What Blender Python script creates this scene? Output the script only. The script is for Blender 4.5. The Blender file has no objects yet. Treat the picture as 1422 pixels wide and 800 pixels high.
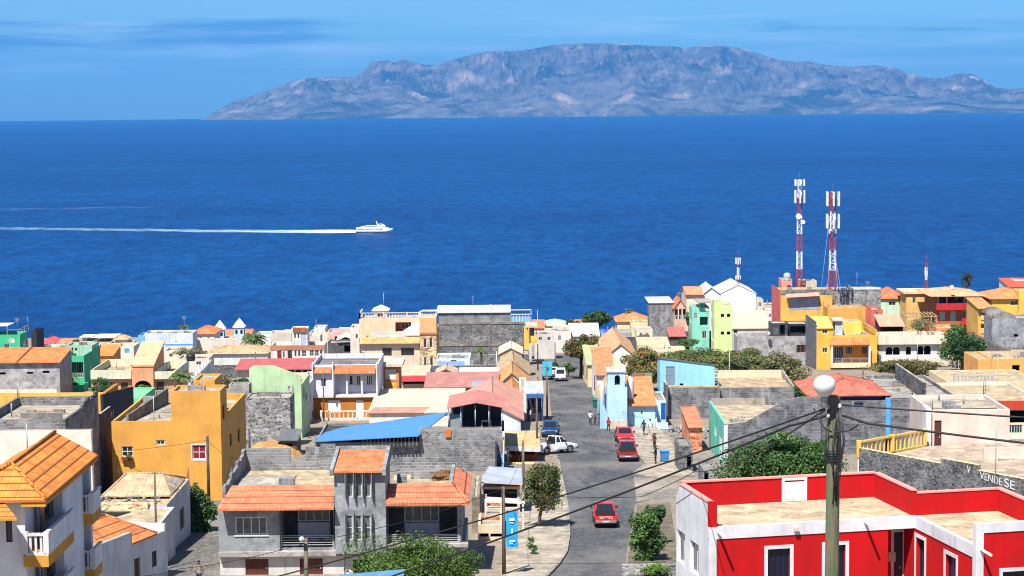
import bpy, bmesh, math, random
from mathutils import Vector, Matrix
R = math.radians
rnd = random.Random(7)
SC = bpy.context.scene
COL = SC.collection

# ------------------------------------------------------------------ camera maths (photo pixels, 1422 x 800)
FP, CZ = 2765.0, 143.0
PITCH, ROLL = R(5.294), R(0.54)
_F = Vector((0, math.cos(PITCH), -math.sin(PITCH)))
_U0 = Vector((0, math.sin(PITCH), math.cos(PITCH)))
_R0 = Vector((1, 0, 0))
CR = _R0 * math.cos(ROLL) - _U0 * math.sin(ROLL)
CU = _U0 * math.cos(ROLL) + _R0 * math.sin(ROLL)
CAM = Vector((0, 0, CZ))

def ray(px, py):
    return _F + CR * ((px - 711) / FP) - CU * ((py - 400) / FP)

def P(px, py, d):
    r = ray(px, py)
    return CAM + r * (d / r.y)

PROF = [(-80, -1.0), (34, 13.0), (110, 28.25), (490, 56.75), (505, 60), (560, 125), (600, 150), (900, 175)]
def gz(x, y):
    for (a, za), (b, zb) in zip(PROF, PROF[1:]):
        if y <= b:
            return CZ - (za + (zb - za) * (y - a) / (b - a))
    return CZ - 175

def G(px, py, up=0.0):
    """point where a photo pixel meets the sloping town ground"""
    r = ray(px, py)
    t0, t1 = 30.0, 520.0
    for _ in range(50):
        t = (t0 + t1) / 2
        p = CAM + r * t
        if p.z > gz(p.x, p.y): t0 = t
        else: t1 = t
    p = CAM + r * t0
    return Vector((p.x, p.y, gz(p.x, p.y) + up))

# ------------------------------------------------------------------ materials
def c(r, g, b, k=1.0):
    f = lambda v: (v / 255 / 12.92 if v <= 10 else ((v / 255 + .055) / 1.055) ** 2.4) * k
    return (f(r), f(g), f(b), 1)

_mats = {}
def newmat(key):
    m = bpy.data.materials.new(key); m.use_nodes = True
    nt = m.node_tree; bs = nt.nodes['Principled BSDF']
    return m, nt, bs

def N(nt, t, **kw):
    n = nt.nodes.new(t)
    for k, v in kw.items():
        if k in ('operation', 'blend_type', 'data_type', 'feature', 'wave_type', 'bands_direction', 'distance', 'noise_dimensions', 'sky_type', 'interpolation_type', 'wave_profile', 'offset', 'clamp'):
            setattr(n, k, v)
        else:
            n.inputs[k.replace('_', ' ')].default_value = v
    return n

def L(nt, a, ao, b, bi):
    nt.links.new(a.outputs[ao], b.inputs[bi])

def mixc(nt, blend='MIX', fac=None, a=None, b=None):
    n = nt.nodes.new('ShaderNodeMix'); n.data_type = 'RGBA'; n.blend_type = blend
    n.clamp_factor = True
    for i, v in ((0, fac), (6, a), (7, b)):
        if v is None: continue
        if hasattr(v, 'is_linked') or hasattr(v, 'links'): nt.links.new(v, n.inputs[i])
        else: n.inputs[i].default_value = v
    return n.outputs[2]

def ramp(nt, src, p0, p1, c0=(0, 0, 0, 1), c1=(1, 1, 1, 1)):
    r = nt.nodes.new('ShaderNodeValToRGB')
    r.color_ramp.elements[0].position = p0; r.color_ramp.elements[1].position = p1
    r.color_ramp.elements[0].color = c0; r.color_ramp.elements[1].color = c1
    nt.links.new(src, r.inputs[0])
    return r.outputs[0]

def noise(nt, vec, scale, detail=4, rough=.55, dist=0.0):
    n = nt.nodes.new('ShaderNodeTexNoise')
    n.inputs['Scale'].default_value = scale; n.inputs['Detail'].default_value = detail
    n.inputs['Roughness'].default_value = rough; n.inputs['Distortion'].default_value = dist
    if vec is not None: nt.links.new(vec, n.inputs['Vector'])
    return n.outputs[0]

def mapping(nt, src, sc, loc=(0, 0, 0)):
    m = nt.nodes.new('ShaderNodeMapping'); m.inputs['Scale'].default_value = sc
    m.inputs['Location'].default_value = loc
    nt.links.new(src, m.inputs[0]); return m.outputs[0]

def bump(nt, bs, h, strength=.4, dist=.02):
    b = nt.nodes.new('ShaderNodeBump'); b.inputs['Strength'].default_value = strength
    b.inputs['Distance'].default_value = dist
    nt.links.new(h, b.inputs['Height']); nt.links.new(b.outputs[0], bs.inputs['Normal'])

def mul_(nt, a, k):
    q = nt.nodes.new('ShaderNodeMath'); q.operation = 'MULTIPLY'; q.inputs[1].default_value = k; nt.links.new(a, q.inputs[0]); return q.outputs[0]
def dim(col, k, grey=0.0):
    g = sum(col[:3]) / 3; grey *= 1 - .8 * (max(col[:3]) - min(col[:3])) / max(max(col[:3]), 1e-4)
    return tuple((v * (1 - grey) + g * grey) * k for v in col[:3]) + (1,)

def plaster(col, dirt=.45, rough=.85):
    key = ('plaster', col, dirt)
    if key in _mats: return _mats[key]
    m, nt, bs = newmat('plaster'); _mats[key] = m
    tc = nt.nodes.new('ShaderNodeTexCoord'); o = tc.outputs['Object']
    pos = nt.nodes.new('ShaderNodeNewGeometry').outputs['Position']
    blot = ramp(nt, noise(nt, pos, .45, 6, .6), .35, .75)
    strk = ramp(nt, noise(nt, mapping(nt, pos, (2.2, 2.2, .22)), 1.0, 5, .6), .5, .8)
    fine = noise(nt, pos, 7, 3)
    c1 = mixc(nt, 'MIX', blot, dim(col, 1.04), dim(col, .72, .16))
    mm = nt.nodes.new('ShaderNodeMath'); mm.operation = 'MULTIPLY'; mm.inputs[1].default_value = dirt * 1.1 + .12
    nt.links.new(strk, mm.inputs[0])
    pat = ramp(nt, noise(nt, pos, 1.3, 8, .72, .8), .6, .64); c1 = mixc(nt, 'MIX', mul_(nt, pat, .4), c1, dim(col, .78, .45))
    c2 = mixc(nt, 'MIX', mm.outputs[0], c1, dim(col, .42, .4))
    c3 = mixc(nt, 'MULTIPLY', .35, c2, None); nt.links.new(ramp(nt, fine, .3, .7, (.75, .75, .75, 1), (1, 1, 1, 1)), c3.node.inputs[7])
    nt.links.new(c3, bs.inputs['Base Color']); bs.inputs['Roughness'].default_value = rough
    bs.inputs['Specular IOR Level'].default_value = .25
    bump(nt, bs, noise(nt, o, 14, 4), .25, .02)
    return m

def concrete(col, k=1.0):
    key = ('concrete', col, k)
    if key in _mats: return _mats[key]
    m, nt, bs = newmat('concrete'); _mats[key] = m; col = dim(col, .62)
    pos = nt.nodes.new('ShaderNodeNewGeometry').outputs['Position']
    a = ramp(nt, noise(nt, pos, .8, 9, .7, .5), .42, .6)
    b = ramp(nt, noise(nt, pos, 3.5, 5, .6), .45, .7)
    c1 = mixc(nt, 'MIX', a, dim(col, .48, .25), dim(col, 1.06))
    c2 = mixc(nt, 'MIX', b, c1, dim(col, .72, .15))
    sp = ramp(nt, noise(nt, pos, .25, 3, .5), .55, .7)
    c3 = mixc(nt, 'MIX', sp, c2, dim(col, .72, .3))
    nt.links.new(c3, bs.inputs['Base Color']); bs.inputs['Roughness'].default_value = .9
    bs.inputs['Specular IOR Level'].default_value = .2
    bump(nt, bs, noise(nt, pos, 6, 5), .3, .03)
    return m

def block(col=(.215, .22, .228, 1), bw=.42, bh=.21, mort=None):
    key = ('block', col, bw)
    if key in _mats: return _mats[key]
    m, nt, bs = newmat('cinder_block'); _mats[key] = m
    uv = nt.nodes.new('ShaderNodeUVMap').outputs[0]
    pos = nt.nodes.new('ShaderNodeNewGeometry').outputs['Position']
    wob = nt.nodes.new('ShaderNodeTexNoise'); wob.inputs['Scale'].default_value = 1.1; wob.inputs['Detail'].default_value = 4; nt.links.new(pos, wob.inputs['Vector'])
    uv = mixc(nt, 'ADD', .16, uv, wob.outputs['Color'])
    b = nt.nodes.new('ShaderNodeTexBrick'); nt.links.new(uv, b.inputs['Vector'])
    for k, v in (('Scale', 1), ('Brick Width', bw), ('Row Height', bh), ('Mortar Size', .022), ('Mortar Smooth', .3), ('Bias', 0)):
        b.inputs[k].default_value = v
    b.inputs['Color1'].default_value = dim(col, 1.25); b.inputs['Color2'].default_value = dim(col, .62)
    b.inputs['Mortar'].default_value = mort or dim(col, 1.55, .3)
    n1 = ramp(nt, noise(nt, pos, .6, 8, .7), .35, .68, (.4, .4, .42, 1), (1.25, 1.22, 1.18, 1))
    c1 = mixc(nt, 'MULTIPLY', 1.0, b.outputs[0], n1)
    drip = ramp(nt, noise(nt, mapping(nt, pos, (1.1, 1.1, .3)), 1, 5), .58, .74)
    c2 = mixc(nt, 'MIX', drip, c1, dim(col, 1.7, .4)); smr = ramp(nt, noise(nt, pos, .35, 7, .7, .6), .54, .6); c2 = mixc(nt, 'MIX', mul_(nt, smr, .6), c2, dim(col, 1.15, .3))
    nt.links.new(c2, bs.inputs['Base Color']); bs.inputs['Roughness'].default_value = .95
    bs.inputs['Specular IOR Level'].default_value = .15
    inv = nt.nodes.new('ShaderNodeMath'); inv.operation = 'SUBTRACT'; inv.inputs[0].default_value = 1
    nt.links.new(b.outputs[1], inv.inputs[1]); bump(nt, bs, inv.outputs[0], .6, .02)
    return m

def rubble(col=(.12, .122, .13, 1), scale=3.2):
    key = ('rubble', col, scale)
    if key in _mats: return _mats[key]
    m, nt, bs = newmat('rubble_stone'); _mats[key] = m
    uv = nt.nodes.new('ShaderNodeUVMap').outputs[0]
    pos = nt.nodes.new('ShaderNodeNewGeometry').outputs['Position']
    mp = mapping(nt, uv, (1, 1.7, 1))
    v = nt.nodes.new('ShaderNodeTexVoronoi'); v.feature = 'F1'; v.inputs['Scale'].default_value = scale
    e = nt.nodes.new('ShaderNodeTexVoronoi'); e.feature = 'DISTANCE_TO_EDGE'; e.inputs['Scale'].default_value = scale
    nt.links.new(mp, v.inputs['Vector']); nt.links.new(mp, e.inputs['Vector'])
    sep = nt.nodes.new('ShaderNodeSeparateColor'); nt.links.new(v.outputs['Color'], sep.inputs[0])
    c1 = ramp(nt, sep.outputs[0], 0, 1, dim(col, .4), dim(col, 2.0))
    ed = ramp(nt, e.outputs[0], .02, .09)
    c2 = mixc(nt, 'MIX', ed, dim(col, 1.9, .2), c1)
    n1 = ramp(nt, noise(nt, pos, .5, 8, .7), .35, .68, (.45, .45, .47, 1), (1.3, 1.27, 1.2, 1))
    c3 = mixc(nt, 'MULTIPLY', 1.0, c2, n1)
    nt.links.new(c3, bs.inputs['Base Color']); bs.inputs['Roughness'].default_value = .95
    bs.inputs['Specular IOR Level'].default_value = .15
    bump(nt, bs, ed, .7, .04)
    return m

def tile(col, row=.36, wave=.24, seam=0.0, vary=.34):
    """clay tile sheets: rolls run up the slope (u), courses across it (v)"""
    key = ('tile', col, row, wave, seam)
    if key in _mats: return _mats[key]
    m, nt, bs = newmat('roof_tile'); _mats[key] = m; col = dim(col, .86)
    uv = nt.nodes.new('ShaderNodeUVMap').outputs[0]
    pos = nt.nodes.new('ShaderNodeNewGeometry').outputs['Position']
    b = nt.nodes.new('ShaderNodeTexBrick'); nt.links.new(uv, b.inputs['Vector']); b.offset = 0.0
    for k, v in (('Scale', 1), ('Brick Width', wave), ('Row Height', row), ('Mortar Size', .012), ('Mortar Smooth', .6)):
        b.inputs[k].default_value = v
    b.inputs['Color1'].default_value = dim(col, 1.12); b.inputs['Color2'].default_value = dim(col, 1 - vary * .5, .06)
    b.inputs['Mortar'].default_value = dim(col, .55)
    n1 = ramp(nt, noise(nt, pos, 1.0, 8, .7), .36, .66, (.58, .58, .6, 1), (1.12, 1.09, 1.04, 1))
    c1 = mixc(nt, 'MULTIPLY', 1.0, b.outputs[0], n1)
    if seam:
        sx = nt.nodes.new('ShaderNodeSeparateXYZ'); nt.links.new(uv, sx.inputs[0])
        md = nt.nodes.new('ShaderNodeMath'); md.operation = 'PINGPONG'; md.inputs[1].default_value = seam / 2
        nt.links.new(sx.outputs[1], md.inputs[0])
        sm = ramp(nt, md.outputs[0], .03, .07)
        c1 = mixc(nt, 'MIX', sm, dim(col, .22, .3), c1)
    nt.links.new(c1, bs.inputs['Base Color']); bs.inputs['Roughness'].default_value = .8
    bs.inputs['Specular IOR Level'].default_value = .25
    w = nt.nodes.new('ShaderNodeTexWave'); w.inputs['Scale'].default_value = 1 / wave / 3.1416 * 1.57
    nt.links.new(uv, w.inputs['Vector']); bump(nt, bs, w.outputs[1], .5, .05)
    return m

def sheet(col, wave=.15, rough=.5, metal=0.0):
    key = ('sheet', col, wave, metal)
    if key in _mats: return _mats[key]
    m, nt, bs = newmat('corrugated_sheet'); _mats[key] = m; col = dim(col, .84)
    uv = nt.nodes.new('ShaderNodeUVMap').outputs[0]
    pos = nt.nodes.new('ShaderNodeNewGeometry').outputs['Position']
    n1 = ramp(nt, noise(nt, mapping(nt, pos, (.5, .5, .5)), 1.4, 6, .6), .4, .72)
    b = nt.nodes.new('ShaderNodeTexBrick'); nt.links.new(uv, b.inputs['Vector'])
    for k, v in (('Scale', 1), ('Brick Width', .9), ('Row Height', 2.6), ('Mortar Size', .012), ('Mortar Smooth', .2)):
        b.inputs[k].default_value = v
    b.inputs['Color1'].default_value = dim(col, 1.06); b.inputs['Color2'].default_value = dim(col, .82, .1); b.inputs['Mortar'].default_value = dim(col, .55)
    c1 = mixc(nt, 'MIX', n1, b.outputs[0], dim(col, .7, .25))
    nt.links.new(c1, bs.inputs['Base Color']); bs.inputs['Roughness'].default_value = rough; bs.inputs['Metallic'].default_value = metal
    w = nt.nodes.new('ShaderNodeTexWave'); w.inputs['Scale'].default_value = .5 / wave
    nt.links.new(uv, w.inputs['Vector']); bump(nt, bs, w.outputs[1], .6, .05)
    return m

def plain(col, rough=.6, metal=0.0, spec=.4, name='paint', vary=.12):
    key = ('plain', col, rough, metal, name)
    if key in _mats: return _mats[key]
    m, nt, bs = newmat(name); _mats[key] = m
    o = nt.nodes.new('ShaderNodeTexCoord').outputs['Object']
    n1 = ramp(nt, noise(nt, o, 2.3, 5), .3, .75)
    nt.links.new(mixc(nt, 'MIX', n1, col, dim(col, 1 - 2 * vary, .1)), bs.inputs['Base Color'])
    bs.inputs['Roughness'].default_value = rough; bs.inputs['Metallic'].default_value = metal
    bs.inputs['Specular IOR Level'].default_value = spec
    return m

def glass(col=(.02, .026, .034, 1), rough=.08):
    return plain(col, rough, 0, .6, 'window_glass', .2)

def wood(col):
    key = ('wood', col)
    if key in _mats: return _mats[key]
    m, nt, bs = newmat('weathered_wood'); _mats[key] = m
    o = nt.nodes.new('ShaderNodeTexCoord').outputs['Object']
    n1 = ramp(nt, noise(nt, mapping(nt, o, (9, 9, .7)), 1.5, 6), .35, .7)
    n2 = ramp(nt, noise(nt, mapping(nt, o, (2, 2, .8)), 1.2, 4), .5, .7)
    c1 = mixc(nt, 'MIX', n1, dim(col, .5), dim(col, 1.2))
    nt.links.new(mixc(nt, 'MIX', n2, c1, (.12, .11, .07, 1)), bs.inputs['Base Color']); bs.inputs['Roughness'].default_value = .9
    bump(nt, bs, n1, .5, .02)
    return m

def leafmat(cols, name='foliage'):
    key = ('leaf', tuple(cols))
    if key in _mats: return _mats[key]
    m, nt, bs = newmat(name); _mats[key] = m
    g = nt.nodes.new('ShaderNodeNewGeometry')
    r = nt.nodes.new('ShaderNodeValToRGB'); e = r.color_ramp.elements
    while len(e) < len(cols): e.new(.5)
    for i, cc in enumerate(cols):
        e[i].position = i / max(1, len(cols) - 1); e[i].color = cc
    nt.links.new(g.outputs['Random Per Island'], r.inputs[0])
    nt.links.new(r.outputs[0], bs.inputs['Base Color']); bs.inputs['Roughness'].default_value = .55
    bs.inputs['Specular IOR Level'].default_value = .3
    tr = nt.nodes.new('ShaderNodeBsdfTranslucent'); nt.links.new(r.outputs[0], tr.inputs[0])
    mx = nt.nodes.new('ShaderNodeMixShader'); mx.inputs[0].default_value = .3
    nt.links.new(bs.outputs[0], mx.inputs[1]); nt.links.new(tr.outputs[0], mx.inputs[2])
    nt.links.new(mx.outputs[0], nt.nodes['Material Output'].inputs[0])
    return m

# ------------------------------------------------------------------ mesh building
class MB:
    def __init__(s): s.v = []; s.f = []; s.mi = []; s.sm = []
    def face(s, pts, mi=0, smooth=False):
        i = len(s.v); s.v += [tuple(p) for p in pts]; s.f.append(tuple(range(i, i + len(pts)))); s.mi.append(mi); s.sm.append(smooth)
    def hexa(s, q, mi=0):
        a, b, cc, d, e, f, g, h = q      # bottom abcd (ccw from above), top efgh
        for t in ((d, cc, b, a), (e, f, g, h), (a, b, f, e), (b, cc, g, f), (cc, d, h, g), (d, a, e, h)): s.face(t, mi)
    def box(s, x0, x1, y0, y1, z0, z1, mi=0):
        s.hexa([(x0, y0, z0), (x1, y0, z0), (x1, y1, z0), (x0, y1, z0), (x0, y0, z1), (x1, y0, z1), (x1, y1, z1), (x0, y1, z1)], mi)
    def bar(s, a, b, w, mi=0, h=None):
        a, b = Vector(a), Vector(b); d = (b - a).normalized()
        t = d.cross(Vector((0, 0, 1)));
        if t.length < 1e-3: t = Vector((1, 0, 0))
        t.normalize(); u = t.cross(d); t *= w / 2; u *= (h or w) / 2
        s.hexa([a - t - u, a + t - u, b + t - u, b - t - u, a - t + u, a + t + u, b + t + u, b - t + u], mi)
    def tube(s, pts, rad, n=7, mi=0, cap=True):
        pts = [Vector(p) for p in pts]; rs = rad if isinstance(rad, (list, tuple)) else [rad] * len(pts)
        base = len(s.v); ref = None
        for i, p in enumerate(pts):
            d = (pts[min(i + 1, len(pts) - 1)] - pts[max(i - 1, 0)]).normalized()
            if ref is None: ref = d.cross(Vector((0, 0, 1))) if abs(d.z) < .95 else d.cross(Vector((1, 0, 0)))
            t = (ref - d * ref.dot(d)).normalized(); u = d.cross(t); ref = t
            for k in range(n):
                a = 2 * math.pi * k / n; s.v.append(tuple(p + (t * math.cos(a) + u * math.sin(a)) * rs[i]))
        for i in range(len(pts) - 1):
            for k in range(n):
                a = base + i * n + k; b = base + i * n + (k + 1) % n
                s.f.append((a, b, b + n, a + n)); s.mi.append(mi); s.sm.append(True)
        if cap:
            s.f.append(tuple(base + k for k in range(n))[::-1]); s.mi.append(mi); s.sm.append(False)
            e = base + (len(pts) - 1) * n; s.f.append(tuple(e + k for k in range(n))); s.mi.append(mi); s.sm.append(False)
    def loft(s, rings, mi=0, cap=True, smooth=True):
        n = len(rings[0]); base = len(s.v)
        for r in rings: s.v += [tuple(p) for p in r]
        for i in range(len(rings) - 1):
            for k in range(n):
                a = base + i * n + k; b = base + i * n + (k + 1) % n
                s.f.append((a, b, b + n, a + n)); s.mi.append(mi); s.sm.append(smooth)
        if cap:
            s.f.append(tuple(base + k for k in range(n))[::-1]); s.mi.append(mi); s.sm.append(False)
            e = base + (len(rings) - 1) * n; s.f.append(tuple(e + k for k in range(n))); s.mi.append(mi); s.sm.append(False)
    def sphere(s, ctr, r, n=10, m=7, mi=0, sz=1.0):
        rings = []
        for j in range(m + 1):
            t = math.pi * j / m - math.pi / 2; rr = max(r * math.cos(t), 1e-4)
            rings.append([(ctr[0] + rr * math.cos(2 * math.pi * k / n), ctr[1] + rr * math.sin(2 * math.pi * k / n), ctr[2] + r * sz * math.sin(t)) for k in range(n)])
        s.loft(rings, mi, False)
    def cyl(s, x, y, z0, z1, r, n=14, mi=0, r1=None):
        s.tube([(x, y, z0), (x, y, z1)], [r, r if r1 is None else r1], n, mi)
    def build(s, name, mats, parent=None):
        me = bpy.data.meshes.new(name); me.from_pydata(s.v, [], s.f)
        if not isinstance(mats, (list, tuple)): mats = [mats]
        for m in mats: me.materials.append(m)
        me.polygons.foreach_set('material_index', [min(i, len(mats) - 1) for i in s.mi])
        me.polygons.foreach_set('use_smooth', s.sm)
        me.update()
        uvl = me.uv_layers.new(name='UVMap'); buf = [0.0] * (2 * len(me.loops)); Z = Vector((0, 0, 1))
        vs = me.vertices
        for p in me.polygons:
            n = p.normal
            t = Z.cross(n)
            if t.length < .02: t = Vector((1, 0, 0))
            t.normalize(); b = n.cross(t)
            for li in p.loop_indices:
                co = vs[me.loops[li].vertex_index].co
                buf[2 * li] = co.dot(t) + 500; buf[2 * li + 1] = co.dot(b) + 500
        uvl.data.foreach_set('uv', buf)
        o = bpy.data.objects.new(name, me); COL.objects.link(o)
        if parent is not None: o.parent = parent
        return o

def tag(o, label, cat, group=None, kind=None):
    if label: o['label'] = label
    if cat: o['category'] = cat
    if group: o['group'] = group
    if kind: o['kind'] = kind
    return o

def empty(name, loc, rz=0.0, label=None, cat=None, group=None):
    o = bpy.data.objects.new(name, None); COL.objects.link(o)
    o.location = loc; o.rotation_euler = (0, 0, rz); o.empty_display_size = .3
    return tag(o, label, cat, group)

def copy_tree(o, parent=None):
    n = o.copy(); COL.objects.link(n)
    if parent is not None: n.parent = parent
    for ch in [q for q in o.children]: copy_tree(ch, n)
    return n

def split(mb, n):
    out = []
    for i in range(0, len(mb.v), n * 3):
        q = MB(); q.v = mb.v[i:i + n * 3]; q.f = [tuple(k - i for k in f) for f in mb.f if i <= f[0] < i + n * 3]; q.mi = [0] * len(q.f); q.sm = [False] * len(q.f); out.append(q)
    return out
def pieces(name, pname, mb, n, mat):
    r = empty(name, (0, 0, 0))
    for q in split(mb, n): q.build(pname, mat, r)
    return r
def lettering(word, size, wid, parent, mtx, mat, ctr=False):
    fc = bpy.data.curves.new('t', 'FONT'); fc.body = word; fc.size = size; fc.extrude = .004
    if ctr: fc.align_x = 'CENTER'
    o = bpy.data.objects.new('t', fc); COL.objects.link(o); bpy.context.view_layer.update()
    me = bpy.data.meshes.new_from_object(o.evaluated_get(bpy.context.evaluated_depsgraph_get())); bpy.data.objects.remove(o)
    xs_ = [v.co.x for v in me.vertices]; k = wid / (max(xs_) - min(xs_))
    for v in me.vertices: v.co.x *= k; v.co = mtx @ v.co
    me.materials.clear(); me.materials.append(mat)
    o = bpy.data.objects.new('lettering', me); COL.objects.link(o); o.parent = parent; return o
# ------------------------------------------------------------------ palette
WHITE = c(222, 219, 212, .9); OFFW = c(212, 203, 188, .9); CREAM = c(216, 194, 160, .9); PEACH = c(226, 172, 128, .9)
CONC = c(176, 168, 156); PALE = c(214, 204, 188); DARK = (.03, .031, .034, 1)
ORANGE_T = c(226, 122, 72, .95); ORANGE2 = c(232, 142, 70, .95); TAN_T = c(206, 164, 122); BEIGE_T = c(200, 174, 138)
WFRAME = plain(c(228, 228, 226, .9), .5, name='white_frame'); BROWNF = plain(c(84, 54, 38), .6, name='brown_wood')
RAILM = plain(c(168, 168, 166), .45, 0, name='rail_metal'); GL = glass(); BLK_ = block(); rc = random.Random(21); CNC_ = concrete(CONC); TRIMW = plaster(c(228, 226, 224, .85), .25)

# ------------------------------------------------------------------ houses
class House:
    def __init__(s, name, label, cat, px, d, rot=0, py=600, group=None):
        p = P(px, py, d); s.o = Vector((p.x, d, gz(p.x, d))); s.rm = Matrix.Rotation(R(rot), 3, 'Z'); s.ri = s.rm.transposed()
        s.root = empty(name, s.o, R(rot), label, cat, group); s.c = s.ri @ (CAM - s.o)
    def loc(s, px, py, ax, val):
        v = s.ri @ ray(px, py); t = (val - s.c[ax]) / v[ax]; return s.c + v * t
    def fx(s, px, py, y=0): 
        p = s.loc(px, py, 1, y); return p.x, p.z
    def Z(s, px, py, y=0): return s.fx(px, py, y)[1]
    def part(s, name, mb, mats, label=None):
        o = mb.build(name, mats, s.root)
        if label: o['label'] = label
        return o
    def parts(s, name, mb, n, mats):
        for q in split(mb, n): s.part(name, q, mats)
    # ---- a block of walls whose front is given in photo pixels
    def box(s, px0, px1, pt, dep, mat, y=0, pb=None, par=.45, roof=None, f=(), l=(), r=(), top=None, nofront=False):
        pm = pt + 15
        x0 = s.fx(px0, pm, y)[0]; x1 = s.fx(px1, pm, y)[0]; z1 = s.Z((px0 + px1) / 2, pt, y)
        if s.o.y > 330 and par > 0: dep = min(dep, 6)
        if pb is None:
            w = s.rm @ Vector((0, y + dep, 0)); z0 = min(gz(0, s.o.y + w.y), gz(0, s.o.y + y)) - s.o.z - .6
        else: z0 = s.Z((px0 + px1) / 2, pb, y)
        return s.mbox(x0, x1, y, y + dep, z0, z1, mat, par, roof, f, l, r, top, nofront)
    def mbox(s, x0, x1, y0, y1, z0, z1, mat, par=.45, roof=None, f=(), l=(), r=(), top=None, nofront=False):
        mb = MB(); T = .18
        if not nofront:
            s.panel(mb, lambda u, v, w: Vector((u, y0 + w, v)), x0, x1, z0, z1, s.ops(f, 1, y0), mat)
        s.panel(mb, lambda u, v, w: Vector((x0 + w, -u, v)), -y1, -y0, z0, z1, s.ops(l, 0, x0, -1), mat)
        s.panel(mb, lambda u, v, w: Vector((x1 - w, u, v)), y0, y1, z0, z1, s.ops(r, 0, x1), mat)
        mb.face([(x1, y1, z0), (x0, y1, z0), (x0, y1, z1), (x1, y1, z1)])
        zr = z1 - par
        if par > .02:
            o = [(x0, y0), (x1, y0), (x1, y1), (x0, y1)]; i = [(x0 + T, y0 + T), (x1 - T, y0 + T), (x1 - T, y1 - T), (x0 + T, y1 - T)]
            for k in range(4):
                a, b = k, (k + 1) % 4
                mb.face([(*o[a], z1), (*o[b], z1), (*i[b], z1), (*i[a], z1)], 1)
                mb.face([(*i[a], z1), (*i[b], z1), (*i[b], zr), (*i[a], zr)], 0)
            if par > .12 and x1 - x0 > 4 and y1 - y0 > 3 and rc.random() < .92: s.clutter(x0, x1, y0, y1, z1, zr)
        else: T = 0
        s.part('wall', mb, [mat, top or mat])
        rb = MB(); rb.box(x0 + T, x1 - T, y0 + T, y1 - T, zr - .2, zr)
        if par <= .02: rb = MB(); rb.box(x0 + .003, x1 - .003, y0 + .003, y1 - .003, z1 - .2, z1 + .003)
        s.part('roof', rb, roof or concrete(PALE))
        return dict(x0=x0, x1=x1, y0=y0, y1=y1, z0=z0, z1=z1, zr=zr, mat=mat)
    def clutter(s, x0, x1, y0, y1, z1, zr):
        k = rc.random()
        for x, y in ((x0 + .1, y1 - .1), (x1 - .1, y1 - .1), (x0 + .1, y0 + .1)):
            if rc.random() < .55:
                mb = MB()
                for a, b in ((-.05, -.05), (.05, -.05), (.05, .05), (-.05, .05)): mb.tube([(x + a, y + b, z1 - .05), (x + a * 1.3, y + b + rc.uniform(-.05, .05), z1 + rc.uniform(.5, 1.0))], .016, 4)
                s.part('rebar', mb, plain(c(96, 66, 50), .8, name='rusty_steel'))
        for _ in range(rc.choice((1, 1, 2))): mb = MB(); x = rc.uniform(x0 + .8, x1 - .8); y = rc.uniform(y0 + 1, y1 - .6); mb.tube([(x, y, zr), (x, y, zr + rc.uniform(.5, 1.1))], .06, 7); s.part('vent_pipe', mb, plain(c(150, 146, 140)))
        for _ in range(rc.choice((0, 1, 1, 2, 3))):
            x = rc.uniform(x0 + .8, x1 - 1.8); y = rc.uniform(y0 + 1, max(y0 + 1.1, y1 - 1.6)); mb = MB(); w = rc.uniform(.5, 1.2); mb.box(x, x + w, y, y + .3, zr, zr + rc.uniform(.2, .6)); s.part('block_stub', mb, rc.choice((BLK_, CNC_, BLK_)))
        if k > .3:
            y = rc.uniform(y0 + .5, y1 - .5); mb = MB(); mb.tube([(x0 + .3, y, zr + .04), (x1 - .3, y, zr + .04)], .035, 5); s.part('pipe_run', mb, plain(c(120, 116, 110)))
    def ops(s, lst, ax, val, sgn=1):
        out = []
        for op in lst:
            k, a, b, cc, d = op[:5]; o = op[5] if len(op) > 5 else {}
            pm, qm = (b + d) / 2, (a + cc) / 2
            if o.get('m'): u0, v1, u1, v0 = a, b, cc, d
            else:
                oth = 1 - ax
                u0 = s.loc(a, pm, ax, val)[oth] * sgn; u1 = s.loc(cc, pm, ax, val)[oth] * sgn
                v1 = s.loc(qm, b, ax, val).z; v0 = s.loc(qm, d, ax, val).z
            out.append((k, min(u0, u1), max(u0, u1), min(v0, v1), max(v0, v1), o))
        return out
    def panel(s, mb, fn, u0, u1, v0, v1, ops, mat, mi=0):
        E = .04
        ops = [(k, max(a, u0 + E), min(b, u1 - E), max(d, v0 + E), min(e, v1 - E), o) for k, a, b, d, e, o in ops]
        ops = [q for q in ops if q[2] - q[1] > .05 and q[4] - q[3] > .05]
        us = sorted({u0, u1, *[q[1] for q in ops], *[q[2] for q in ops]}); vs = sorted({v0, v1, *[q[3] for q in ops], *[q[4] for q in ops]})
        for i in range(len(us) - 1):
            # merge vertically adjoining solid cells
            run = None
            for j in range(len(vs)):
                solid = j < len(vs) - 1 and not any(q[1] < (us[i] + us[i + 1]) / 2 < q[2] and q[3] < (vs[j] + vs[j + 1]) / 2 < q[4] for q in ops)
                if solid and run is None: run = vs[j]
                if not solid and run is not None:
                    mb.face([fn(us[i], run, 0), fn(us[i + 1], run, 0), fn(us[i + 1], vs[j], 0), fn(us[i], vs[j], 0)], mi); run = None
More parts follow.
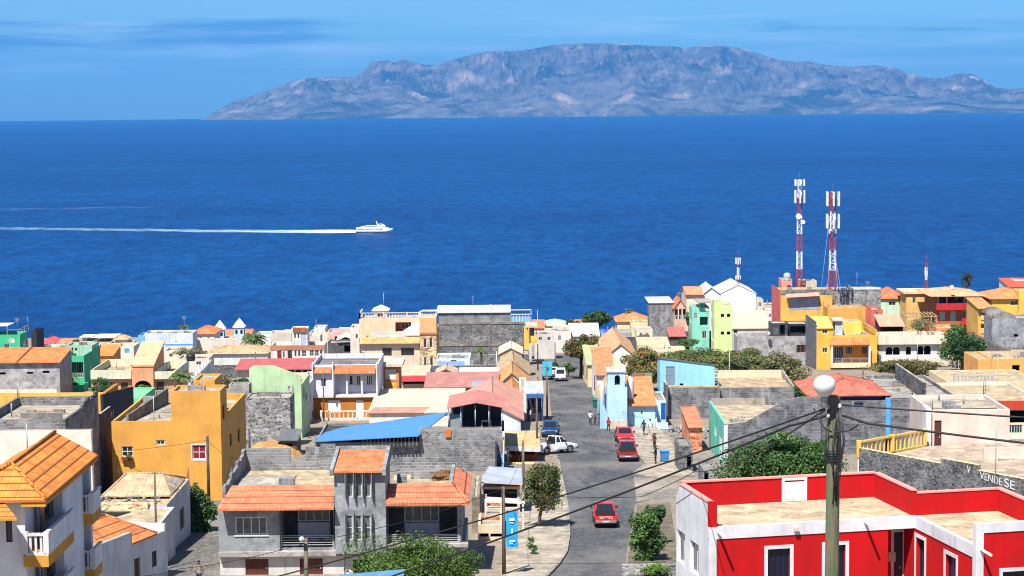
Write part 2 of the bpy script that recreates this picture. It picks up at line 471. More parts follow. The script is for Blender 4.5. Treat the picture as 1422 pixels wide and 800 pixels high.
        for k, a, b, d, e, o in ops:
            dep = o.get('dep', 1.6 if k == 'g' else (.3 if k in 'ao' else .13))
            mb.face([fn(a, d, 0), fn(b, d, 0), fn(b, d, dep), fn(a, d, dep)], mi)
            mb.face([fn(a, e, dep), fn(b, e, dep), fn(b, e, 0), fn(a, e, 0)], mi)
            mb.face([fn(a, d, 0), fn(a, d, dep), fn(a, e, dep), fn(a, e, 0)], mi)
            mb.face([fn(b, d, dep), fn(b, d, 0), fn(b, e, 0), fn(b, e, dep)], mi)
            if k == 'a':      # arch: fill the two upper corners
                n = 8; cx = (a + b) / 2; rx = (b - a) / 2; ry = min(rx, (e - d) * .6)
                for q in range(n):
                    t0 = math.pi * q / n; t1 = math.pi * (q + 1) / n
                    pa = (cx - rx * math.cos(t0), e - ry + ry * math.sin(t0)); pb = (cx - rx * math.cos(t1), e - ry + ry * math.sin(t1))
                    mb.face([fn(pa[0], pa[1], 0), fn(pb[0], pb[1], 0), fn(pb[0], e, 0), fn(pa[0], e, 0)], mi)
            if k == 'g':
                fn2 = lambda u, v, w, dep=dep: fn(u, v, w + dep)
                m2 = o.get('mat', mat)
                inner = []
                for q in o.get('in', ()):   # fractions of the recess
                    inner.append((q[0], a + (b - a) * q[1], a + (b - a) * q[3], e - (e - d) * q[4], e - (e - d) * q[2], q[5] if len(q) > 5 else {}))
                b2 = MB(); s.panel(b2, fn2, a, b, d, e, inner, m2); s.part('recess_wall', b2, m2)
                if o.get('rail'):
                    s.railing(fn, a, b, d, o['rail'], o.get('railh', .95), o.get('railm', RAILM))
                for q in o.get('cols', ()):
                    uu = a + (b - a) * q; cb = MB(); s.hx(cb, fn, uu - .11, uu + .11, d, e, .02, .24); s.part('column', cb, o.get('colm', TRIMW))
            elif k == 'w': s.window(fn, a, b, d, e, dep, o)
            elif k == 'd': s.door(fn, a, b, d, e, dep, o)
            elif k == 'a' and o.get('pane'):
                pb_ = MB(); s.hx(pb_, fn, a + .01, b - .01, d + .01, e - .01, dep - .04, dep); s.part('window', pb_, GL)
    @staticmethod
    def hx(mb, fn, a, b, d, e, w0, w1, mi=0):
        mb.hexa([fn(a, d, w0), fn(b, d, w0), fn(b, d, w1), fn(a, d, w1), fn(a, e, w0), fn(b, e, w0), fn(b, e, w1), fn(a, e, w1)], mi)
    def window(s, fn, a, b, d, e, dep, o):
        fr = o.get('fr', WFRAME); t = o.get('t', .07); nx = o.get('nx', 2); ny = o.get('ny', 1)
        mb = MB(); E = .004; w0 = dep - .06
        if b - a < .45: t = min(t, .045); nx = min(nx, 1)
        S = lambda *q: s.hx(mb, fn, *q)
        S(a + E, b - E, d + E, d + t, w0, dep); S(a + E, b - E, e - t, e - E, w0, dep)
        S(a + E, a + t, d + t, e - t, w0, dep); S(b - t, b - E, d + t, e - t, w0, dep)
        for i in range(1, nx):
            u = a + (b - a) * i / nx; S(u - t * .35, u + t * .35, d + t, e - t, w0 + .01, dep)
        for j in range(1, ny):
            v = d + (e - d) * j / ny; S(a + t, b - t, v - t * .35, v + t * .35, w0 + .015, dep)
        tr = o.get('trim')
        mats = [fr]
        if tr:
            tw = o.get('tw', .14); mats = [fr, tr]
            for q in ((a - tw, b + tw, e, e + tw), (a - tw, b + tw, d - tw, d), (a - tw, a, d, e), (b, b + tw, d, e)): s.hx(mb, fn, *q, -.03, .01, 1)
        if o.get('sill'):
            mats = mats + [o['sill']]; s.hx(mb, fn, a - .08, b + .08, d - .08, d - .005, -.07, .01, len(mats) - 1)
        w = s.part('window', mb, mats)
        pb = MB(); s.hx(pb, fn, a + t, b - t, d + t, e - t, dep - .03, dep - .012)
        pb.build('pane', o.get('gl', GL), w)
        if o.get('label'): w['label'] = o['label']
    def door(s, fn, a, b, d, e, dep, o):
        mb = MB(); m = o.get('m_', BROWNF); n = o.get('n', 2)
        s.hx(mb, fn, a + .005, b - .005, d + .005, e - .005, dep - .05, dep)
        for i in range(n):
            u0 = a + (b - a) * i / n + .05; u1 = a + (b - a) * (i + 1) / n - .05
            if u1 - u0 > .1:
                for q0, q1 in ((.06, .46), (.54, .94)): s.hx(mb, fn, u0, u1, d + (e - d) * q0, d + (e - d) * q1, dep - .075, dep - .05)
        mats = [m]
        if o.get('trim'):
            tw = .14; mats = [m, o['trim']]
            for q in ((a - tw, b + tw, e, e + tw), (a - tw, a, d, e), (b, b + tw, d, e)): s.hx(mb, fn, *q, -.03, .01, 1)
        dr = s.part('door', mb, mats)
        hb = MB(); s.hx(hb, fn, b - .16, b - .1, d + 1.0 if e - d > 1.5 else (d + e) / 2, (d + 1.12) if e - d > 1.5 else (d + e) / 2 + .1, dep - .12, dep - .076); hb.build('handle', RAILM, dr)
    def railing(s, fn, a, b, d, kind, h, m):
        mb = MB()
        if kind == 'bars':
            for q in (.25, .45, .65, .85, 1.0): s.hx(mb, fn, a, b, d + h * q - .03, d + h * q + .01, .04, .08)
            n = max(2, int((b - a) / 1.4))
            for i in range(n + 1):
                u = a + .05 + (b - a - .1) * i / n; s.hx(mb, fn, u - .03, u + .03, d, d + h + .02, .03, .09)
            s.part('railing', mb, m)
        elif kind == 'solid':
            s.hx(mb, fn, a, b, d, d + h, -.12, .02); s.part('balcony_parapet', mb, m)
        else:
            s.hx(mb, fn, a, b, d, d + .1, .0, .2); s.hx(mb, fn, a, b, d + h - .1, d + h, .0, .2)
            n = max(2, int((b - a) / .3))
            for i in range(n):
                u = a + (b - a) * (i + .5) / n; s.hx(mb, fn, u - .06, u + .06, d + .1, d + h - .1, .04, .16)
            s.part('balustrade', mb, m)
    def balus(s, p, q, z, h=.9, m=None, step=.3):
        """free-standing balustrade from local point p to q"""
        p = Vector((*p, z)); q = Vector((*q, z)); dv = (q - p); n = max(2, int(dv.length / step)); mb = MB(); up = Vector((0, 0, 1))
        mb.bar(p + up * .06, q + up * .06, .2, 0, .12); mb.bar(p + up * (h - .06), q + up * (h - .06), .22, 0, .12)
        for i in range(n + 1):
            o = p + dv * (i / n); big = i % 8 == 0 or i == n
            w = .13 if big else .055
            mb.box(o.x - w, o.x + w, o.y - w, o.y + w, z + .1, z + h - (0 if not big else -.06))
        s.part('balustrade', mb, m or TRIMW)
    # ---- pitched roofs on a block b (z1 is the eave)
    def planes(s, polys, mat, t=.1, name='roof', edge=None):
        mb = MB()
        for p in polys:
            lo = [(x, y, z - t) for x, y, z in p]
            mb.face(p, 0); mb.face(lo[::-1], 1)
            for i in range(len(p)):
                j = (i + 1) % len(p); mb.face([lo[i], lo[j], p[j], p[i]], 1)
        return s.part(name, mb, [mat, edge or mat])
    def shed(s, b, rise, mat, oh=.35, side=.2, dr='f', t=.1, edge=None):
        x0, x1, y0, y1, z = b['x0'], b['x1'], b['y0'], b['y1'], b['z1']
        w = MB(); e = .004
        if dr == 'f':
            k = rise / (y1 - y0); zz = z + .1 + .03
            s.planes([[(x0 - side, y0 - oh, zz - k * oh), (x1 + side, y0 - oh, zz - k * oh), (x1 + side, y1 + .1, zz + rise + k * .1), (x0 - side, y1 + .1, zz + rise + k * .1)]], mat, t, edge=edge)
            for x in (x0 + e, x1 - e): w.face([(x, y0, z), (x, y1, z), (x, y1, z + rise)])
            w.face([(x0, y1 - e, z), (x1, y1 - e, z), (x1, y1 - e, z + rise), (x0, y1 - e, z + rise)])
        else:   # 'r': high on the right, 'l': high on the left
            sg = dr == 'r'; k = rise / (x1 - x0); zz = z + .13
            za, zb = (zz, zz + rise) if sg else (zz + rise, zz)
            s.planes([[(x0 - side, y0 - oh, za), (x1 + side, y0 - oh, zb), (x1 + side, y1 + .1, zb), (x0 - side, y1 + .1, za)]], mat, t, edge=edge)
            xh = x1 if sg else x0
            for y in (y0 + e, y1 - e): w.face([(x0, y, z), (x1, y, z), (xh, y, z + rise)])
            w.face([(xh, y0, z), (xh, y1, z), (xh, y1, z + rise), (xh, y0, z + rise)])
        s.part('gable_wall', w, b['mat'])
    def gable(s, b, rise, mat, ax='x', oh=.35, side=.25, t=.1, edge=None, wall=None):
        x0, x1, y0, y1, z = b['x0'], b['x1'], b['y0'], b['y1'], b['z1']; w = MB(); e = .004
        if ax == 'x':
            m = (y0 + y1) / 2; k = rise / (m - y0); zz = z + .13; ze = zz - k * oh
            s.planes([[(x0 - side, y0 - oh, ze), (x1 + side, y0 - oh, ze), (x1 + side, m, zz + rise), (x0 - side, m, zz + rise)],
                      [(x1 + side, y1 + oh, ze), (x0 - side, y1 + oh, ze), (x0 - side, m, zz + rise), (x1 + side, m, zz + rise)]], mat, t, edge=edge)
            for x in (x0 + e, x1 - e): w = MB(); w.face([(x, y0, z), (x, y1, z), (x, m, z + rise)]); s.part('gable_wall', w, wall or b['mat'])
            rp = [(x0 - side, m, zz + rise + .02), (x1 + side, m, zz + rise + .02)]
        else:
            m = (x0 + x1) / 2; k = rise / (m - x0); zz = z + .13; ze = zz - k * oh
            s.planes([[(x0 - oh, y1 + side, ze), (x0 - oh, y0 - side, ze), (m, y0 - side, zz + rise), (m, y1 + side, zz + rise)],
                      [(x1 + oh, y0 - side, ze), (x1 + oh, y1 + side, ze), (m, y1 + side, zz + rise), (m, y0 - side, zz + rise)]], mat, t, edge=edge)
            for y in (y0 + e, y1 - e): w = MB(); w.face([(x0, y, z), (x1, y, z), (m, y, z + rise)]); s.part('gable_wall', w, wall or b['mat'])
            rp = [(m, y0 - side, zz + rise + .02), (m, y1 + side, zz + rise + .02)]
        rb = MB(); rb.tube(rp, .1, 6); s.part('ridge_cap', rb, mat)
    def hip(s, b, rise, mat, oh=.4, inset=None, t=.1, edge=None, ax='x'):
        x0, x1, y0, y1, z = b['x0'] - oh, b['x1'] + oh, b['y0'] - oh, b['y1'] + oh, b['z1'] + .11
        hw = min(x1 - x0, y1 - y0) / 2; ins = hw if inset is None else inset
        if x1 - x0 >= y1 - y0 or ax == 'X':
            m = (y0 + y1) / 2; a, e = (x0 + ins, m, z + rise), (x1 - ins, m, z + rise)
            ps = [[(x0, y0, z), (x1, y0, z), e, a], [(x1, y1, z), (x0, y1, z), a, e], [(x0, y1, z), (x0, y0, z), a], [(x1, y0, z), (x1, y1, z), e]]
        else:
            m = (x0 + x1) / 2; a, e = (m, y0 + ins, z + rise), (m, y1 - ins, z + rise)
            ps = [[(x0, y0, z), (x1, y0, z), a], [(x1, y1, z), (x0, y1, z), e], [(x0, y1, z), (x0, y0, z), a, e], [(x1, y0, z), (x1, y1, z), e, a]]
        s.planes(ps, mat, t, edge=edge)
        rb = MB()
        rb.tube([a, e], .09, 6)
        for q in ((x0, y0, z), (x0, y1, z)): rb.tube([q, a if (x1 - x0 >= y1 - y0 or ax == 'X' or q[1] == y0) else e], .08, 6)
        for q in ((x1, y0, z), (x1, y1, z)): rb.tube([q, e if (x1 - x0 >= y1 - y0 or ax == 'X' or q[1] == y1) else a], .08, 6)
        s.part('ridge_cap', rb, mat)
    def slab(s, name, x0, x1, y0, y1, z0, z1, mat, label=None):
        mb = MB(); mb.box(x0, x1, y0, y1, z0, z1); return s.part(name, mb, mat, label)
    def pslab(s, name, px0, px1, pt, pb, mat, y=0, dep=.3, out=0.0):
        """a bar on the front plane in pixels, standing `out` metres proud of it"""
        x0, z1 = s.fx(px0, pt, y - out); x1, z0 = s.fx(px1, pb, y - out)
        return s.slab(name, x0, x1, y - out, y - out + dep, z0, z1, mat)
# ================================================================== THE TOWN
TG = 'houses of the hillside town'
def HS(label, px, d, rot=0, name='house', cat='house', py=600): return House(name, label, cat, px, d, rot, py, TG)
PL = plaster
BL = block(); BLD = block((.115, .12, .13, 1)); RB = rubble((.135, .138, .146, 1), 3.4); RBD = rubble((.1, .103, .112, 1), 3.2); RBL = rubble((.2, .2, .205, 1), 2.6)
CN = concrete(CONC); CNL = concrete(c(212, 200, 180)); CNG = concrete(c(158, 156, 152)); CNB = concrete(c(226, 204, 166))
SHUT = dict(fr=BROWNF); GRN = c(66, 176, 126, .85)

# ---------------------------------------------------------------- far left rows
h = HS('green terraced house with rooftop awning, at the far left edge before the sea', 2, 370)
b = h.box(-14, 28, 465, 8, PL(c(70, 190, 140, .85)), par=.9, f=[('w', 6, 478, 13, 484, {})], r=[('w', 32, 472, 38, 482, {'nx': 2})], roof=CNL)
h.slab('awning', b['x0'] - .3, b['x0'] + 3.2, 1, 6, b['z1'] + 1.5, b['z1'] + 1.62, plain(c(215, 205, 200), .6))
mb = MB()
for x in (b['x0'], b['x0'] + 3): mb.box(x, x + .1, 1, 1.1, b['zr'], b['z1'] + 1.5); mb.box(x, x + .1, 5.8, 5.9, b['zr'], b['z1'] + 1.5)
for k in range(6): mb.bar((b['x1'] - .15, .3 + k * 1.4, b['z1']), (b['x1'] - .15, .3 + k * 1.4, b['z1'] + 1), .06)
mb.bar((b['x1'] - .15, .3, b['z1'] + 1), (b['x1'] - .15, 7.6, b['z1'] + 1), .07); mb.bar((b['x0'] + 3.5, .2, b['z1'] + .9), (b['x1'], .2, b['z1'] + .9), .07)
h.part('railing', mb, RAILM)

h = HS('narrow dark slate-grey house beside the green terraced house at far left', 43, 380)
h.box(43.5, 51, 459, 6, PL(c(52, 50, 62)), par=.3, r=[('o', 51.3, 468, 52, 474)])

h = HS('small house with a pink-red hipped roof close to the sea at far left', 53, 425)
b = h.box(55, 76, 478, 7, PL(OFFW), par=0); h.hip(b, 1.0, sheet(c(232, 96, 100)), inset=1.6)
h = HS('low house with a salmon shed roof right of the pink-red roof at far left', 76, 415)
b = h.box(77, 100, 481, 7, PL(OFFW), par=0); h.shed(b, .7, tile(c(226, 150, 116)))
h = HS('flat white-roofed house at the sea edge, right of the small dark tree', 110, 430)
b = h.box(106, 130, 474, 8, PL(OFFW), par=.2, roof=CNL); h.slab('canopy', b['x0'] + .5, b['x1'] - .3, 1, 6, b['z1'] + .7, b['z1'] + .85, plain(WHITE))
h.slab('stair_hut', b['x0'] + 1, b['x0'] + 2, 2, 4, b['z1'] - .2, b['z1'] + .7, PL(OFFW))
h = HS('white flat roof pavilion on thin posts at the sea edge', 132, 440)
b = h.box(133, 157, 474, 7, PL(CREAM), par=.2, roof=CNL); h.slab('canopy', b['x0'] - .6, b['x1'] + .6, -.5, 7, b['z1'] + .75, b['z1'] + .9, plain(WHITE))
mb = MB()
for x in (b['x0'] + .2, (b['x0'] + b['x1']) / 2, b['x1'] - .3):
    for y in (.2, 6.4): mb.box(x, x + .12, y, y + .12, b['z1'] - .2, b['z1'] + .75)
h.part('posts', mb, RAILM)
h = HS('pale round-roofed house with a pyramid cap between pavilion and blue-white house', 158, 425)
b = h.box(150, 182, 477, 9, PL(c(226, 214, 178)), par=.5); b = h.box(160, 176, 472, 4, PL(c(226, 205, 180)), y=2, par=0, pb=480); h.hip(b, .8, tile(c(222, 180, 140)), oh=.4)
h = HS('little house with a bright orange shed roof behind the mint-edged bungalow', 134, 345)
b = h.box(134, 157, 494, 7, PL(c(224, 150, 70)), par=0); h.shed(b, 1.0, tile(c(240, 150, 80)))
h = HS('small whitewashed house with a turquoise panel, right of the orange shed roof', 160, 372)
b = h.box(160, 186, 481, 8, PL(c(215, 206, 186)), par=.5, f=[('d', 173, 484, 180, 490, {'m_': plain(c(60, 170, 190)), 'n': 1}), ('w', 164, 484, 168, 489, {})])
h = HS('low mint house with plain wall in front of the pavilion by the sea', 80, 385)
h.box(60, 132, 483, 9, PL(c(196, 214, 190)), par=.4, f=[('w', 108, 486, 112, 491, {})])

# grey plastered house with orange roof
h = HS('long grey unpainted house with a plain orange tile roof at left', 0, 285)
b = h.box(-30, 83, 503.5, 8, concrete(c(214, 210, 210)), par=0, f=[('o', -2, 517, 8, 520.5, {'dep': .3}), ('o', 37, 516.5, 46, 519.5, {'dep': .3}), ('o', 59, 515, 69, 518.3, {'dep': .3})])
h.shed(b, 1.1, tile(c(236, 138, 80), .4, .3), oh=.5, side=.2)
mb = MB(); mb.bar((h.fx(24, 500)[0], -.5, b['z1'] + .12), (h.fx(26, 483)[0], 8, b['z1'] + 1.32), .16); h.part('roof_seam', mb, plain(c(140, 76, 44)))
h = HS('cream garden wall at the foot of the long grey house', 20, 276, name='garden_wall', cat='wall'); h.box(-30, 79, 541, .4, PL(c(228, 208, 178)), par=0)

# green balcony house
h = HS('green two-storey house with white balustrade balcony and dark loggia', 88, 300)
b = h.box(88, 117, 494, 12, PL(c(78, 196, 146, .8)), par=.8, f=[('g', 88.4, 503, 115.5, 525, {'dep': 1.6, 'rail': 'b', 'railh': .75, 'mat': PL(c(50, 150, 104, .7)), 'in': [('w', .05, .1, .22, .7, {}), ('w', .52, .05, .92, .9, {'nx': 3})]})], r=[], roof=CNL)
h.box(91, 128, 480, 5, PL(c(170, 220, 190, .8)), y=6, par=.3, pb=497, f=[('o', 96, 483, 98, 487), ('o', 100, 483, 102, 487), ('o', 104, 483, 107, 487), ('o', 103, 491, 106, 494)], r=[('w', 130, 481, 133, 487), ('w', 135, 480, 138, 485)])
h.box(94, 117, 535, 3, PL(c(78, 200, 146, .8)), y=-6, par=.3, f=[], roof=PL(c(90, 205, 150, .7)))

# beige bungalow with tower
h = HS('beige bungalow with mint parapets and a peach arched porch tower', 129, 285)
W = PL(c(214, 160, 126, .85)); MINT = PL(c(214, 216, 188, .9))
b = h.box(127, 183, 526, 13, W, par=.02, f=[('w', 152, 530, 160, 536, {}), ('d', 168, 531, 178, 544, {'n': 1})], roof=CNL)
h.box(126, 182.6, 514, 12.6, MINT, y=-.6, pb=526.5, par=1.1, roof=concrete(c(214, 188, 152)))
b = h.box(213.4, 242, 526, 13, W, par=.02, f=[('d', 218, 530, 228, 545, {'m_': plain(DARK), 'n': 2})], roof=CNL)
h.box(213.4, 243, 516, 12.6, MINT, y=-.6, pb=526.5, par=1.1, roof=concrete(c(224, 200, 166)))
b = h.box(183.2, 213, 508, 9, PL(c(228, 160, 118, .9)), y=-.9, par=0, f=[('a', 186, 528.5, 211, 546, {'dep': 1.2})])
h.shed(b, 2.3, PL(c(206, 182, 144, .85)), oh=.1, side=.15, t=.25, edge=PL(c(226, 160, 118, .85)))
mb = MB(); mb.box(b['x0'] - .15, b['x0'] + .1, -1, 8, b['z1'], b['z1'] + .1); h.part('roof_edge', mb, PL(c(230, 205, 170)))

h = HS('pale blue and white house with a broad flat roof behind the peach tower', 197, 400)
b = h.box(201, 268, 463, 12, PL(c(206, 216, 232, .9)), par=.3, f=[('w', 215, 474.5, 218.5, 480, {}), ('w', 221, 474, 229, 480, {}), ('o', 243, 473.5, 246, 474.5)], roof=CNL)
h.pslab('stripe', 229.5, 267.5, 478, 479.4, plain(c(80, 140, 200)), out=.03, dep=.03)
b = h.box(192, 200.6, 466, 12, PL(c(120, 180, 232, .9)), par=.3, roof=CNL)
h = HS('white house with a broad orange hipped roof left of the church towers', 269, 435)
b = h.box(269, 298, 464, 9, PL(WHITE), par=0, f=[('w', 277, 467, 280, 470), ('w', 288, 467, 291, 470)]); h.hip(b, 1.25, tile(c(240, 140, 90)), inset=3.4)

h = HS('twin-towered blue and white church with pointed white spires and orange roof', 298, 450, name='church', cat='church')
b = h.box(311.5, 323.5, 469, 14, PL(WHITE), par=0, y=1)
b2 = h.box(299, 346, 469, 14, PL(WHITE), par=0, y=4); h.gable(b2, 1.0, tile(c(238, 142, 98)), ax='x', oh=.2)
BLU = PL(c(190, 214, 240, .9))
for (x0, x1, t, sp) in ((298.5, 311, 458, 446), (325, 338.6, 455, 443)):
    t_ = h.box(x0, x1, t, 2.3, BLU, y=0, par=0, f=[('a', x0 + 1.6, t + 3, x0 + 5, t + 9, {'dep': .5, 'm': 0}), ('a', x1 - 5, t + 3, x1 - 1.6, t + 9, {'dep': .5})], r=[('a', x1 + .3, t + 3, x1 + 1.2, t + 9)])
    ap = h.Z((x0 + x1) / 2, sp, 1.1); h.hip(t_, ap - t_['z1'], plain(c(240, 240, 238), .7), oh=.25, inset=1.3)
h = HS('long low tan building with blank wall below the church', 262, 405)
h.box(262, 340, 472, 3, PL(c(206, 196, 182)), par=.25, roof=concrete(c(206, 190, 166)))
h = HS('white shed with a faded tan tile roof in front of the big palm', 292, 350)
b = h.box(290, 372, 491, 9, PL(c(222, 222, 218, .85)), par=0); h.hip(b, .85, tile(c(204, 174, 136), .3, .25), inset=3.2, oh=.3)
h.slab('gutter', b['x0'], b['x1'], -.42, -.3, b['z1'], b['z1'] + .12, plain(c(200, 200, 196)))
h = HS('dark stone yard wall under the tan-roofed shed', 285, 322, name='yard_wall', cat='wall'); h.box(292, 350, 507, .4, RBD, par=0)

h = HS('white house with red-brown parapet band and a small rooftop tower', 376, 345)
f = [('d', 385, 487, 391, 499, {'m_': plain(c(120, 40, 40))}), ('w', 393, 488, 395.5, 497, {'nx': 1}), ('d', 399.5, 486.5, 405.5, 499, {'m_': plain(DARK)}), ('w', 409, 486.5, 412, 495, {'nx': 1}), ('w', 414, 486.5, 417, 495, {'nx': 1}), ('w', 419, 486.5, 425.5, 495, {'ny': 2}), ('w', 430, 486, 436, 494.5, {'ny': 2}), ('w', 437, 486, 443, 494.5, {'ny': 2}), ('w', 444.5, 486, 448, 494.5, {})]
b = h.box(376, 450, 480, 11, PL(c(222, 214, 206, .9)), par=.8, f=f, roof=CNL)
h.pslab('band', 375.5, 450.5, 480, 486, PL(c(176, 118, 92)), out=.06, dep=.06)
b2 = h.box(405, 427, 456, 3.5, PL(WHITE), y=1.5, par=.3, f=[('w', 408.5, 463, 411, 470, {'nx': 1}), ('w', 413.5, 463, 416, 470, {'nx': 1}), ('d', 418.5, 462, 425.5, 479, {'m_': plain(c(170, 180, 206)), 'n': 1})])
b2_ = h.pslab('tile_band', 406.5, 425.5, 455.2, 461, tile(c(176, 104, 76)), y=1.5, out=.25, dep=.25)
h.box(376, 404.6, 462, 4, PL(OFFW), y=9, par=.4, pb=482); h.box(428, 445, 466, 4, PL(OFFW), y=8, par=.4, pb=482)

h = HS('white roof terrace hut with a flagpole mast right of the small tower', 440, 380)
h.box(436, 452, 455, 5, PL(WHITE), par=.3); h.box(452, 463, 461, 5, PL(c(230, 214, 170)), par=.3)
h = HS('pinkish flat house with a pale green fabric awning', 455, 362)
b = h.box(455, 490, 461, 8, PL(c(218, 170, 160)), par=.3, f=[('o', 465, 467, 488, 476, {'dep': .6})])
b = h.box(455, 487, 476, 5, concrete(c(120, 122, 126)), y=-5.3, par=.3, f=[('o', 478, 477, 487, 489, {'dep': .5})])
mb = MB(); z = b['z1']; x0 = h.fx(468, 470, -5)[0]; x1 = h.fx(490, 470, -5)[0]
for k in range(6):
    u0, u1 = k / 6, (k + 1) / 6; sg = lambda u: .25 * math.sin(u * 6.28 - 2) + .9
    mb.hexa([(x0 + (x1 - x0) * u0, -6, z + sg(u0) - .06), (x0 + (x1 - x0) * u1, -6, z + sg(u1) - .06), (x0 + (x1 - x0) * u1, -3, z + sg(u1) + .4), (x0 + (x1 - x0) * u0, -3, z + sg(u0) + .4),
             (x0 + (x1 - x0) * u0, -6, z + sg(u0)), (x0 + (x1 - x0) * u1, -6, z + sg(u1)), (x0 + (x1 - x0) * u1, -3, z + sg(u1) + .46), (x0 + (x1 - x0) * u0, -3, z + sg(u0) + .46)])
h.part('fabric_awning', mb, plain(c(206, 226, 176)))
h = HS('narrow pinkish-white house tight against the big cream building', 487, 345)
h.box(486.5, 499, 455, 8, PL(c(232, 214, 208, .9)), par=.4, f=[('w', 494, 464, 497, 470)])

h = HS('long shed with a bright coral-red sheet roof and open dark front', 325, 300)
b = h.box(330, 440, 512.5, 7, PL(OFFW), par=0, f=[('g', 394, 513.5, 437, 521, {'dep': 2, 'mat': PL(c(90, 90, 96)), 'cols': [.35, .6]})])
h.shed(b, .6, sheet(c(206, 104, 98)), oh=.7, side=.4)

# ---------------------------------------------------------------- mint gabled house, stone house in front, lilac house
h = HS('mint green house with a sloping gable parapet above the rubble stone house', 345, 215)
MG = PL(c(196, 226, 176, .85)); x0, zl = h.fx(346, 512); x1, zr = h.fx(418, 522); zt = h.Z(365, 508); xa = h.fx(352, 508)[0]; xb = h.fx(379, 508)[0]
zb = -4
mb = MB(); pts = [(x0, zb), (x1, zb), (x1, zr), (xb, zt), (xa, zt), (x0, zl)]
mb.face([(x, 0, z) for x, z in pts]); mb.face([(x, .35, z) for x, z in pts[::-1]])
for k in range(6): a, q = pts[k], pts[(k + 1) % 6]; mb.face([(a[0], 0, a[1]), (a[0], .35, a[1]), (q[0], .35, q[1]), (q[0], 0, q[1])], 1 if k in (2, 3, 4) else 0)
h.part('gable_wall', mb, [MG, PL(c(214, 186, 140))])
b = h.mbox(x0 + .05, x1 - .004, .36, 9, zb, zr - 1.0, MG, r=[('a', 421, 535, 423, 552), ('w', 424, 545, 427, 556)], roof=CNL)
mb = MB(); mb.box(*[*h.fx(381, 600, -.1)[:1], h.fx(383, 600, -.1)[0]], -.1, -.01, zb, h.Z(382, 545, -.1)); h.part('drain_pipe', mb, plain(c(200, 220, 190)))
h = HS('rubble stone house with flat roof in front of the mint gabled house', 341, 205)
b = h.box(341, 403, 553, 4.2, RBL, par=.15, roof=CNL, r=[('a', 404.2, 560, 406, 572), ('a', 404.2, 588, 406, 600)])
mb = MB(); a = h.fx(315, 575)[0]; mb.hexa([(a, 0, -2), (b['x0'] - .01, 0, -2), (b['x0'] - .01, 2, -2), (a, 2, -2), (a, 0, h.Z(320, 577)), (b['x0'] - .01, 0, h.Z(340, 560)), (b['x0'] - .01, 2, h.Z(340, 560)), (a, 2, h.Z(320, 577))]); h.part('side_wall', mb, RB)
h.box(318, 346, 534, 2, concrete(c(196, 190, 182)), y=4.3, par=.2)
h = HS('lilac-white house with blank side wall just right of the mint gabled house', 424, 231)
h.box(408, 424.5, 541, 16, PL(c(206, 206, 226, .85)), par=.5, r=[('w', 429, 548, 432, 558), ('w', 435, 545, 437, 555), ('d', 427, 572, 430, 592), ('w', 433, 570, 436, 582)], roof=CNL)
h = HS('small yellow-trimmed flat house behind the lilac-white house', 412, 262)
h.box(400, 436, 527, 7, PL(c(216, 206, 180)), par=.5, f=[])

h = HS('lilac-white and orange two-storey house with pillared upper loggia', 433, 240)
LIL = PL(c(222, 220, 232, .92)); OR = PL(c(196, 122, 48, .85))
b = h.box(433, 525, 506.5, 11, LIL, par=.6, pb=550, roof=CNG, f=[('w', 445.5, 525, 453, 537, {'nx': 2}), ('g', 464.5, 519.5, 522, 548.5, {'dep': 1.3, 'mat': PL(c(196, 200, 216, .85)), 'cols': [.3, .66], 'in': [('w', .33, .12, .43, .6, {'nx': 1}), ('w', .5, .12, .66, .62, {'nx': 3}), ('w', .75, .12, .9, .6, {'nx': 3})]})], r=[])
h.pslab('balcony_floor', 433, 525.5, 549, 551.6, TRIMW, out=.12, dep=.3)
b3 = h.box(436, 523, 551.7, 10.5, OR, y=.25, par=.0, f=[('d', 455, 556, 473, 573, {'m_': plain(c(226, 226, 226)), 'n': 2}), ('d', 494, 556, 505, 581, {'m_': plain(c(228, 228, 228))})])
for (a, q, t, e) in ((434, 460.5, 510, 518), (464.2, 521, 507.5, 519)):
    X0 = h.fx(a, 515)[0]; X1 = h.fx(q, 515)[0]; z0 = h.Z(450, e, -.5); z1 = h.Z(450, t, -.02)
    h.planes([[(X0, -.5, z0), (X1, -.5, z0), (X1, -.02, z1), (X0, -.02, z1)]], tile(c(226, 130, 88), .2, .22), .06, 'tile_band')
for a in (433, 461, 522): h.pslab('pilaster', a, a + 2.4, 504, 550, TRIMW, out=.56, dep=.5)
h.pslab('terrace_wall', 446, 522, 582, 597, PL(c(206, 196, 178)), y=-3, dep=.25)
z = h.Z(480, 582, -3); h.balus((h.fx(446, 582, -3)[0], -2.9), (h.fx(521, 582, -3)[0], -2.9), z, 1.0, TRIMW, .5)

h = HS('narrow tan house with white shutter and yellow base, right of the pillared loggia house', 532, 250)
b = h.box(532, 554, 509, 6, PL(c(196, 140, 92)), par=0, f=[('w', 535, 513, 550, 527, {'gl': plain(c(226, 220, 200)), 'nx': 3, 'ny': 2}), ('d', 535, 529, 551, 545, {'m_': plain(c(226, 168, 80)), 'n': 2})])
h.slab('flat_roof', b['x0'] - .15, b['x1'] + .5, -.5, 6, b['z1'] + .01, b['z1'] + .35, PL(c(206, 190, 170)))

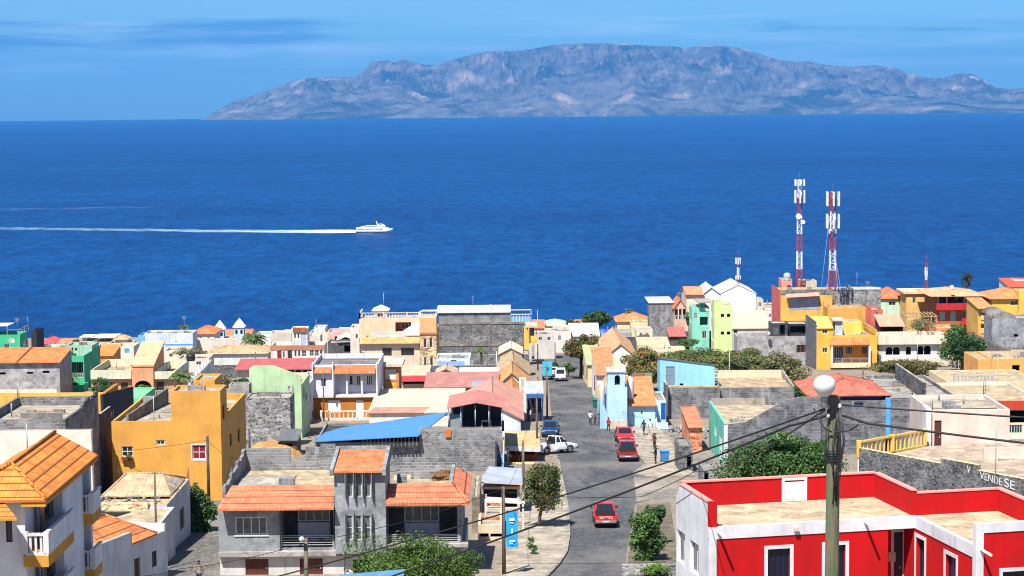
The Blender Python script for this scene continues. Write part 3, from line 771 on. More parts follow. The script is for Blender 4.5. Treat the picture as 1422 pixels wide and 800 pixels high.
# ---------------------------------------------------------------- cream building and the big stone wall building
h = HS('big cream and peach apartment building with white balustrade terraces', 497, 335, name='apartment_building', cat='building')
PC = PL(c(236, 200, 166, .92)); ST = PL(c(222, 204, 180, .92))
b = h.box(502, 583, 474, 16, ST, par=0, f=[('w', 531, 483, 544, 494, SHUT), ('w', 557, 483, 575, 493.5, {'fr': BROWNF, 'nx': 3})])
X0, X1 = h.fx(499.5, 475, -.5)[0], h.fx(583, 475)[0]; z0, z1 = h.Z(540, 477, -.7), h.Z(540, 468, .9)
h.planes([[(X0, -.7, z0), (X1, -.7, z0), (X1, .9, z1), (X0, .9, z1)], [(X0 + .02, 14, z0 + .01), (X0 + .02, -.7, z0 + .01), (X0 + 1, .9, z1), (X0 + 1, 14, z1)]], tile(c(238, 172, 116), .3, .26), .08, 'tile_skirt')
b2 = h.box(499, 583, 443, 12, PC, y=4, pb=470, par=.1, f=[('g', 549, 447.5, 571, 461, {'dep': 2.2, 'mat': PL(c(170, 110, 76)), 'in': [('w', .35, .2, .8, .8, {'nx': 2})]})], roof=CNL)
h.balus((h.fx(517, 468, 1)[0], 1.2), (h.fx(560, 468, 1)[0], 1.2), z1, .75, TRIMW, .35)
zt = b2['z1']; CRB = PL(c(222, 206, 188, .9)); h.balus((b2['x0'] + .1, 4.15), (b2['x1'] - .1, 4.15), zt, 1.1, CRB, .5); h.balus((b2['x0'] + .1, 4.15), (b2['x0'] + .1, 10), zt, 1.1, CRB, .5)
mb = MB()
for k in range(9):
    x = h.fx(561, 462, 3.2)[0] + k * .28; mb.box(x, x + .28, 2.7, 3.7, z1, z1 + .22 * (k + 1))
mb.hexa([(h.fx(560, 460, 2.6)[0], 2.5, z1), (h.fx(583, 460, 2.6)[0], 2.5, z1), (h.fx(583, 460, 2.6)[0], 2.65, z1), (h.fx(560, 460, 2.6)[0], 2.65, z1),
         (h.fx(560, 460, 2.6)[0], 2.5, z1 + .9), (h.fx(583, 460, 2.6)[0], 2.5, z1 + 2.6), (h.fx(583, 460, 2.6)[0], 2.65, z1 + 2.6), (h.fx(560, 460, 2.6)[0], 2.65, z1 + .9)])
h.part('stair', mb, TRIMW)
pv = h.box(519, 538, 432, 3, PL(OFFW), y=9, pb=443, par=0, f=[('a', 523, 434, 534, 442, {'dep': .6})]); h.hip(pv, .75, plain(c(236, 234, 230), .7), oh=.3)
w = h.box(583.4, 606, 463, 14, rubble(c(176, 150, 118), 2.2), y=-.6, par=0, f=[('w', 588, 470, 592.5, 483, {'nx': 1}), ('w', 596, 469.5, 600.5, 482.5, {'nx': 1}), ('w', 588.5, 496, 592.5, 509, {'nx': 1}), ('w', 597, 496, 601.5, 508.5, {'nx': 1})])
w2 = h.box(583.4, 606, 441, 12, PL(c(232, 176, 124, .92)), y=.6, pb=463.2, par=.2, roof=CNL)
h.pslab('cornice', 582.6, 607, 462, 464.4, PL(c(176, 122, 80)), y=-.6, out=.15, dep=.9)
h.balus((w2['x0'] + .1, .8), (w2['x1'] - .1, .8), w2['z1'], 1.1, TRIMW, .35)
h.pslab('roof_beam', 586, 606, 430.5, 432.5, TRIMW, y=.6, out=.1, dep=.3)

h = HS('huge windowless dark stone building with plastered top storey in mid-town', 608, 370, name='apartment_building', cat='building')
b = h.box(609, 728, 448.5, 18, RB, par=.1, roof=CNG)
b2 = h.box(609.5, 708.5, 434, 8, concrete(c(170, 172, 176)), y=3, pb=449, par=.1)
h.pslab('roof_slab', 606, 709, 430.6, 434, PL(c(216, 214, 212)), y=3, out=.3, dep=8.6)
for px in (640, 682): h.pslab('pilaster', px - 1.4, px + 1.4, 449, 495, concrete(c(140, 138, 138)), out=.05, dep=.05)
for py in (449, 479): h.pslab('ring_beam', 609, 727.5, py - 1, py + .9, concrete(c(176, 166, 150)), out=.09, dep=.09)
g = h.pslab('glass_railing', 709, 738, 437.5, 446.5, plain(c(120, 176, 226), .2, 0, .5, 'tinted_glass'), y=2.6, dep=.06)
mb = MB()
for k in range(8):
    x = h.fx(709.5 + k * 4, 440, 2.5)[0]; mb.box(x - .05, x + .05, 2.45, 2.58, h.Z(720, 447.5, 2.5), h.Z(720, 437, 2.5))
a, q = h.fx(709, 437, 2.5)[0], h.fx(738, 437, 2.5)[0]; zz = h.Z(720, 437, 2.5); mb.box(a, q, 2.4, 2.6, zz, zz + .14)
zz = h.Z(720, 431, 2.5); mb.box(a, q, 2.4, 2.6, zz, zz + .16); mb.box(q - .12, q, 2.45, 2.6, h.Z(720, 447, 2.5), zz); mb.box(a + 5, a + 5.1, 2.45, 2.6, h.Z(720, 447, 2.5), zz)
h.part('railing', mb, TRIMW)
h.box(728.2, 738, 448.5, 16, PL(c(206, 200, 190)), y=1.5, par=.2, roof=CNL)

h = HS('yellow house with a corner balcony at the end of the dark stone building', 729, 352)
YW = PL(c(226, 190, 96, .9))
b = h.box(728, 735, 458, 9, YW, par=.3, r=[('o', 737, 466, 741, 478), ('o', 736, 482, 742, 494)], roof=CNL)
mb = MB(); x = b['x1']; z0, z1 = h.Z(735, 476), h.Z(735, 467)
mb.box(x + .004, x + 1.4, .5, 9, z0 - .15, z0); mb.box(x + 1.28, x + 1.4, .5, 9, z0, z1); mb.box(x + .004, x + 1.28, .5, .62, z0, z1); h.part('balcony', mb, YW)
h.slab('roof_slab', b['x0'] + .4, x + 1.5, 2, 9, h.Z(735, 457), h.Z(735, 457) + .25, PL(c(206, 170, 150)))
h.box(729, 742, 452, 5, PL(c(176, 150, 140)), y=9.2, par=.2, pb=470, f=[('o', 737, 456, 741, 461)])

h = HS('low shop with blue-white front wall below the dark stone building', 605, 300)
b = h.box(606, 653, 498, 7, PL(c(206, 222, 236, .9)), par=.3, f=[('w', 626, 500, 634, 506, {}), ('o', 610, 501, 612, 503)], roof=CNL)
h.pslab('stripe', 606.5, 645, 502, 507, plain(c(130, 170, 206)), out=.03, dep=.03)
h = HS('dark rubble boundary wall below the low blue-white shop', 597, 288, name='boundary_wall', cat='wall'); h.box(597, 690, 507.5, .5, RBD, par=0); 
h = HS('dark rubble yard wall beside the peach gabled house', 658, 322, name='yard_wall', cat='wall'); h.box(657, 694, 493, .5, RB, par=0)
h = HS('peach house with a low gable and two square vents beside the street', 694, 320)
b = h.box(694, 725, 491.5, 9, PL(c(222, 186, 156, .9)), par=0, f=[('w', 700, 494, 711, 501.5, {'gl': RBD, 'nx': 2}), ('w', 720, 494, 724, 501.5, {'gl': RBD})]); h.gable(b, .95, PL(c(228, 200, 172)), ax='y', oh=.2)
h.box(725.3, 735, 492, 6, RB, y=.5, par=.2)

h = HS('cream-roofed shop with a red front awning strip behind the cream warehouse', 557, 266)
b = h.box(556, 594, 522, 7, PL(c(206, 184, 160)), par=0, f=[('o', 560, 526, 590, 534, {'dep': .5})]); h.shed(b, .35, sheet(c(226, 208, 172)), oh=.3)
X0, X1 = h.fx(555, 524, -1)[0], h.fx(592, 524, -1)[0]; z = h.Z(574, 527, -1.4); h.planes([[(X0, -1.4, z - .25), (X1, -1.4, z - .25), (X1, -.36, z + .3), (X0, -.36, z + .3)]], sheet(c(206, 60, 66)), .05, 'awning')
h = HS('small peach gable-roofed house between the pink market shed and the rubble wall', 606, 276)
b = h.box(606, 633, 519, 5, PL(c(216, 176, 150)), par=0); h.gable(b, .6, sheet(c(226, 190, 160)), ax='y', oh=.2)
h = HS('dark wooden lean-to shed in the yard right of the rubble stone house', 388, 196, name='shed', cat='shed')
b = h.box(388, 412, 612, 4, wood(c(84, 76, 68)), par=0, f=[('o', 392, 616, 406, 640, {'dep': .3})]); h.shed(b, .4, sheet(c(120, 122, 126)), oh=.3)
h = HS('rough low stone wall below the lilac-white side house', 425, 205, name='yard_wall', cat='wall'); h.box(414, 446, 622, .4, RBL, par=0)
h = HS('weathered block wall with old plaster left of the mint bungalow yard', 236, 262, name='yard_wall', cat='wall'); h.box(200, 238, 552, .4, CN, par=0)
# row of tile roofs along the left of the street
for (label, px0, px1, eave, d, dep, rise, mat, wall) in (
    ('house with pale beige weathered roof, uppermost of the street row on the left', 691, 734, 519, 292, 13, 1.7, tile(BEIGE_T, .3, .24), PL(c(226, 206, 176))),
    ('house with mixed orange and tan roof, middle of the street row on the left', 690, 732, 537, 265, 11, 1.8, tile(c(232, 170, 112), .3, .24), PL(c(230, 210, 186))),
    ('house with patched orange roof, nearest of the street row on the left', 692, 731, 559, 243, 9, 1.8, tile(c(222, 150, 98), .3, .24), PL(c(226, 208, 190)))):
    h = HS(label, px0, d); b = h.box(px0, px1, eave, dep, wall, par=0, r=[('d', px1 + .3, eave + 6, px1 + 1.4, eave + 24)]); h.gable(b, rise, mat, ax='y', oh=.3, side=.25)
h = HS('white street-side shop with dark doorway beside the market stall', 722, 236)
h.box(722, 731, 546, 14, PL(c(232, 226, 214, .9)), par=.1, r=[('d', 732, 552, 734, 588)], roof=CNL)

# ---------------------------------------------------------------- market roofs
h = HS('low warehouse with a wide cream sheet roof and pink lower strip', 511, 228)
b = h.box(513, 640, 574, 17, PL(c(232, 226, 214, .9)), par=0)
k = h.Z(570, 540, 17) - h.Z(570, 574, 0); h.shed(b, k - .1, sheet(c(238, 220, 190, .9), .3, .6), oh=.2, side=.2)
X0, X1 = b['x0'] - .22, h.fx(588, 572, 0)[0]; kk = k / 17
h.planes([[(X0, -.3, b['z1'] + .15 - .3 * kk), (X1, -.3, b['z1'] + .15 - .3 * kk), (X1 + .6, 3.4, b['z1'] + .15 + 3.4 * kk), (X0 + .6, 3.4, b['z1'] + .15 + 3.4 * kk)]], sheet(c(226, 160, 132)), .06, 'lower_sheet')
h = HS('market shed with pink corrugated roof and open dark side', 592, 252)
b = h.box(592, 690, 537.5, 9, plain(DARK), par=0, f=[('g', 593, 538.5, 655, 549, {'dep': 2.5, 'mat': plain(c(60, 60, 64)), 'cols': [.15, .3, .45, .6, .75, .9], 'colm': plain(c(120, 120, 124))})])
h.shed(b, .6, sheet(c(206, 138, 122)), oh=.6, side=.3)
h.planes([[(h.fx(655, 537)[0], -.66, b['z1'] + .16 - .1), (b['x1'] + .3, -.66, b['z1'] + .06), (b['x1'] + .3, 2.8, b['z1'] + .4), (h.fx(655, 537)[0], 2.8, b['z1'] + .4)]], sheet(c(160, 172, 200)), .05, 'grey_sheet')
h = HS('market hall with white sheet roof right of the pink corrugated roof', 640, 266)
b = h.box(638, 690, 524, 7, PL(c(226, 224, 220)), par=0); h.shed(b, .3, sheet(c(236, 234, 226, .9)), oh=.3)
h = HS('shop with blush-pink gabled roof and white scalloped gable front', 640, 214)
b = h.box(641, 723, 582, 20, PL(c(216, 222, 232, .9)), par=0, f=[('o', 643, 583, 700, 600, {'dep': .5})]); h.gable(b, 1.7, sheet(c(226, 160, 134), .25), ax='y', oh=.4, side=.3)
h = HS('open dark roof terrace with steel posts and a shallow pink canopy', 620, 183.5)
b = h.box(621, 697, 597, 7, BLD, par=.02, roof=concrete(c(70, 68, 72))); z = b['z1']; zc = h.Z(660, 562, 0)
ze = h.Z(640, 566, 0)
xm = h.fx(661, 560)[0]
h.planes([[(b['x0'], 8, ze), (b['x0'], -.3, ze), (xm, -.3, zc + .25), (xm, 8, zc + .25)], [(b['x1'] + .3, -.3, ze), (b['x1'] + .3, 8, ze), (xm, 8, zc + .25), (xm, -.3, zc + .25)]], sheet(c(208, 134, 116), .3), .06, 'canopy')
mb = MB()
for px in (622.5, 640, 660, 679, 696.5):
    x = h.fx(px, 580)[0]
    for y in ((.1, 6.8) if px != 660 else (.1,)): mb.tube([(x, y, z), (x, y, ze + (.2 if 630 < px < 690 else 0))], .05, 6)
mb.bar((b['x0'], .1, z + .06), (b['x1'], .1, z + .06), .1); h.part('posts', mb, plain(c(190, 192, 196), .5))
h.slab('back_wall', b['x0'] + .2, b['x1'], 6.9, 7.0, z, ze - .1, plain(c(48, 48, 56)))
h.slab('metal_sheet', h.fx(624, 590)[0], h.fx(642, 590)[0], .35, .4, z, z + 1.4, sheet(c(170, 178, 188), .1))
mb = MB(); x = b['x1'] - 1; mb.box(x - .9, x, 1, 1.5, z + .62, z + .68); mb.box(x - .9, x - .84, 1, 1.06, z, z + .62); mb.box(x - .06, x, 1, 1.06, z, z + .62); t = mb.build('table', plain(c(220, 220, 220)))
t.location = h.o; tag(t, 'pale little table on the dark roof terrace under the pink canopy', 'table')

h = HS('grey cinder block house with sagging blue lean-to roof and blue steps', 437, 180)
b = h.box(437, 582, 614, 11, BL, par=.25, roof=concrete(c(90, 88, 92)), pb=None)
b2 = h.box(582.3, 697, 598, 2, BL, par=.1, roof=CN)
X = [h.fx(436, 613, -1)[0], h.fx(581, 605, -1)[0], h.fx(623, 574, 10)[0], h.fx(452, 597, 10)[0]]
Zs = [h.Z(436, 613, -1), h.Z(581, 605, -1), h.Z(623, 572, 10), h.Z(452, 597, 10)]
p4 = [(X[0], -1, Zs[0]), (X[1], -1, Zs[1]), (X[2], 10, Zs[2]), (X[3], 10, Zs[3])]
h.planes([p4], plain(c(80, 138, 212, .9), .5, name='blue_sheet', vary=.12), .08, 'blue_roof')
mb = MB()
for k in range(15):
    t = (k + .5) / 15; x = X[0] + (X[1] - X[0]) * (.45 + .55 * t); zt_ = Zs[0] + (Zs[1] - Zs[0]) * (.45 + .55 * t); mb.box(x - .05, x + .05, -.7, -.6, b['z1'] - .3, zt_ + .02)
h.part('slatted_wall', mb, wood(c(120, 110, 100)))
mb = MB(); x0, x1 = h.fx(688, 640, 0)[0], h.fx(699, 640, 0)[0]
z0 = h.Z(693, 650, 0)
for k in range(9): mb.box(x0 + .5, x1, -2.4 + k * .3, -2.1 + k * .3, -3, z0 + .19 * k)
h.part('stair', mb, plain(c(120, 150, 200))); h.slab('stair_wall', x0, x0 + .15, -2.4, .8, -3, h.Z(690, 612, 0), plain(c(56, 52, 80)))
mb = MB()
for k in range(5): mb.box(x1 + .02, x1 + .06, -2.3 + k * .7, -2.25 + k * .7, z0 - .3, z0 + .9 + .42 * k)
mb.bar((x1 + .04, -2.3, z0 + .9), (x1 + .04, .6, z0 + 2.7), .07); h.part('railing', mb, RAILM)
h.slab('meter_box', h.fx(619, 600, 0)[0], h.fx(626, 600, 0)[0], -.15, -.01, h.Z(622, 607, 0), h.Z(622, 596, 0), plain(c(200, 110, 50)))

h = HS('low house with tan tin awning and orange porch wall beside the white pickup', 704, 189)
b = h.box(704, 746, 617, 8, PL(c(196, 112, 62, .9)), par=0, f=[('g', 705, 618, 745, 642, {'dep': 2.2, 'mat': PL(c(206, 130, 80, .9)), 'cols': [.98], 'colm': plain(c(170, 96, 60)), 'rail': 'solid', 'railh': .75, 'railm': PL(c(186, 84, 46, .9)), 'in': [('d', .25, .25, .42, 1.0, {'m_': plain(c(226, 222, 214))})]})])
k = h.Z(725, 595, 7) - h.Z(725, 616, -1); kk = k / 8
X0, X1 = b['x0'] - .2, b['x1'] + .3
h.planes([[(X0, -1.4, b['z1'] + .1), (X1, -1.4, b['z1'] - .1), (X1, 6, b['z1'] + kk * 7.2), (X0, 6, b['z1'] + .2 + kk * 7.2)]], tile(c(226, 190, 140), .9, .3), .06, 'roof_sheet')
mb = MB(); mb.hexa([(X0, -1.5, b['z1'] - .35), (X1, -1.5, b['z1'] - .5), (X1, -1.41, b['z1'] - .5), (X0, -1.41, b['z1'] - .35), (X0, -1.5, b['z1'] + .12), (X1, -1.5, b['z1'] - .08), (X1, -1.41, b['z1'] - .08), (X0, -1.41, b['z1'] + .12)]); h.part('fascia', mb, TRIMW)
h.pslab('front_wall', 699, 742, 643, 652, PL(c(236, 214, 130, .9)), y=-3, dep=.3)

h = HS('market stall with slanted pale blue roof and dark counter by the road', 730, 233, name='market_stall', cat='stall')
X0, X1 = h.fx(731, 560)[0], h.fx(755, 560)[0]; zt = h.Z(743, 546); zb = h.Z(743, 588)
h.planes([[(X0, -.3, zt), (X1, -.3, zt), (X1, 5, zt + .75), (X0, 5, zt + .75)]], sheet(c(196, 206, 220), .2), .06, 'roof')
mb = MB()
for x in (X0 + .1, X1 - .1):
    for y in (0, 4.8): mb.box(x - .05, x + .05, y - .05, y + .05, -.3, zt + (.05 if y == 0 else .7))
h.part('posts', mb, plain(c(60, 90, 140)))
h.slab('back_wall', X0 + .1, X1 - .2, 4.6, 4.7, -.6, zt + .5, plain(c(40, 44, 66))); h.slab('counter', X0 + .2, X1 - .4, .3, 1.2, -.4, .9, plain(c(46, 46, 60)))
h.slab('valance', X0, X1, -.33, -.31, zt - .55, zt - .02, plain(c(60, 96, 160)))
h.slab('step', X0 - .2, X1 - .2, -2.2, -.4, -.9, -.12, CNL)

# ---------------------------------------------------------------- grey house with orange roofs (centre foreground)
h = HS('grey rendered house with orange tile roofs and a central stair tower', 303, 122, name='house')
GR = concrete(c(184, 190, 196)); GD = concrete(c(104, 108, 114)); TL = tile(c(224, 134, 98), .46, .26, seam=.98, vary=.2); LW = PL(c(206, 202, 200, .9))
WG = plain((.13, .155, .165, 1), .25, 0, .5, 'patterned_glass', .35); W4 = dict(nx=4, gl=WG, t=.08)
b = h.box(303, 388, 702, 10, GR, par=0, pb=769, f=[('w', 326.5, 718, 371, 743, dict(W4, sill=TRIMW))])
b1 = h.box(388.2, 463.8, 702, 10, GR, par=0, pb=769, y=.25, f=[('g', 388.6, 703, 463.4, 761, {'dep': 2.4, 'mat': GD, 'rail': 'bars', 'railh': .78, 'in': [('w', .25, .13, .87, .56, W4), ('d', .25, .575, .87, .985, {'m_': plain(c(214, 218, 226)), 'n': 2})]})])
FN = dict(nx=1, ny=2, gl=WG, t=.05)
tw = h.box(464, 535, 652, 4.6, GR, y=-.35, par=0, pb=769, f=[('w', 481, 656, 489.5, 690, FN), ('w', 493, 656, 502, 690, FN), ('w', 505.5, 656, 514.5, 690, FN), ('w', 481, 716, 489.5, 750, FN), ('w', 493, 716, 502, 750, FN), ('w', 505.5, 716, 514.5, 750, FN)])
for r0, r1 in ((654, 693), (714, 753)):
    for px in (479.2, 491.2, 503.4, 516): h.pslab('window_fin', px - .9, px + .9, r0, r1, concrete(c(170, 172, 174)), y=-.35, out=.36, dep=.36)
k = h.Z(510, 616, 5) - h.Z(500, 652, -.6)
h.planes([[(tw['x0'] - .1, -.75, tw['z1'] - .05), (tw['x1'] - .15, -.75, tw['z1'] - .05), (tw['x1'] - .15, 4.2, tw['z1'] + k - .2), (tw['x0'] - .1, 4.2, tw['z1'] + k - .2)]], tile(c(216, 138, 92), .24, .2), .1, 'tower_roof')
mb = MB()
for x in (tw['x0'] - .24, tw['x1'] - .16):
    mb.hexa([(x, -.8, tw['z1'] - .3), (x + .22, -.8, tw['z1'] - .3), (x + .22, 4.3, tw['z1'] - .3), (x, 4.3, tw['z1'] - .3), (x, -.8, tw['z1'] + .08), (x + .22, -.8, tw['z1'] + .08), (x + .22, 4.3, tw['z1'] + k - .02), (x, 4.3, tw['z1'] + k - .02)])
mb.hexa([(tw['x0'], 4.31, tw['z1'] - .3), (tw['x1'], 4.31, tw['z1'] - .3), (tw['x1'], 4.5, tw['z1'] - .3), (tw['x0'], 4.5, tw['z1'] - .3), (tw['x0'], 4.31, tw['z1'] + k), (tw['x1'], 4.31, tw['z1'] + k), (tw['x1'], 4.5, tw['z1'] + k), (tw['x0'], 4.5, tw['z1'] + k)])
h.part('tower_parapet', mb, GR)
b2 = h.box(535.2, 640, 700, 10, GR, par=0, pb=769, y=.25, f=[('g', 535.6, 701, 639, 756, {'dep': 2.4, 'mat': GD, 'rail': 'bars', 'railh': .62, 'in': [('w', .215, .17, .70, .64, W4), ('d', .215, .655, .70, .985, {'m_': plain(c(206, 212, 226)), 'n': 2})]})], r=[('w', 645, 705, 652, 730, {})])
# roofs over the front, folded round the right side
zE = b['z1'] + .04
def fr(px, py, y): p = h.loc(px, py, 1, y); return (p.x, y, p.z)
yb = 2.6; zR = h.Z(400, 673.5, yb)
h.planes([[fr(301.5, 702, -1.0)[:2] + (zE - .05,), fr(463.5, 702, -1.0)[:2] + (zE - .05,), fr(463.5, 673, yb)[:2] + (zR,), fr(322, 673, yb)[:2] + (zR,)]], TL, .12, 'tile_roof')
zE2 = h.Z(600, 699.5, -1.0); zR2 = h.Z(600, 671, yb); xe = fr(651, 699, -1)[0]; xr = fr(629, 671, yb)[0]
h.planes([[fr(535.5, 699.5, -1.0)[:2] + (zE2,), (xe, -1.0, zE2), (xr, yb, zR2), fr(537, 671, yb)[:2] + (zR2,)],
          [(xe, -1.0, zE2), (xe, 8.4, zE2), (xr, 8.4, zR2), (xr, yb, zR2)]], TL, .12, 'tile_roof')
mb = MB(); mb.tube([(xe, -1, zE2 + .05), (xr, yb, zR2 + .05)], .1, 6); h.part('hip_cap', mb, TL)
h.slab('roof_beam', xr - .25, xr - .02, yb, 8.6, zR2 - .5, zR2 + .1, GR)
h.slab('side_wall', xe - .75, xe - .6, .2, 8.4, h.Z(640, 769), zE2 - .15, GR)
# ledge, ground floor
h.pslab('floor_ledge', 303, 535, 767.4, 771.6, concrete(c(206, 200, 196)), y=0, out=.25, dep=.6); h.pslab('floor_ledge', 535.2, 650, 756.5, 760, concrete(c(206, 200, 196)), y=0, out=.2, dep=.6)
BD = {'m_': plain(c(92, 44, 30), .6, name='brown_wood'), 'n': 4}
g0 = h.box(305.5, 478, 771.8, 9, LW, y=.2, par=0, f=[('d', 341, 776, 373, 812, BD), ('d', 416.5, 775, 448.5, 812, BD)])
g1 = h.box(478.3, 646, 761, 9, LW, y=.3, par=0, f=[('o', 490, 777, 520, 815, {'dep': .5})])
# flat roof terrace behind, with ragged block parapets
zf = zE - .1
mb = MB(); X0, X1 = b['x0'], tw['x0']; y1 = 12.5
for k in range(7):
    a = X0 + .1 + (X1 - X0 - .1) * k / 7; q = X0 + .1 + (X1 - X0 - .1) * (k + 1) / 7 - .002
    mb.box(a, q, y1 - .2, y1, zf - 1, zf + (1.5, 1.5, 1.5, .55, 1.55, 1.75, 1.6)[k])
mb.box((X0 + X1) / 2 - .4, (X0 + X1) / 2 + .6, 4.9, 5.3, zf, zf + .8); mb.box(X0 + 2.3, X0 + 2.9, 3.2, 3.5, zf, zf + .55)
for k in range(10): mb.box(X0 - .1, X0 + .1, 2.7 + k * .98, 2.7 + k * .98 + .97, zf - .4, zf + .55 + .08 * k + (.2 if k % 3 == 0 else 0))
h.parts('block_parapet', mb, 8, BL); h.slab('terrace_floor', X0 + .11, X1, 2.7, 12.2, zf - .14, zf, CNB)
mb = MB(); X2 = b2['x1']; mb.box(tw['x1'] + .01, X2 - .1, 10.3, 10.6, zf - .3, zf + 1.1); mb.box(tw['x1'] + .4, tw['x1'] + 1.0, 5.2, 5.7, zf, zf + .9); mb.box(tw['x1'] + 1.1, tw['x1'] + 3.2, 8.6, 9.3, zf, zf + .5); h.parts('block_parapet', mb, 8, BL)
h.slab('terrace_floor', tw['x1'] + .02, xr - .26, 2.7, 10.2, zf - .14, zf, CNB)
mb = MB(); 
for k in range(7): 
    a = rnd.uniform(-.5, .5); x = tw['x1'] + 3.6 + rnd.uniform(-.4, .4); mb.bar((x - .8, 8 + a * .6, zf + .06 + .1 * k), (x + .8, 8 - a * .6, zf + .1 + .1 * k), .14)
o = pieces('timber_pile', 'timber', mb, 8, wood(c(150, 110, 76))); o.location = h.o; tag(o, 'heap of old timber on the right roof terrace of the grey house', 'timber')

# sheds and pergola right of the grey house
h = HS('shed with grey corrugated roof edged in pink, right of the grey house', 668, 150, name='shed', cat='shed')
b = h.box(668, 722, 676, 5, PL(c(200, 180, 160)), par=0, f=[('o', 672, 679, 718, 706, {'dep': .5})])
z0 = h.Z(695, 671, -.6); z1 = h.Z(700, 649, 5)
h.planes([[(h.fx(666, 670, -.6)[0], -.6, z0 + .1), (h.fx(726, 672, -.6)[0], -.6, z0 - .1), (h.fx(725, 652, 5)[0], 5, z1 - .1), (h.fx(679, 648, 5)[0], 5, z1 + .1)]], sheet(c(176, 184, 200), .4, .5), .07, 'roof', edge=plain(c(226, 170, 150)))
h = HS('cream yard house with brick patches and open concrete frame beside the blue banner', 664, 136)
b = h.box(664, 698, 729, 9, PL(c(222, 200, 170, .9)), par=.3, f=[('o', 667, 741, 678, 746, {'dep': .3}), ('o', 681, 741, 697, 746, {'dep': .3}), ('g', 666, 762, 698, 776, {'dep': .6, 'mat': PL(c(206, 170, 130))})], roof=CNL)
h.pslab('cornice', 662, 699, 756, 760, PL(c(214, 196, 170)), out=.3, dep=.5)
mb = MB(); zp = h.Z(700, 690, 6)
for k in range(4): mb.bar((b['x0'] + .4, 4.6 + k * .9, zp - .1 * k), (b['x1'] + 1.6, 4.6 + k * .9, zp - .1 * k - .2), .12)
for y in (4.6, 7.3): mb.box(b['x1'] + 1.4, b['x1'] + 1.52, y - .06, y + .06, -1, zp - .2); mb.box(b['x0'] + .4, b['x0'] + .52, y - .06, y + .06, -1, zp - .05)
h.part('pergola_beams', mb, plain(c(206, 204, 200)))
h.box(668, 698, 718, 5, rubble(c(190, 110, 76), 4), y=3, par=.1, pb=735)
h = HS('narrow stepped concrete lean-to between the grey house and the pink-edged shed', 654, 140, name='shed', cat='shed')
b = h.box(655, 666, 690, 9, concrete(c(176, 160, 140)), par=.1)

# ---------------------------------------------------------------- ochre house, unfinished block house, pink wall
h = HS('large ochre yellow house with roof terrace and red-paned white window', 155, 160)
OC = PL(c(220, 160, 74, .92), .25); OCD = OC
b = h.box(155, 238, 585, 13, OC, par=.35, roof=CNL, f=[('w', 169, 620, 185, 634, {'nx': 2, 'ny': 2}), ('w', 217, 611, 229, 618, {})])
t1 = h.mbox(b['x1'], h.fx(306, 560)[0], 0, 3.6, b['z0'], h.Z(272, 543), OC, par=.25, roof=CNL, f=[('w', 267, 618, 286, 638, {'nx': 2, 'ny': 2, 'gl': plain(c(130, 34, 44), .3), 'trim': TRIMW, 'tw': .1})], r=[('w', 309, 562, 312, 582, {'nx': 1, 'fr': BROWNF})])
t2 = h.mbox(t1['x0'], t1['x1'], 3.61, 15, t1['z0'] - .6, h.Z(275, 574, 3.61), OC, par=.5, roof=CNL, r=[('w', 319, 602, 322, 620, {'nx': 1, 'fr': BROWNF}), ('w', 330, 596, 333, 614, {'nx': 1, 'fr': BROWNF}), ('w', 311, 628, 314, 645, {'nx': 1, 'fr': BROWNF}), ('d', 320, 648, 324, 672, {'m_': plain(c(226, 226, 226))}), ('d', 332, 636, 336, 660, {'m_': plain(c(226, 226, 226))})])
h.mbox(h.fx(268, 530, 4)[0], h.fx(298, 530, 4)[0], 4, 8, t2['z1'], h.Z(285, 528, 4), OC, par=.2, roof=CNL, f=[('o', 276, 533, 279, 537)])
h.mbox(b['x0'] + .3, h.fx(203, 560, 8)[0], 12.4, 12.8, b['z1'] - .4, h.Z(175, 551, 12.4), concrete(c(196, 190, 180)), par=0)
mb = MB(); mb.hexa([(b['x0'] + 1.0, 1, b['zr']), (b['x0'] + 1.2, 1, b['zr']), (b['x0'] + 2.6, 12, b['zr']), (b['x0'] + 2.4, 12, b['zr']), (b['x0'] + 1.0, 1, b['z1'] + .35), (b['x0'] + 1.2, 1, b['z1'] + .35), (b['x0'] + 2.6, 12, b['z1'] + 1.0), (b['x0'] + 2.4, 12, b['z1'] + 1.0)]); h.part('terrace_wall', mb, concrete(c(150, 148, 146)))
x, z = h.fx(177, 634)
mb = MB(); mb.box(x - .45, x + .45, -.35, -.06, z - .25, z - .02); o = mb.build('window_box', plain(c(120, 70, 40))); o.location = h.o; WB = o
tag(o, 'flower box under the left window of the ochre yellow house', 'flower box')

h = HS('unfinished grey block house with rough concrete roof at left', 0, 148)
b = h.box(-30, 91, 583, 12, block((.2, .2, .205, 1)), par=.7, roof=concrete(c(206, 194, 176)), r=[], top=CNG)
h.mbox(b['x1'] - .2, b['x1'] + .0, 12.02, 17, b['z0'], b['z1'] - 1.6, BLD, par=0)
mb = MB(); 
for k in range(6): mb.box(b['x1'] - .19, b['x1'] - .01, 6 + k * 1.0, 6 + k + .98, b['z1'] - .2, b['z1'] + .12 + .16 * (k % 3))
h.part('rough_blocks', mb, BLD)
mb = MB()
for k in range(9): x = b['x0'] + 2.6 + rnd.uniform(-1, 1.6); y = 3 + rnd.uniform(0, 6); mb.bar((x, y, b['zr'] + .05), (x + rnd.uniform(.6, 1.6), y + rnd.uniform(-.8, .8), b['zr'] + .08), .13)
o = pieces('plank_pile', 'plank', mb, 8, wood(c(176, 140, 110))); o.location = h.o; tag(o, 'loose planks scattered on the rough roof of the unfinished block house', 'planks')
h.mbox(b['x1'] - 4.4, b['x1'] - 1.2, 4.2, 4.4, b['zr'], b['zr'] + .55, CNG, par=0)
h = HS('flat house with a yellow parapet strip behind the unfinished block house', 0, 178)
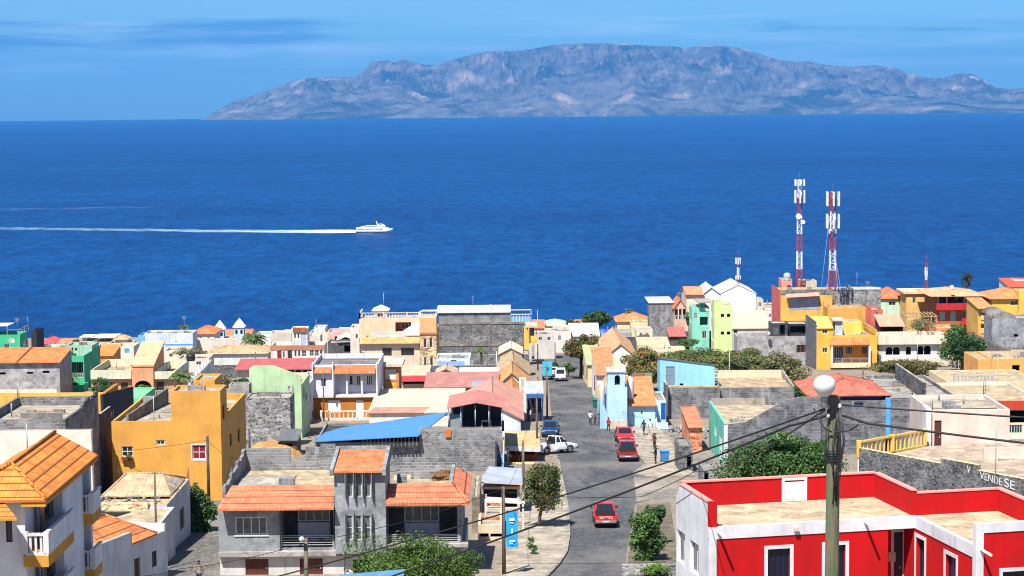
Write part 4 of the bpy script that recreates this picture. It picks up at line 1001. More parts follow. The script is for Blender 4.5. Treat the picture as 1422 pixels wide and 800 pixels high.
b = h.box(-30, 141, 549, 1.6, PL(c(226, 180, 90, .9)), par=.4, roof=CNL, f=[('o', 49, 551, 55, 554)])
b = h.box(141.3, 146, 546, 6, PL(c(220, 150, 60, .9)), y=-3, par=.2)
h = HS('black unplastered wall with broken top beside the ochre house terrace', 150, 176, name='boundary_wall', cat='wall')
mb = MB(); x = h.fx(146, 560)[0]
mb.hexa([(x, -2, -3), (x + .25, -2, -3), (x + .25, 12, -4), (x, 12, -4), (x, -2, h.Z(146, 548, -2)), (x + .25, -2, h.Z(146, 548, -2)), (x + .25, 12, h.Z(165, 537, 12)), (x, 12, h.Z(165, 537, 12))]); h.part('wall', mb, plain(c(44, 44, 50), .9))
h = HS('bright green walled yard floor behind the ochre house terrace', 163, 205, name='yard_wall', cat='wall'); h.box(162, 197, 553, 8, PL(c(120, 206, 150, .85)), par=.2, roof=PL(c(130, 212, 156, .85)))
h = HS('blank pale pink wall house behind the orange-roofed apartment house', 20, 126)
b = h.box(-30, 127, 598, .5, PL(c(244, 224, 206, .95), .15), par=.02, roof=CNL)

# ---------------------------------------------------------------- white and ochre apartment house, bottom left
h = House('apartment_house', 'white apartment house with orange hipped roof and ochre-based balconies', 'house', 22, 93, 0, 700, TG)
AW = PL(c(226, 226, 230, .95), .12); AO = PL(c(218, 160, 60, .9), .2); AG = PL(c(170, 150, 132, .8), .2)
x0 = -34 - h.o.x; xr = -22.4 - h.o.x; xc = -23.2 - h.o.x
def wy(px, X): return X * FP / (px - 711) - h.o.y       # local y where px meets the plane x = X (world)
zE = P(128, 632, 104.3).z - h.o.z; zG = -1.5
yA, yB, yC, yD = wy(53, -22.0), wy(90, -22.0), wy(75, -22.4), wy(104, -22.4)
yE = wy(114, -22.4)
# front wall (left) and body
fw = h.mbox(x0, xc, 0, 11, zG, zE - .25, AW, par=.1, f=[('w', 8, 718, 17, 753, {'fr': plain(DARK), 'nx': 1})])
h.mbox(xc + .01, xr, yC, yD, zG, zE - .2, AW, par=.05)
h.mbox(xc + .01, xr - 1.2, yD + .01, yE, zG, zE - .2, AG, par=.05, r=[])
h.mbox(xc + .01, xr, yE + .01, 11.2, zG, zE - .2, AW, par=.05)
zfl = P(53, 772, 92.4).z - h.o.z; st = 2.95
o2 = MB()
for lv, z in enumerate((zfl, zfl - st)):
    fl = MB(); fl.box(xc + .01, -22.0 - h.o.x, yA, yB, z - .55, z); h.part('balcony_slab', fl, AO)
    if lv == 0 or 1:
        h.balus((xc + .1, yA + .12), (-22.1 - h.o.x, yA + .12), z, 1.05, TRIMW, .22)
        pl = MB(); pl.box(-22.12 - h.o.x, -22.0 - h.o.x, yA, yB, z, z + 1.05); pl.box(-22.0 - h.o.x, -21.97 - h.o.x, yA + 1.2, yA + 1.3, z, z + 1.05); pl.box(-22.0 - h.o.x, -21.97 - h.o.x, yB - 1.5, yB - 1.4, z, z + 1.05); pl.box(-22.16 - h.o.x, -21.95 - h.o.x, yA, yB, z + 1.05, z + 1.14); h.part('balcony_parapet', pl, AW)
    # recess back wall with door and window
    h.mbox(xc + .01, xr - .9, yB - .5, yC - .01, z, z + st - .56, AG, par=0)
    dr = MB(); X = -22.9 - h.o.x; dr.box(X, X + .05, yA + 2.2, yA + 3.1, z + .02, z + 2.15); dr.box(X, X + .05, yA + 4, yA + 5, z + .9, z + 2.1); h.part('glazed_door', dr, plain(DARK, .2))
    sl = MB(); a, q = yD, wy(129, -21.9); zz = P(117, 714, 102).z - h.o.z - lv * st
    sl.box(xr - 1.2, -21.9 - h.o.x, a, q, zz - .55, zz); h.part('balcony_slab', sl, AO)
    h.balus((xr - .3, a + .12), (-22.0 - h.o.x, a + .12), zz, 1.0, TRIMW, .2)
    pl = MB(); pl.box(-22.02 - h.o.x, -21.9 - h.o.x, a, q, zz, zz + 1.0); pl.box(-22.06 - h.o.x, -21.86 - h.o.x, a, q, zz + 1.0, zz + 1.08); h.part('balcony_parapet', pl, AW)
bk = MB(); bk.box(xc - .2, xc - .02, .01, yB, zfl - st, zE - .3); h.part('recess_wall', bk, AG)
# roof: hipped, ridge running away from the street
TA = tile(c(242, 150, 70, .95), .5, .3, seam=.56, vary=.2)
ex = -22.0 - h.o.x; ey0 = -.7; ey1 = 104.3 - h.o.y
rx = -24.26 - h.o.x; zr_ = P(68, 600, 104.3).z - h.o.z; ry0 = 95 - h.o.y
lx = 2 * rx - ex
RUN = ex - rx
h.planes([[(ex, ey0, zE), (ex, ey1, zE), (rx, ey1, zr_), (rx, ry0, zr_)], [(lx, ey0, zE), (ex, ey0, zE), (rx, ry0, zr_)], [(lx, ey1, zE), (lx, ey0, zE), (rx, ry0, zr_), (rx, ey1, zr_)]], TA, .12, 'tile_roof', edge=PL(c(190, 110, 50), .2))
mb = MB(); mb.tube([(rx, ey1, zr_ + .04), (rx, ry0, zr_ + .04), (ex, ey0, zE + .04)], .09, 6); mb.tube([(rx, ry0, zr_ + .04), (lx, ey0, zE + .04)], .09, 6); h.part('ridge_cap', mb, TA)
ev = MB(); ev.box(xc, ex - .04, ey0 + .06, ey0 + .3, zE - .34, zE - .17); ev.box(ex - .3, ex - .05, ey0 + .31, ey1, zE - .3, zE - .17); h.part('eaves_fascia', ev, AO)
h.planes([[(x0 - 2, ey0 - 1.6, zE - .5), (xc + .2, ey0 - 1.6, zE - .5), (lx + 1.2, ey0 + 2.6, zE + .25), (x0 - 2, ey0 + 2.6, zE + .25)]], TA, .14, 'porch_roof', edge=AO)

# old white house and the small orange-roofed cottage below it
h = HS('old stained white house with collapsed pale hipped roof at bottom left', 232, 131)
AWH = PL(c(214, 214, 218, .9), .7)
b = h.box(126, 232, 702, 9.5, AWH, par=.25, roof=CNB, r=[('d', 250, 705, 256, 735, {'m_': wood(c(90, 70, 56))})], top=CNB)
hp = dict(b, x0=b['x0'] + .2, y0=b['y0'] + 3.4, x1=b['x1'] - .4, z1=b['z1'] - .1); h.hip(hp, .95, tile(c(206, 178, 144), .8, .5, vary=.3), oh=.1, inset=1.1, ax='X')
b2 = h.box(120, 222, 729, 5.6, AWH, y=-5.8, par=.1, roof=CNB)
h.mbox(h.fx(222, 720, -4)[0] + .01, b['x1'], -4, -.01, b['z0'], b['z1'] - .5, AWH, par=0)
h.pslab('fallen_wall', 135, 205, 700, 712, rubble(c(190, 160, 130), 4), y=-.6, dep=.5)
mb = MB()
for k in range(40): x = h.fx(140 + rnd.random() * 80, 690, 1)[0]; y = rnd.uniform(.2, 3); r = rnd.uniform(.05, .17); mb.sphere((x, y, b['z1'] + .05), r, 6, 4, sz=.7)
o = mb.build('rubble_heap', RBL); o['kind'] = 'stuff'; o.location = h.o; tag(o, 'rubble stones lying on the roof of the old stained white house', 'rubble')

h = House('cottage', 'small whitewashed cottage with orange tile roof and brown door', 'house', 232, 122, -20, 743, TG)
AL = PL(c(222, 224, 230, .92), .5)
q = h.ri @ (P(152, 768, 115.3) - h.o); zE = q.z
L0 = abs(q.y)
b = h.mbox(-5.2, 0, -L0, 0, -3, zE - .1, AL, par=0, r=[('w', 163, 785, 171, 803, {'fr': BROWNF}), ('d', 186.5, 775, 195, 808, {'m_': plain(c(96, 62, 40))}), ('w', 211, 765, 218, 787, {'fr': BROWNF})])
rb = dict(b, y0=-L0 - .1, y1=-1.6); h.hip(rb, 1.3, tile(c(232, 140, 84), .5, .3, seam=.75), oh=.15, inset=1.5)
h.mbox(-5.2, -.004, -.3, -.02, zE - 1, zE + .35, AL, par=0)
h = HS('low white yard wall left of the small whitewashed cottage', 130, 112, name='yard_wall', cat='wall', rot=-20)
h.mbox(-1.0, -.7, -5, 5, -3, h.Z(135, 765), AL, par=0); 

# ================================================================== right of the street
h = HS('pale flat-roofed white house with wide white wall at the far end of the street', 755, 395)
b = h.box(757, 793, 460, 10, PL(WHITE), par=.4, f=[('w', 763, 476, 768, 482), ('w', 775, 466, 779, 473)], roof=CNL)
b = h.box(768, 792, 455, 4, PL(OFFW), y=5, par=.3, pb=462, f=[('w', 770, 457, 774, 461)])
h = HS('house with a pale green flat roof near the sea beyond the street', 758, 432); b = h.box(758, 786, 453, 9, PL(OFFW), par=0); h.hip(b, .75, sheet(c(206, 222, 190)), inset=2.5)
h = HS('small orange-roofed house between the pale green roof and the sea trees', 795, 436); b = h.box(797, 820, 452, 7, PL(c(226, 190, 160)), par=0, f=[('w', 808, 454, 813, 458)]); h.gable(b, .7, tile(c(232, 150, 110)))
h = HS('house with salmon tile roof at the very end of the street', 742, 425); b = h.box(738, 756, 456, 8, PL(PEACH), par=0); h.shed(b, .9, tile(c(222, 140, 110)))
h = HS('long low warehouse with a white roof left of the blue tarpaulin', 798, 402); b = h.box(792, 832, 467, 8, PL(c(210, 208, 206)), par=0, f=[]); h.shed(b, 1.7, sheet(c(232, 228, 222)), oh=.3)
h = HS('grey flat roofed building with a blue tarpaulin on top', 832, 408); b = h.box(829, 878, 462, 10, PL(c(160, 160, 162)), par=.3, f=[('o', 848, 465, 851, 470), ('o', 862, 465, 864, 470)])
x, z = h.fx(829, 460, 1); mb = MB(); mb.sphere((x + 1.2, 2, b['zr'] + .1), 1.5, 10, 6, sz=.55); h.part('tarpaulin', mb, plain(c(50, 90, 190), .5))
h = HS('dark long stone yard wall beyond the flame tree', 830, 372, name='yard_wall', cat='wall'); h.box(825, 918, 468, .5, concrete(c(110, 108, 110)), par=0)
h = HS('cream house with a broad orange hipped roof beside the sea', 853, 430); b = h.box(857, 902, 447, 9, PL(c(230, 214, 176, .9)), par=0, f=[('w', 889, 450, 893, 454)]); h.hip(b, 1.6, tile(c(232, 150, 104)), inset=3.4)
b = h.box(876, 902, 447, 4, PL(c(230, 212, 170, .9)), y=-5, par=.3)
h = HS('plain grey block house with lilac flat roof beside the orange balcony house', 902, 412)
b = h.box(902, 936, 421, 13, BL, par=.1, roof=PL(c(206, 208, 226)), l=[]); h.slab('roof_sheet', b['x0'] - .2, b['x1'], -.2, 13, b['z1'] + .01, b['z1'] + .1, PL(c(206, 208, 226)))
h = HS('house with steep orange roof and white balustrade balcony near the white warehouse', 936, 408)
b = h.box(936.5, 953, 428, 9, PL(c(206, 170, 150)), par=0, f=[('g', 937, 429, 952.5, 444, {'dep': 1.6, 'mat': PL(c(150, 100, 84)), 'cols': [.33, .66], 'rail': 'b'})]); h.gable(b, 1.7, tile(c(230, 136, 88)), ax='y', oh=.25)
h = HS('big white warehouse with three pitched white roofs by the sea', 955, 425, name='warehouse', cat='warehouse')
WW = plain(c(206, 207, 208), .6, name='white_sheet', vary=.05)
b = h.box(1000, 1050, 408, 15, WW, par=0, pb=None); h.gable(b, 1.9, WW, ax='y', oh=.1, side=.1)
b = h.box(953, 976, 409, 12, PL(c(226, 206, 180)), par=0); h.gable(b, 1.0, tile(c(226, 160, 120)), ax='x', oh=.5)
b = h.box(976.3, 999.6, 408, 13, WW, par=0); h.gable(b, 1.3, WW, ax='y', oh=.1)
b = h.box(1050.3, 1060, 416, 8, PL(OFFW), par=.3, f=[('w', 1053, 420, 1057, 426)])
h = HS('lime green block house with four small square windows', 992, 362)
LG = PL(c(214, 232, 160, .9), .2)
b = h.box(992, 1017, 424, 10, LG, par=.3, f=[('o', 1001, 436, 1005.5, 440.5, {'dep': .3}), ('o', 1009.5, 436, 1014, 440.5, {'dep': .3}), ('o', 1001, 460.5, 1005.5, 465, {'dep': .3}), ('o', 1009.5, 460.5, 1014, 465, {'dep': .3})], l=[('w', 988, 452, 991, 472), ('w', 986, 430, 989, 440)], roof=CNL)
h.mbox(b['x0'] + .01, h.fx(1004, 420)[0], .01, 4, b['z1'] + .001, h.Z(997, 418), LG, par=.2)
h = HS('turquoise house with dark balcony left of the lime green block house', 962, 370)
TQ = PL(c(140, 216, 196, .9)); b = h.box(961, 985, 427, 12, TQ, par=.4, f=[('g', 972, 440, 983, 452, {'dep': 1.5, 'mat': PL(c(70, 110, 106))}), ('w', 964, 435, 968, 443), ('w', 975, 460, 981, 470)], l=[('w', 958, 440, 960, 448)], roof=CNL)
h.slab('roof_slab', b['x0'] + 1, b['x1'] + .6, -1, 6, b['z1'] + .9, b['z1'] + 1.1, PL(c(160, 150, 140))); h.slab('stair_hut', b['x0'] + 1.6, b['x0'] + 2.6, 1, 4, b['z1'] - .3, b['z1'] + .9, TQ)
h = HS('small hut with a rust-red tin roof between stone walls', 929, 372, name='shed', cat='shed'); b = h.box(930, 951, 467, 5, concrete(c(120, 116, 118)), par=0); h.shed(b, 1.1, sheet(c(206, 116, 104)), oh=.4)
h = HS('stone yard wall right of the rust-red roofed hut', 952, 378, name='yard_wall', cat='wall'); h.box(951, 992, 460, .5, RBD, par=0)

# low houses along the right side of the street
h = HS('long street house with a sagging tan tile roof, right of the flame tree', 838, 318)
b = h.box(839, 885, 497, 24, PL(c(226, 220, 206)), par=0, l=[('a', 836, 492, 838, 512), ('a', 833, 489, 835, 507), ('a', 830, 486, 832, 502)]); h.gable(b, 2.2, tile(c(222, 176, 134), .3, .25), ax='y', oh=.3)
h = HS('cream roofed low house right of the long tan-roofed street house', 888, 350); b = h.box(888, 930, 484, 8, PL(c(232, 218, 180)), par=0); h.shed(b, 1.0, tile(c(226, 200, 164)), oh=.3)
h = HS('small tan-roofed house between the lime house and the cream roofed house', 905, 335); b = h.box(900, 952, 484.5, 4, PL(c(226, 206, 170)), par=.3)
h = HS('orange-roofed street house with dark opening next to the blue chapel', 828, 262)
b = h.box(829, 855, 521, 17, PL(c(232, 226, 220)), par=0, f=[('o', 838, 527, 846, 535, {'dep': .4})], l=[('d', 824, 520, 826, 545), ('d', 820, 514, 822, 535)]); h.shed(b, 1.5, tile(c(230, 150, 104)), oh=.4)
h = HS('beige plastered street house along the right kerb before the flame tree', 817, 292)
b = h.box(816, 836, 507, 22, PL(c(230, 206, 164, .9)), par=0, l=[('d', 813, 512, 814.5, 530), ('d', 809, 506, 810.5, 522)]); h.shed(b, .8, sheet(c(200, 214, 150)), oh=.3)

# blue chapel
h = HS('light blue chapel with bell tower and pointed tan spire', 835, 222, name='chapel', cat='chapel')
SB = PL(c(180, 216, 244, .95), .2); SBD = PL(c(165, 206, 240, .95), .2); BG = PL(c(214, 200, 176, .9))
tw = h.box(843.5, 871, 538, 4, SB, par=.05, pb=None, roof=CNL)
bell = h.mbox(tw['x0'] + .05, h.fx(867.5, 525, .1)[0], .1, 3.2, tw['z1'], h.Z(856, 517, .1), SB, par=0, f=[('a', 853.5, 521, 861, 535, {'dep': .4})])
h.slab('cornice', bell['x0'] - .15, bell['x1'] + .15, -.05, 3.35, bell['z1'] + .004, bell['z1'] + .2, PL(c(190, 200, 206)))
h.hip(dict(bell, z1=bell['z1'] + .1), h.Z(855, 499, 1.6) - bell['z1'], PL(c(226, 196, 156, .9)), oh=-.45, inset=1.1)
mb = MB(); x = (bell['x0'] + bell['x1']) / 2; mb.loft([[(x + .34 * math.cos(a * .785) * k, 1.0 + .34 * math.sin(a * .785) * k, h.Z(857, py, 1)) for a in range(8)] for k, py in ((1, 532), (.8, 529), (.5, 525), (.15, 523))]); h.part('bell', mb, plain(c(60, 56, 44), .5, .6))
mb = MB(); mb.box(tw['x0'] - .02, tw['x1'] + .02, -.05, -.01, -1, h.Z(856, 584)); h.part('plinth', mb, BG)
nv = h.mbox(h.fx(834, 560, 5)[0], tw['x1'] + 1, 4.01, 14, tw['z0'], h.Z(850, 556, 4), SB, par=0, l=[('d', 838, 560, 840, 590, {'m_': plain(c(60, 90, 120))})]); h.gable(nv, 2.4, tile(c(228, 176, 120)), ax='y', oh=.2, side=.1)
for px, py in ((836, 537),):
    x = h.fx(px, 540, 3)[0]; zz = h.Z(px, 540, 3); mb = MB(); mb.loft([[(x + .32 * math.cos(a * .785) * k, 3 + .32 * math.sin(a * .785) * k, zz + dz) for a in range(8)] for k, dz in ((1, -4), (1, 0), (.8, .5), (.1, .9))]); h.part('pinnacle', mb, TRIMW)
for px in (875,):
    x = h.fx(px, 540, 4)[0]; zz = h.Z(px, 531, 4); mb = MB(); mb.loft([[(x + .42 * math.cos(a * .785) * k, 4 + .42 * math.sin(a * .785) * k, zz + dz) for a in range(8)] for k, dz in ((1, -5), (1, 0), (.8, .4), (.1, .75))]); h.part('pinnacle', mb, TRIMW)
w = MB(); w.hexa([(h.fx(834, 560, 1)[0] - .1, .5, -2), (tw['x0'], .5, -2), (tw['x0'], .8, -2), (h.fx(834, 560, 1)[0] - .1, .8, -2), (h.fx(834, 560, 1)[0] - .1, .5, h.Z(834, 548, .5)), (tw['x0'], .5, h.Z(842, 575, .5)), (tw['x0'], .8, h.Z(842, 575, .5)), (h.fx(834, 560, 1)[0] - .1, .8, h.Z(834, 548, .5))]); h.part('wing_wall', w, SBD)

h = HS('light blue house with orange roof and outside stair, joined to the chapel', 872, 224)
b = h.box(872.5, 910, 563, 9, SB, par=0, f=[('w', 890, 570, 892.5, 576, {'nx': 1})]); h.shed(b, 1.9, tile(c(228, 146, 96), .34, .25), oh=.4, side=.15)
mb = MB(); mb.box(b['x0'], b['x1'], -.05, -.01, -1, h.Z(890, 592)); h.part('plinth', mb, BG)
wd = h.box(910.3, 925, 556, 7, SB, y=1.2, par=.1, f=[('d', 918, 560, 925, 583, {'m_': plain(c(20, 80, 160), .4), 'n': 1})], pb=None, roof=concrete(c(190, 170, 150)))
mb = MB(); x0, x1 = h.fx(906, 580, -.5)[0], h.fx(911, 580)[0]
for k in range(10): z = h.Z(915, 587, 0) - k * .2 ; mb.box(wd['x0'] + .1, wd['x1'] + .1, -.2 - k * .32, .12 - k * .32, z - .35, z)
h.part('stair', mb, SB)
zz = h.Z(915, 587, 0); mb = MB()
mb.hexa([(wd['x0'] - .1, -3.2, zz - 2.4), (wd['x0'] + .08, -3.2, zz - 2.4), (wd['x0'] + .08, 1.1, zz - .3), (wd['x0'] - .1, 1.1, zz - .3), (wd['x0'] - .1, -3.2, zz - 1.2), (wd['x0'] + .08, -3.2, zz - 1.2), (wd['x0'] + .08, 1.1, zz + .9), (wd['x0'] - .1, 1.1, zz + .9)]); h.part('stair_parapet', mb, PL(c(190, 222, 244, .92)))
z = h.Z(916, 605, -4); h.slab('landing', wd['x0'] - .1, wd['x1'] + .2, -4.6, -3.2, z - .4, z, SB); h.balus((wd['x0'], -4.5), (wd['x1'] + .1, -4.5), z, .95, PL(c(200, 228, 246, .92)), .25)
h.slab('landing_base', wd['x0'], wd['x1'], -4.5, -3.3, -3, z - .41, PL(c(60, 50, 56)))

# blue hut on block terrace
h = HS('sky blue hut with sloping parapet and grey door on the stone terrace', 917, 237.2)
x0, zL = h.fx(916.5, 497); x1, zR = h.fx(992.5, 507); SKY = PL(c(152, 214, 246, .92), .25); mb = MB(); z0 = h.Z(950, 545)
h.panel(mb, lambda u, v, w: Vector((u, w, v)), x0, x1, z0, zR, h.ops([('d', 925, 509, 937, 535, {'m_': plain(c(120, 140, 156)), 'n': 2}), ('o', 944, 532.5, 949, 535.5)], 1, 0), SKY)
mb.face([(x0, 0, zR), (x1, 0, zR), (x1 - .01, 0, zR + .01), (x0, 0, zL)])
mb.face([(x0, 4.5, z0), (x0, 0, z0), (x0, 0, zL), (x0, 4.5, zL - .7)]); mb.face([(x1, 0, z0), (x1, 4.5, z0), (x1, 4.5, zR - .7), (x1, 0, zR)]); mb.face([(x1, 4.5, z0), (x0, 4.5, z0), (x0, 4.5, zL - .7), (x1, 4.5, zR - .7)])
h.part('wall', mb, SKY); h.planes([[(x0 - .05, -.12, zL + .06), (x1 + .3, -.12, zR + .06), (x1 + .3, 4.6, zR - .7), (x0 - .05, 4.6, zL - .7)]], CNG, .12, 'roof_slab')
mb = MB()
for k in range(6): mb.box(x1 + .01, x1 + .35 + .1 * (k % 2), 0, .35, zR - .6 - k * .42, zR - .35 - k * .42)
h.part('quoin_stones', mb, RBL)
h = HS('dark stone block terrace carrying the sky blue hut', 926, 235, name='retaining_building', cat='building')
CB = block((.185, .188, .2, 1), .5, .26); b = h.box(927, 1000, 538, 14, CB, par=.12, roof=concrete(c(206, 178, 140)), top=CNL, l=[])
h.mbox(b['x0'] - .3, b['x0'] - .01, -1, 12, b['z0'], b['z1'] + .5, concrete(c(140, 138, 136)), par=0)
h = HS('block-walled house with cream flat roof and white parapets right of the sky blue hut', 1001, 236)
b = h.box(1000.3, 1103, 538, 10, CB, par=.12, roof=concrete(c(222, 196, 160)), top=CNL, l=[])
h.mbox(b['x0'] + .2, b['x1'] - .2, 9.55, 9.8, b['zr'], h.Z(1050, 514, 9.6), PL(c(234, 214, 180, .9)), par=0)
zz = h.Z(1050, 514, 9.6); mb = MB(); x = b['x1']; mb.hexa([(x - .25, .1, b['zr']), (x - .01, .1, b['zr']), (x - .01, 9.5, b['zr']), (x - .25, 9.5, b['zr']), (x - .25, .1, b['z1'] + .2), (x - .01, .1, b['z1'] + .2), (x - .01, 9.5, zz), (x - .25, 9.5, zz)]); h.part('parapet', mb, CNL)

# teal-sided block house, pink-roofed block house
h = HS('block house with a turquoise street wall and sloping dark side', 1006, 184)
pts = [(1006, 590), (1035, 586), (1090, 556), (1112, 551.5), (1140, 551.5)]; mb = MB(); zb = -4
W = [(h.fx(px, py)) for px, py in pts]
for (xa, za), (xb, zb_) in zip(W, W[1:]):
    mb.face([(xa, 0, zb), (xb, 0, zb), (xb, 0, zb_), (xa, 0, za)]); mb.face([(xb, .25, zb), (xa, .25, zb), (xa, .25, za), (xb, .25, zb_)]); mb.face([(xa, 0, za), (xb, 0, zb_), (xb, .25, zb_), (xa, .25, za)], 1)
h.part('gable_wall', mb, [block((.165, .17, .188, 1), .5, .26), CNL])
TQ2 = PL(c(112, 206, 180, .9)); x = W[0][0]; mb = MB(); yl = 14.5; zt = W[0][1]
h.panel(mb, lambda u, v, w: Vector((x - .01 + w, -u, v)), -yl, 0, zb, zt + .1, h.ops([('w', 992, 590, 995, 605), ('d', 999, 605, 1003, 640, {'m_': plain(c(226, 230, 228))})], 0, x, -1), TQ2)
mb.face([(x - .01, 0, zt + .1), (x + .2, 0, zt + .1), (x + .2, yl, zt + .1), (x - .01, yl, zt + .1)]); h.part('street_wall', mb, TQ2)
h.slab('white_pilaster', x - .06, x + .3, -.06, -.01, zb, zt, TRIMW)
h.slab('terrace_floor', x + .2, W[-1][0], .3, yl, zt - .6, zt - .4, concrete(c(226, 206, 172))); h.slab('back_parapet', x + .2, W[2][0], yl, yl + .2, zt - 1, zt + .3, CNL)
mb = MB()
for k in range(90): mb.sphere((x + 1 + abs(rnd.gauss(0, 1.2)), 2.5 + abs(rnd.gauss(0, 1.6)), zt - .37), rnd.uniform(.05, .17), 5, 4)
o = mb.build('rubble_heap', RBL); o['kind'] = 'stuff'; o.location = h.o; tag(o, 'heap of grey stones on the cream terrace of the turquoise-walled block house', 'rubble')

h = HS('long dark block house with pink hipped roof section and blue corner post', 1142, 192)
CB2 = block((.16, .164, .18, 1), .5, .26)
b = h.box(1142, 1230, 557, 11, CB2, par=.05, f=[('w', 1186, 559, 1199, 566, {'fr': plain(c(30, 50, 120))})], roof=CN)
b_ = h.mbox(b['x0'] - .6, b['x1'] - .2, 1.2, 9.5, b['z1'] - .2, b['z1'] + .5, plain(c(44, 66, 130)), par=0)
h.hip(dict(b_, z1=b_['z1'] - .1), 1.25, tile(c(198, 116, 98), .7, .28, vary=.2), oh=.8, inset=3.2)
h.pslab('corner_post', 1230.3, 1236.5, 553, 608, plain(c(84, 160, 214), .6), y=-.1, dep=.4)
b2 = h.box(1236.8, 1331, 552, 16, CB2, par=.35, roof=concrete(c(196, 190, 180)), l=[], top=CNL)
h.mbox(b2['x1'] - 3.2, b2['x1'] - 2.95, 1, 15.5, b2['z1'] - .3, b2['z1'] + 1.3, RBD, par=0)
mb = MB()
for k in range(8): x = b2['x0'] + 2 + k * .25; mb.bar((x, 10, b2['zr'] + .05), (x + 1.4, 10.6, b2['zr'] + .1), .12)
o = pieces('plank_pile', 'plank', mb, 8, wood(c(140, 110, 90))); o.location = h.o; tag(o, 'low pile of planks on the grey flat roof of the long dark block house', 'planks')

# terrace house with VENDE SE wall
h = House('retaining_building', 'stone terrace with yellow balustrade and the words VENDE SE painted on its wall', 'building', 1193, 128, 0, 622, TG)
A = P(1193, 622, 128) - h.o; Bp = P(1436, 668, 112) - h.o; C_ = P(1284, 612, 132.6) - h.o; D = Vector((Bp.x + 6, 6.5, 0))
zt = A.z; zb = -6
mb = MB(); n = (Bp - A); n.z = 0; Lw = n.length; n.normalize(); nn = Vector((n.y, -n.x, 0))   # nn faces the camera side
steps = [(0, .50, 0), (.50, .70, .32), (.70, 1.0, .0)]
for s0, s1, up in steps:
    p0 = A.lerp(Bp, s0); p1 = A.lerp(Bp, s1)
    for w in (0, .3):
        pa, pb_ = p0 - nn * w, p1 - nn * w
        q = [(pa.x, pa.y, zb), (pb_.x, pb_.y, zb), (pb_.x, pb_.y, p1.z + up), (pa.x, pa.y, p0.z + up)]
        mb.face(q if w == 0 else q[::-1])
    pi, pj = p0 - nn * .3, p1 - nn * .3
    mb.face([(p0.x, p0.y, p0.z + up), (p1.x, p1.y, p1.z + up), (pj.x, pj.y, p1.z + up), (pi.x, pi.y, p0.z + up)], 1)
    for pp, z in ((p0, p0.z), (p1, p1.z)): pk = pp - nn * .3; mb.face([(pp.x, pp.y, zb), (pp.x, pp.y, z + up), (pk.x, pk.y, z + up), (pk.x, pk.y, zb)])
h.part('front_wall', mb, [rubble((.125, .128, .138, 1), 5.0), PL(c(236, 216, 150, .9))])
zf = zt - .75
mb = MB(); mb.hexa([(A.x, A.y + .6, zf - .2), (Bp.x, Bp.y + .6, zf - .2), (D.x, D.y, zf - .2), (C_.x, C_.y, zf - .2), (A.x, A.y + .6, zf), (Bp.x, Bp.y + .6, zf), (D.x, D.y, zf), (C_.x, C_.y, zf)]); h.part('terrace_floor', mb, concrete(c(226, 200, 176)))
mb = MB(); v = (C_ - A); v.z = 0; vn = v.normalized(); vl = Vector((-vn.y, vn.x, 0)) * .12
mb.hexa([(A.x - vl.x, A.y - vl.y, zb), (A.x + vl.x, A.y + vl.y, zb), (C_.x + vl.x, C_.y + vl.y, zb), (C_.x - vl.x, C_.y - vl.y, zb), (A.x - vl.x, A.y - vl.y, zf), (A.x + vl.x, A.y + vl.y, zf), (C_.x + vl.x, C_.y + vl.y, zf), (C_.x - vl.x, C_.y - vl.y, zf)]); h.part('left_wall', mb, PL(c(232, 222, 210, .9)))
YB = PL(c(232, 190, 96, .92), .2)
h.balus((A.x, A.y + .2), (C_.x, C_.y), zf, 1.15, YB, .42)
# painted words
def onwall(px, py):
    v = ray(px, py); o_ = CAM - h.o; t = (A - o_).dot(nn) / v.dot(nn); return o_ + v * t
for word, q0, q1, sz in (('V', (1343, 656), (1348, 658), .62), ('VENDE', (1361, 664.5), (1392, 674.5), .62), ('SE', (1394.5, 675.5), (1409, 680.5), .74)):
    p0, p1 = onwall(*q0), onwall(*q1); ux = (p1 - p0); wl = ux.length; ux.normalize()
    lettering(word, sz, wl, h.root, Matrix(((ux.x, 0, nn.x, p0.x + nn.x * .02), (ux.y, 0, nn.y, p0.y + nn.y * .02), (ux.z, 1, nn.z, p0.z), (0, 0, 0, 1))), plain(c(230, 230, 228), .8, name='white_paint', vary=.2))

h = HS('pinkish-white terrace hut with brown side door above the VENDE SE wall', 1296, 133.6)
PW = PL(c(226, 204, 190, .92), .3)
x0 = h.fx(1292, 600)[0]; x1 = h.fx(1402, 600)[0]
b = h.mbox(x0, x1, 0, 7, -4, h.Z(1345, 569), PW, par=.3, roof=CNL, f=[('d', 1297.5, 584, 1307.5, 628, {'m_': plain(c(84, 44, 34)), 'n': 1})], top=TRIMW)
h.slab('white_pier', x0 - .35, x0 - .01, -.3, 1.0, -4, h.Z(1290, 566), TRIMW)
h.pslab('step_wall', 1366, 1432, 622, 652, PW, y=-6, dep=.3); 
mb = MB(); X, z = h.fx(1384, 648, -6.6)
for k in range(5): mb.box(X, X + .95, -6.6, -6.55, z + .3 * k, z + .3 * k + .05)
mb.box(X, X + .05, -6.62, -6.54, z, z + 1.35); mb.box(X + .9, X + .95, -6.62, -6.54, z, z + 1.35); o = mb.build('clothes_rack', plain(c(236, 226, 196))); o.location = h.o
tag(o, 'pale slatted drying rack leaning on the terrace above the VENDE SE wall', 'rack')

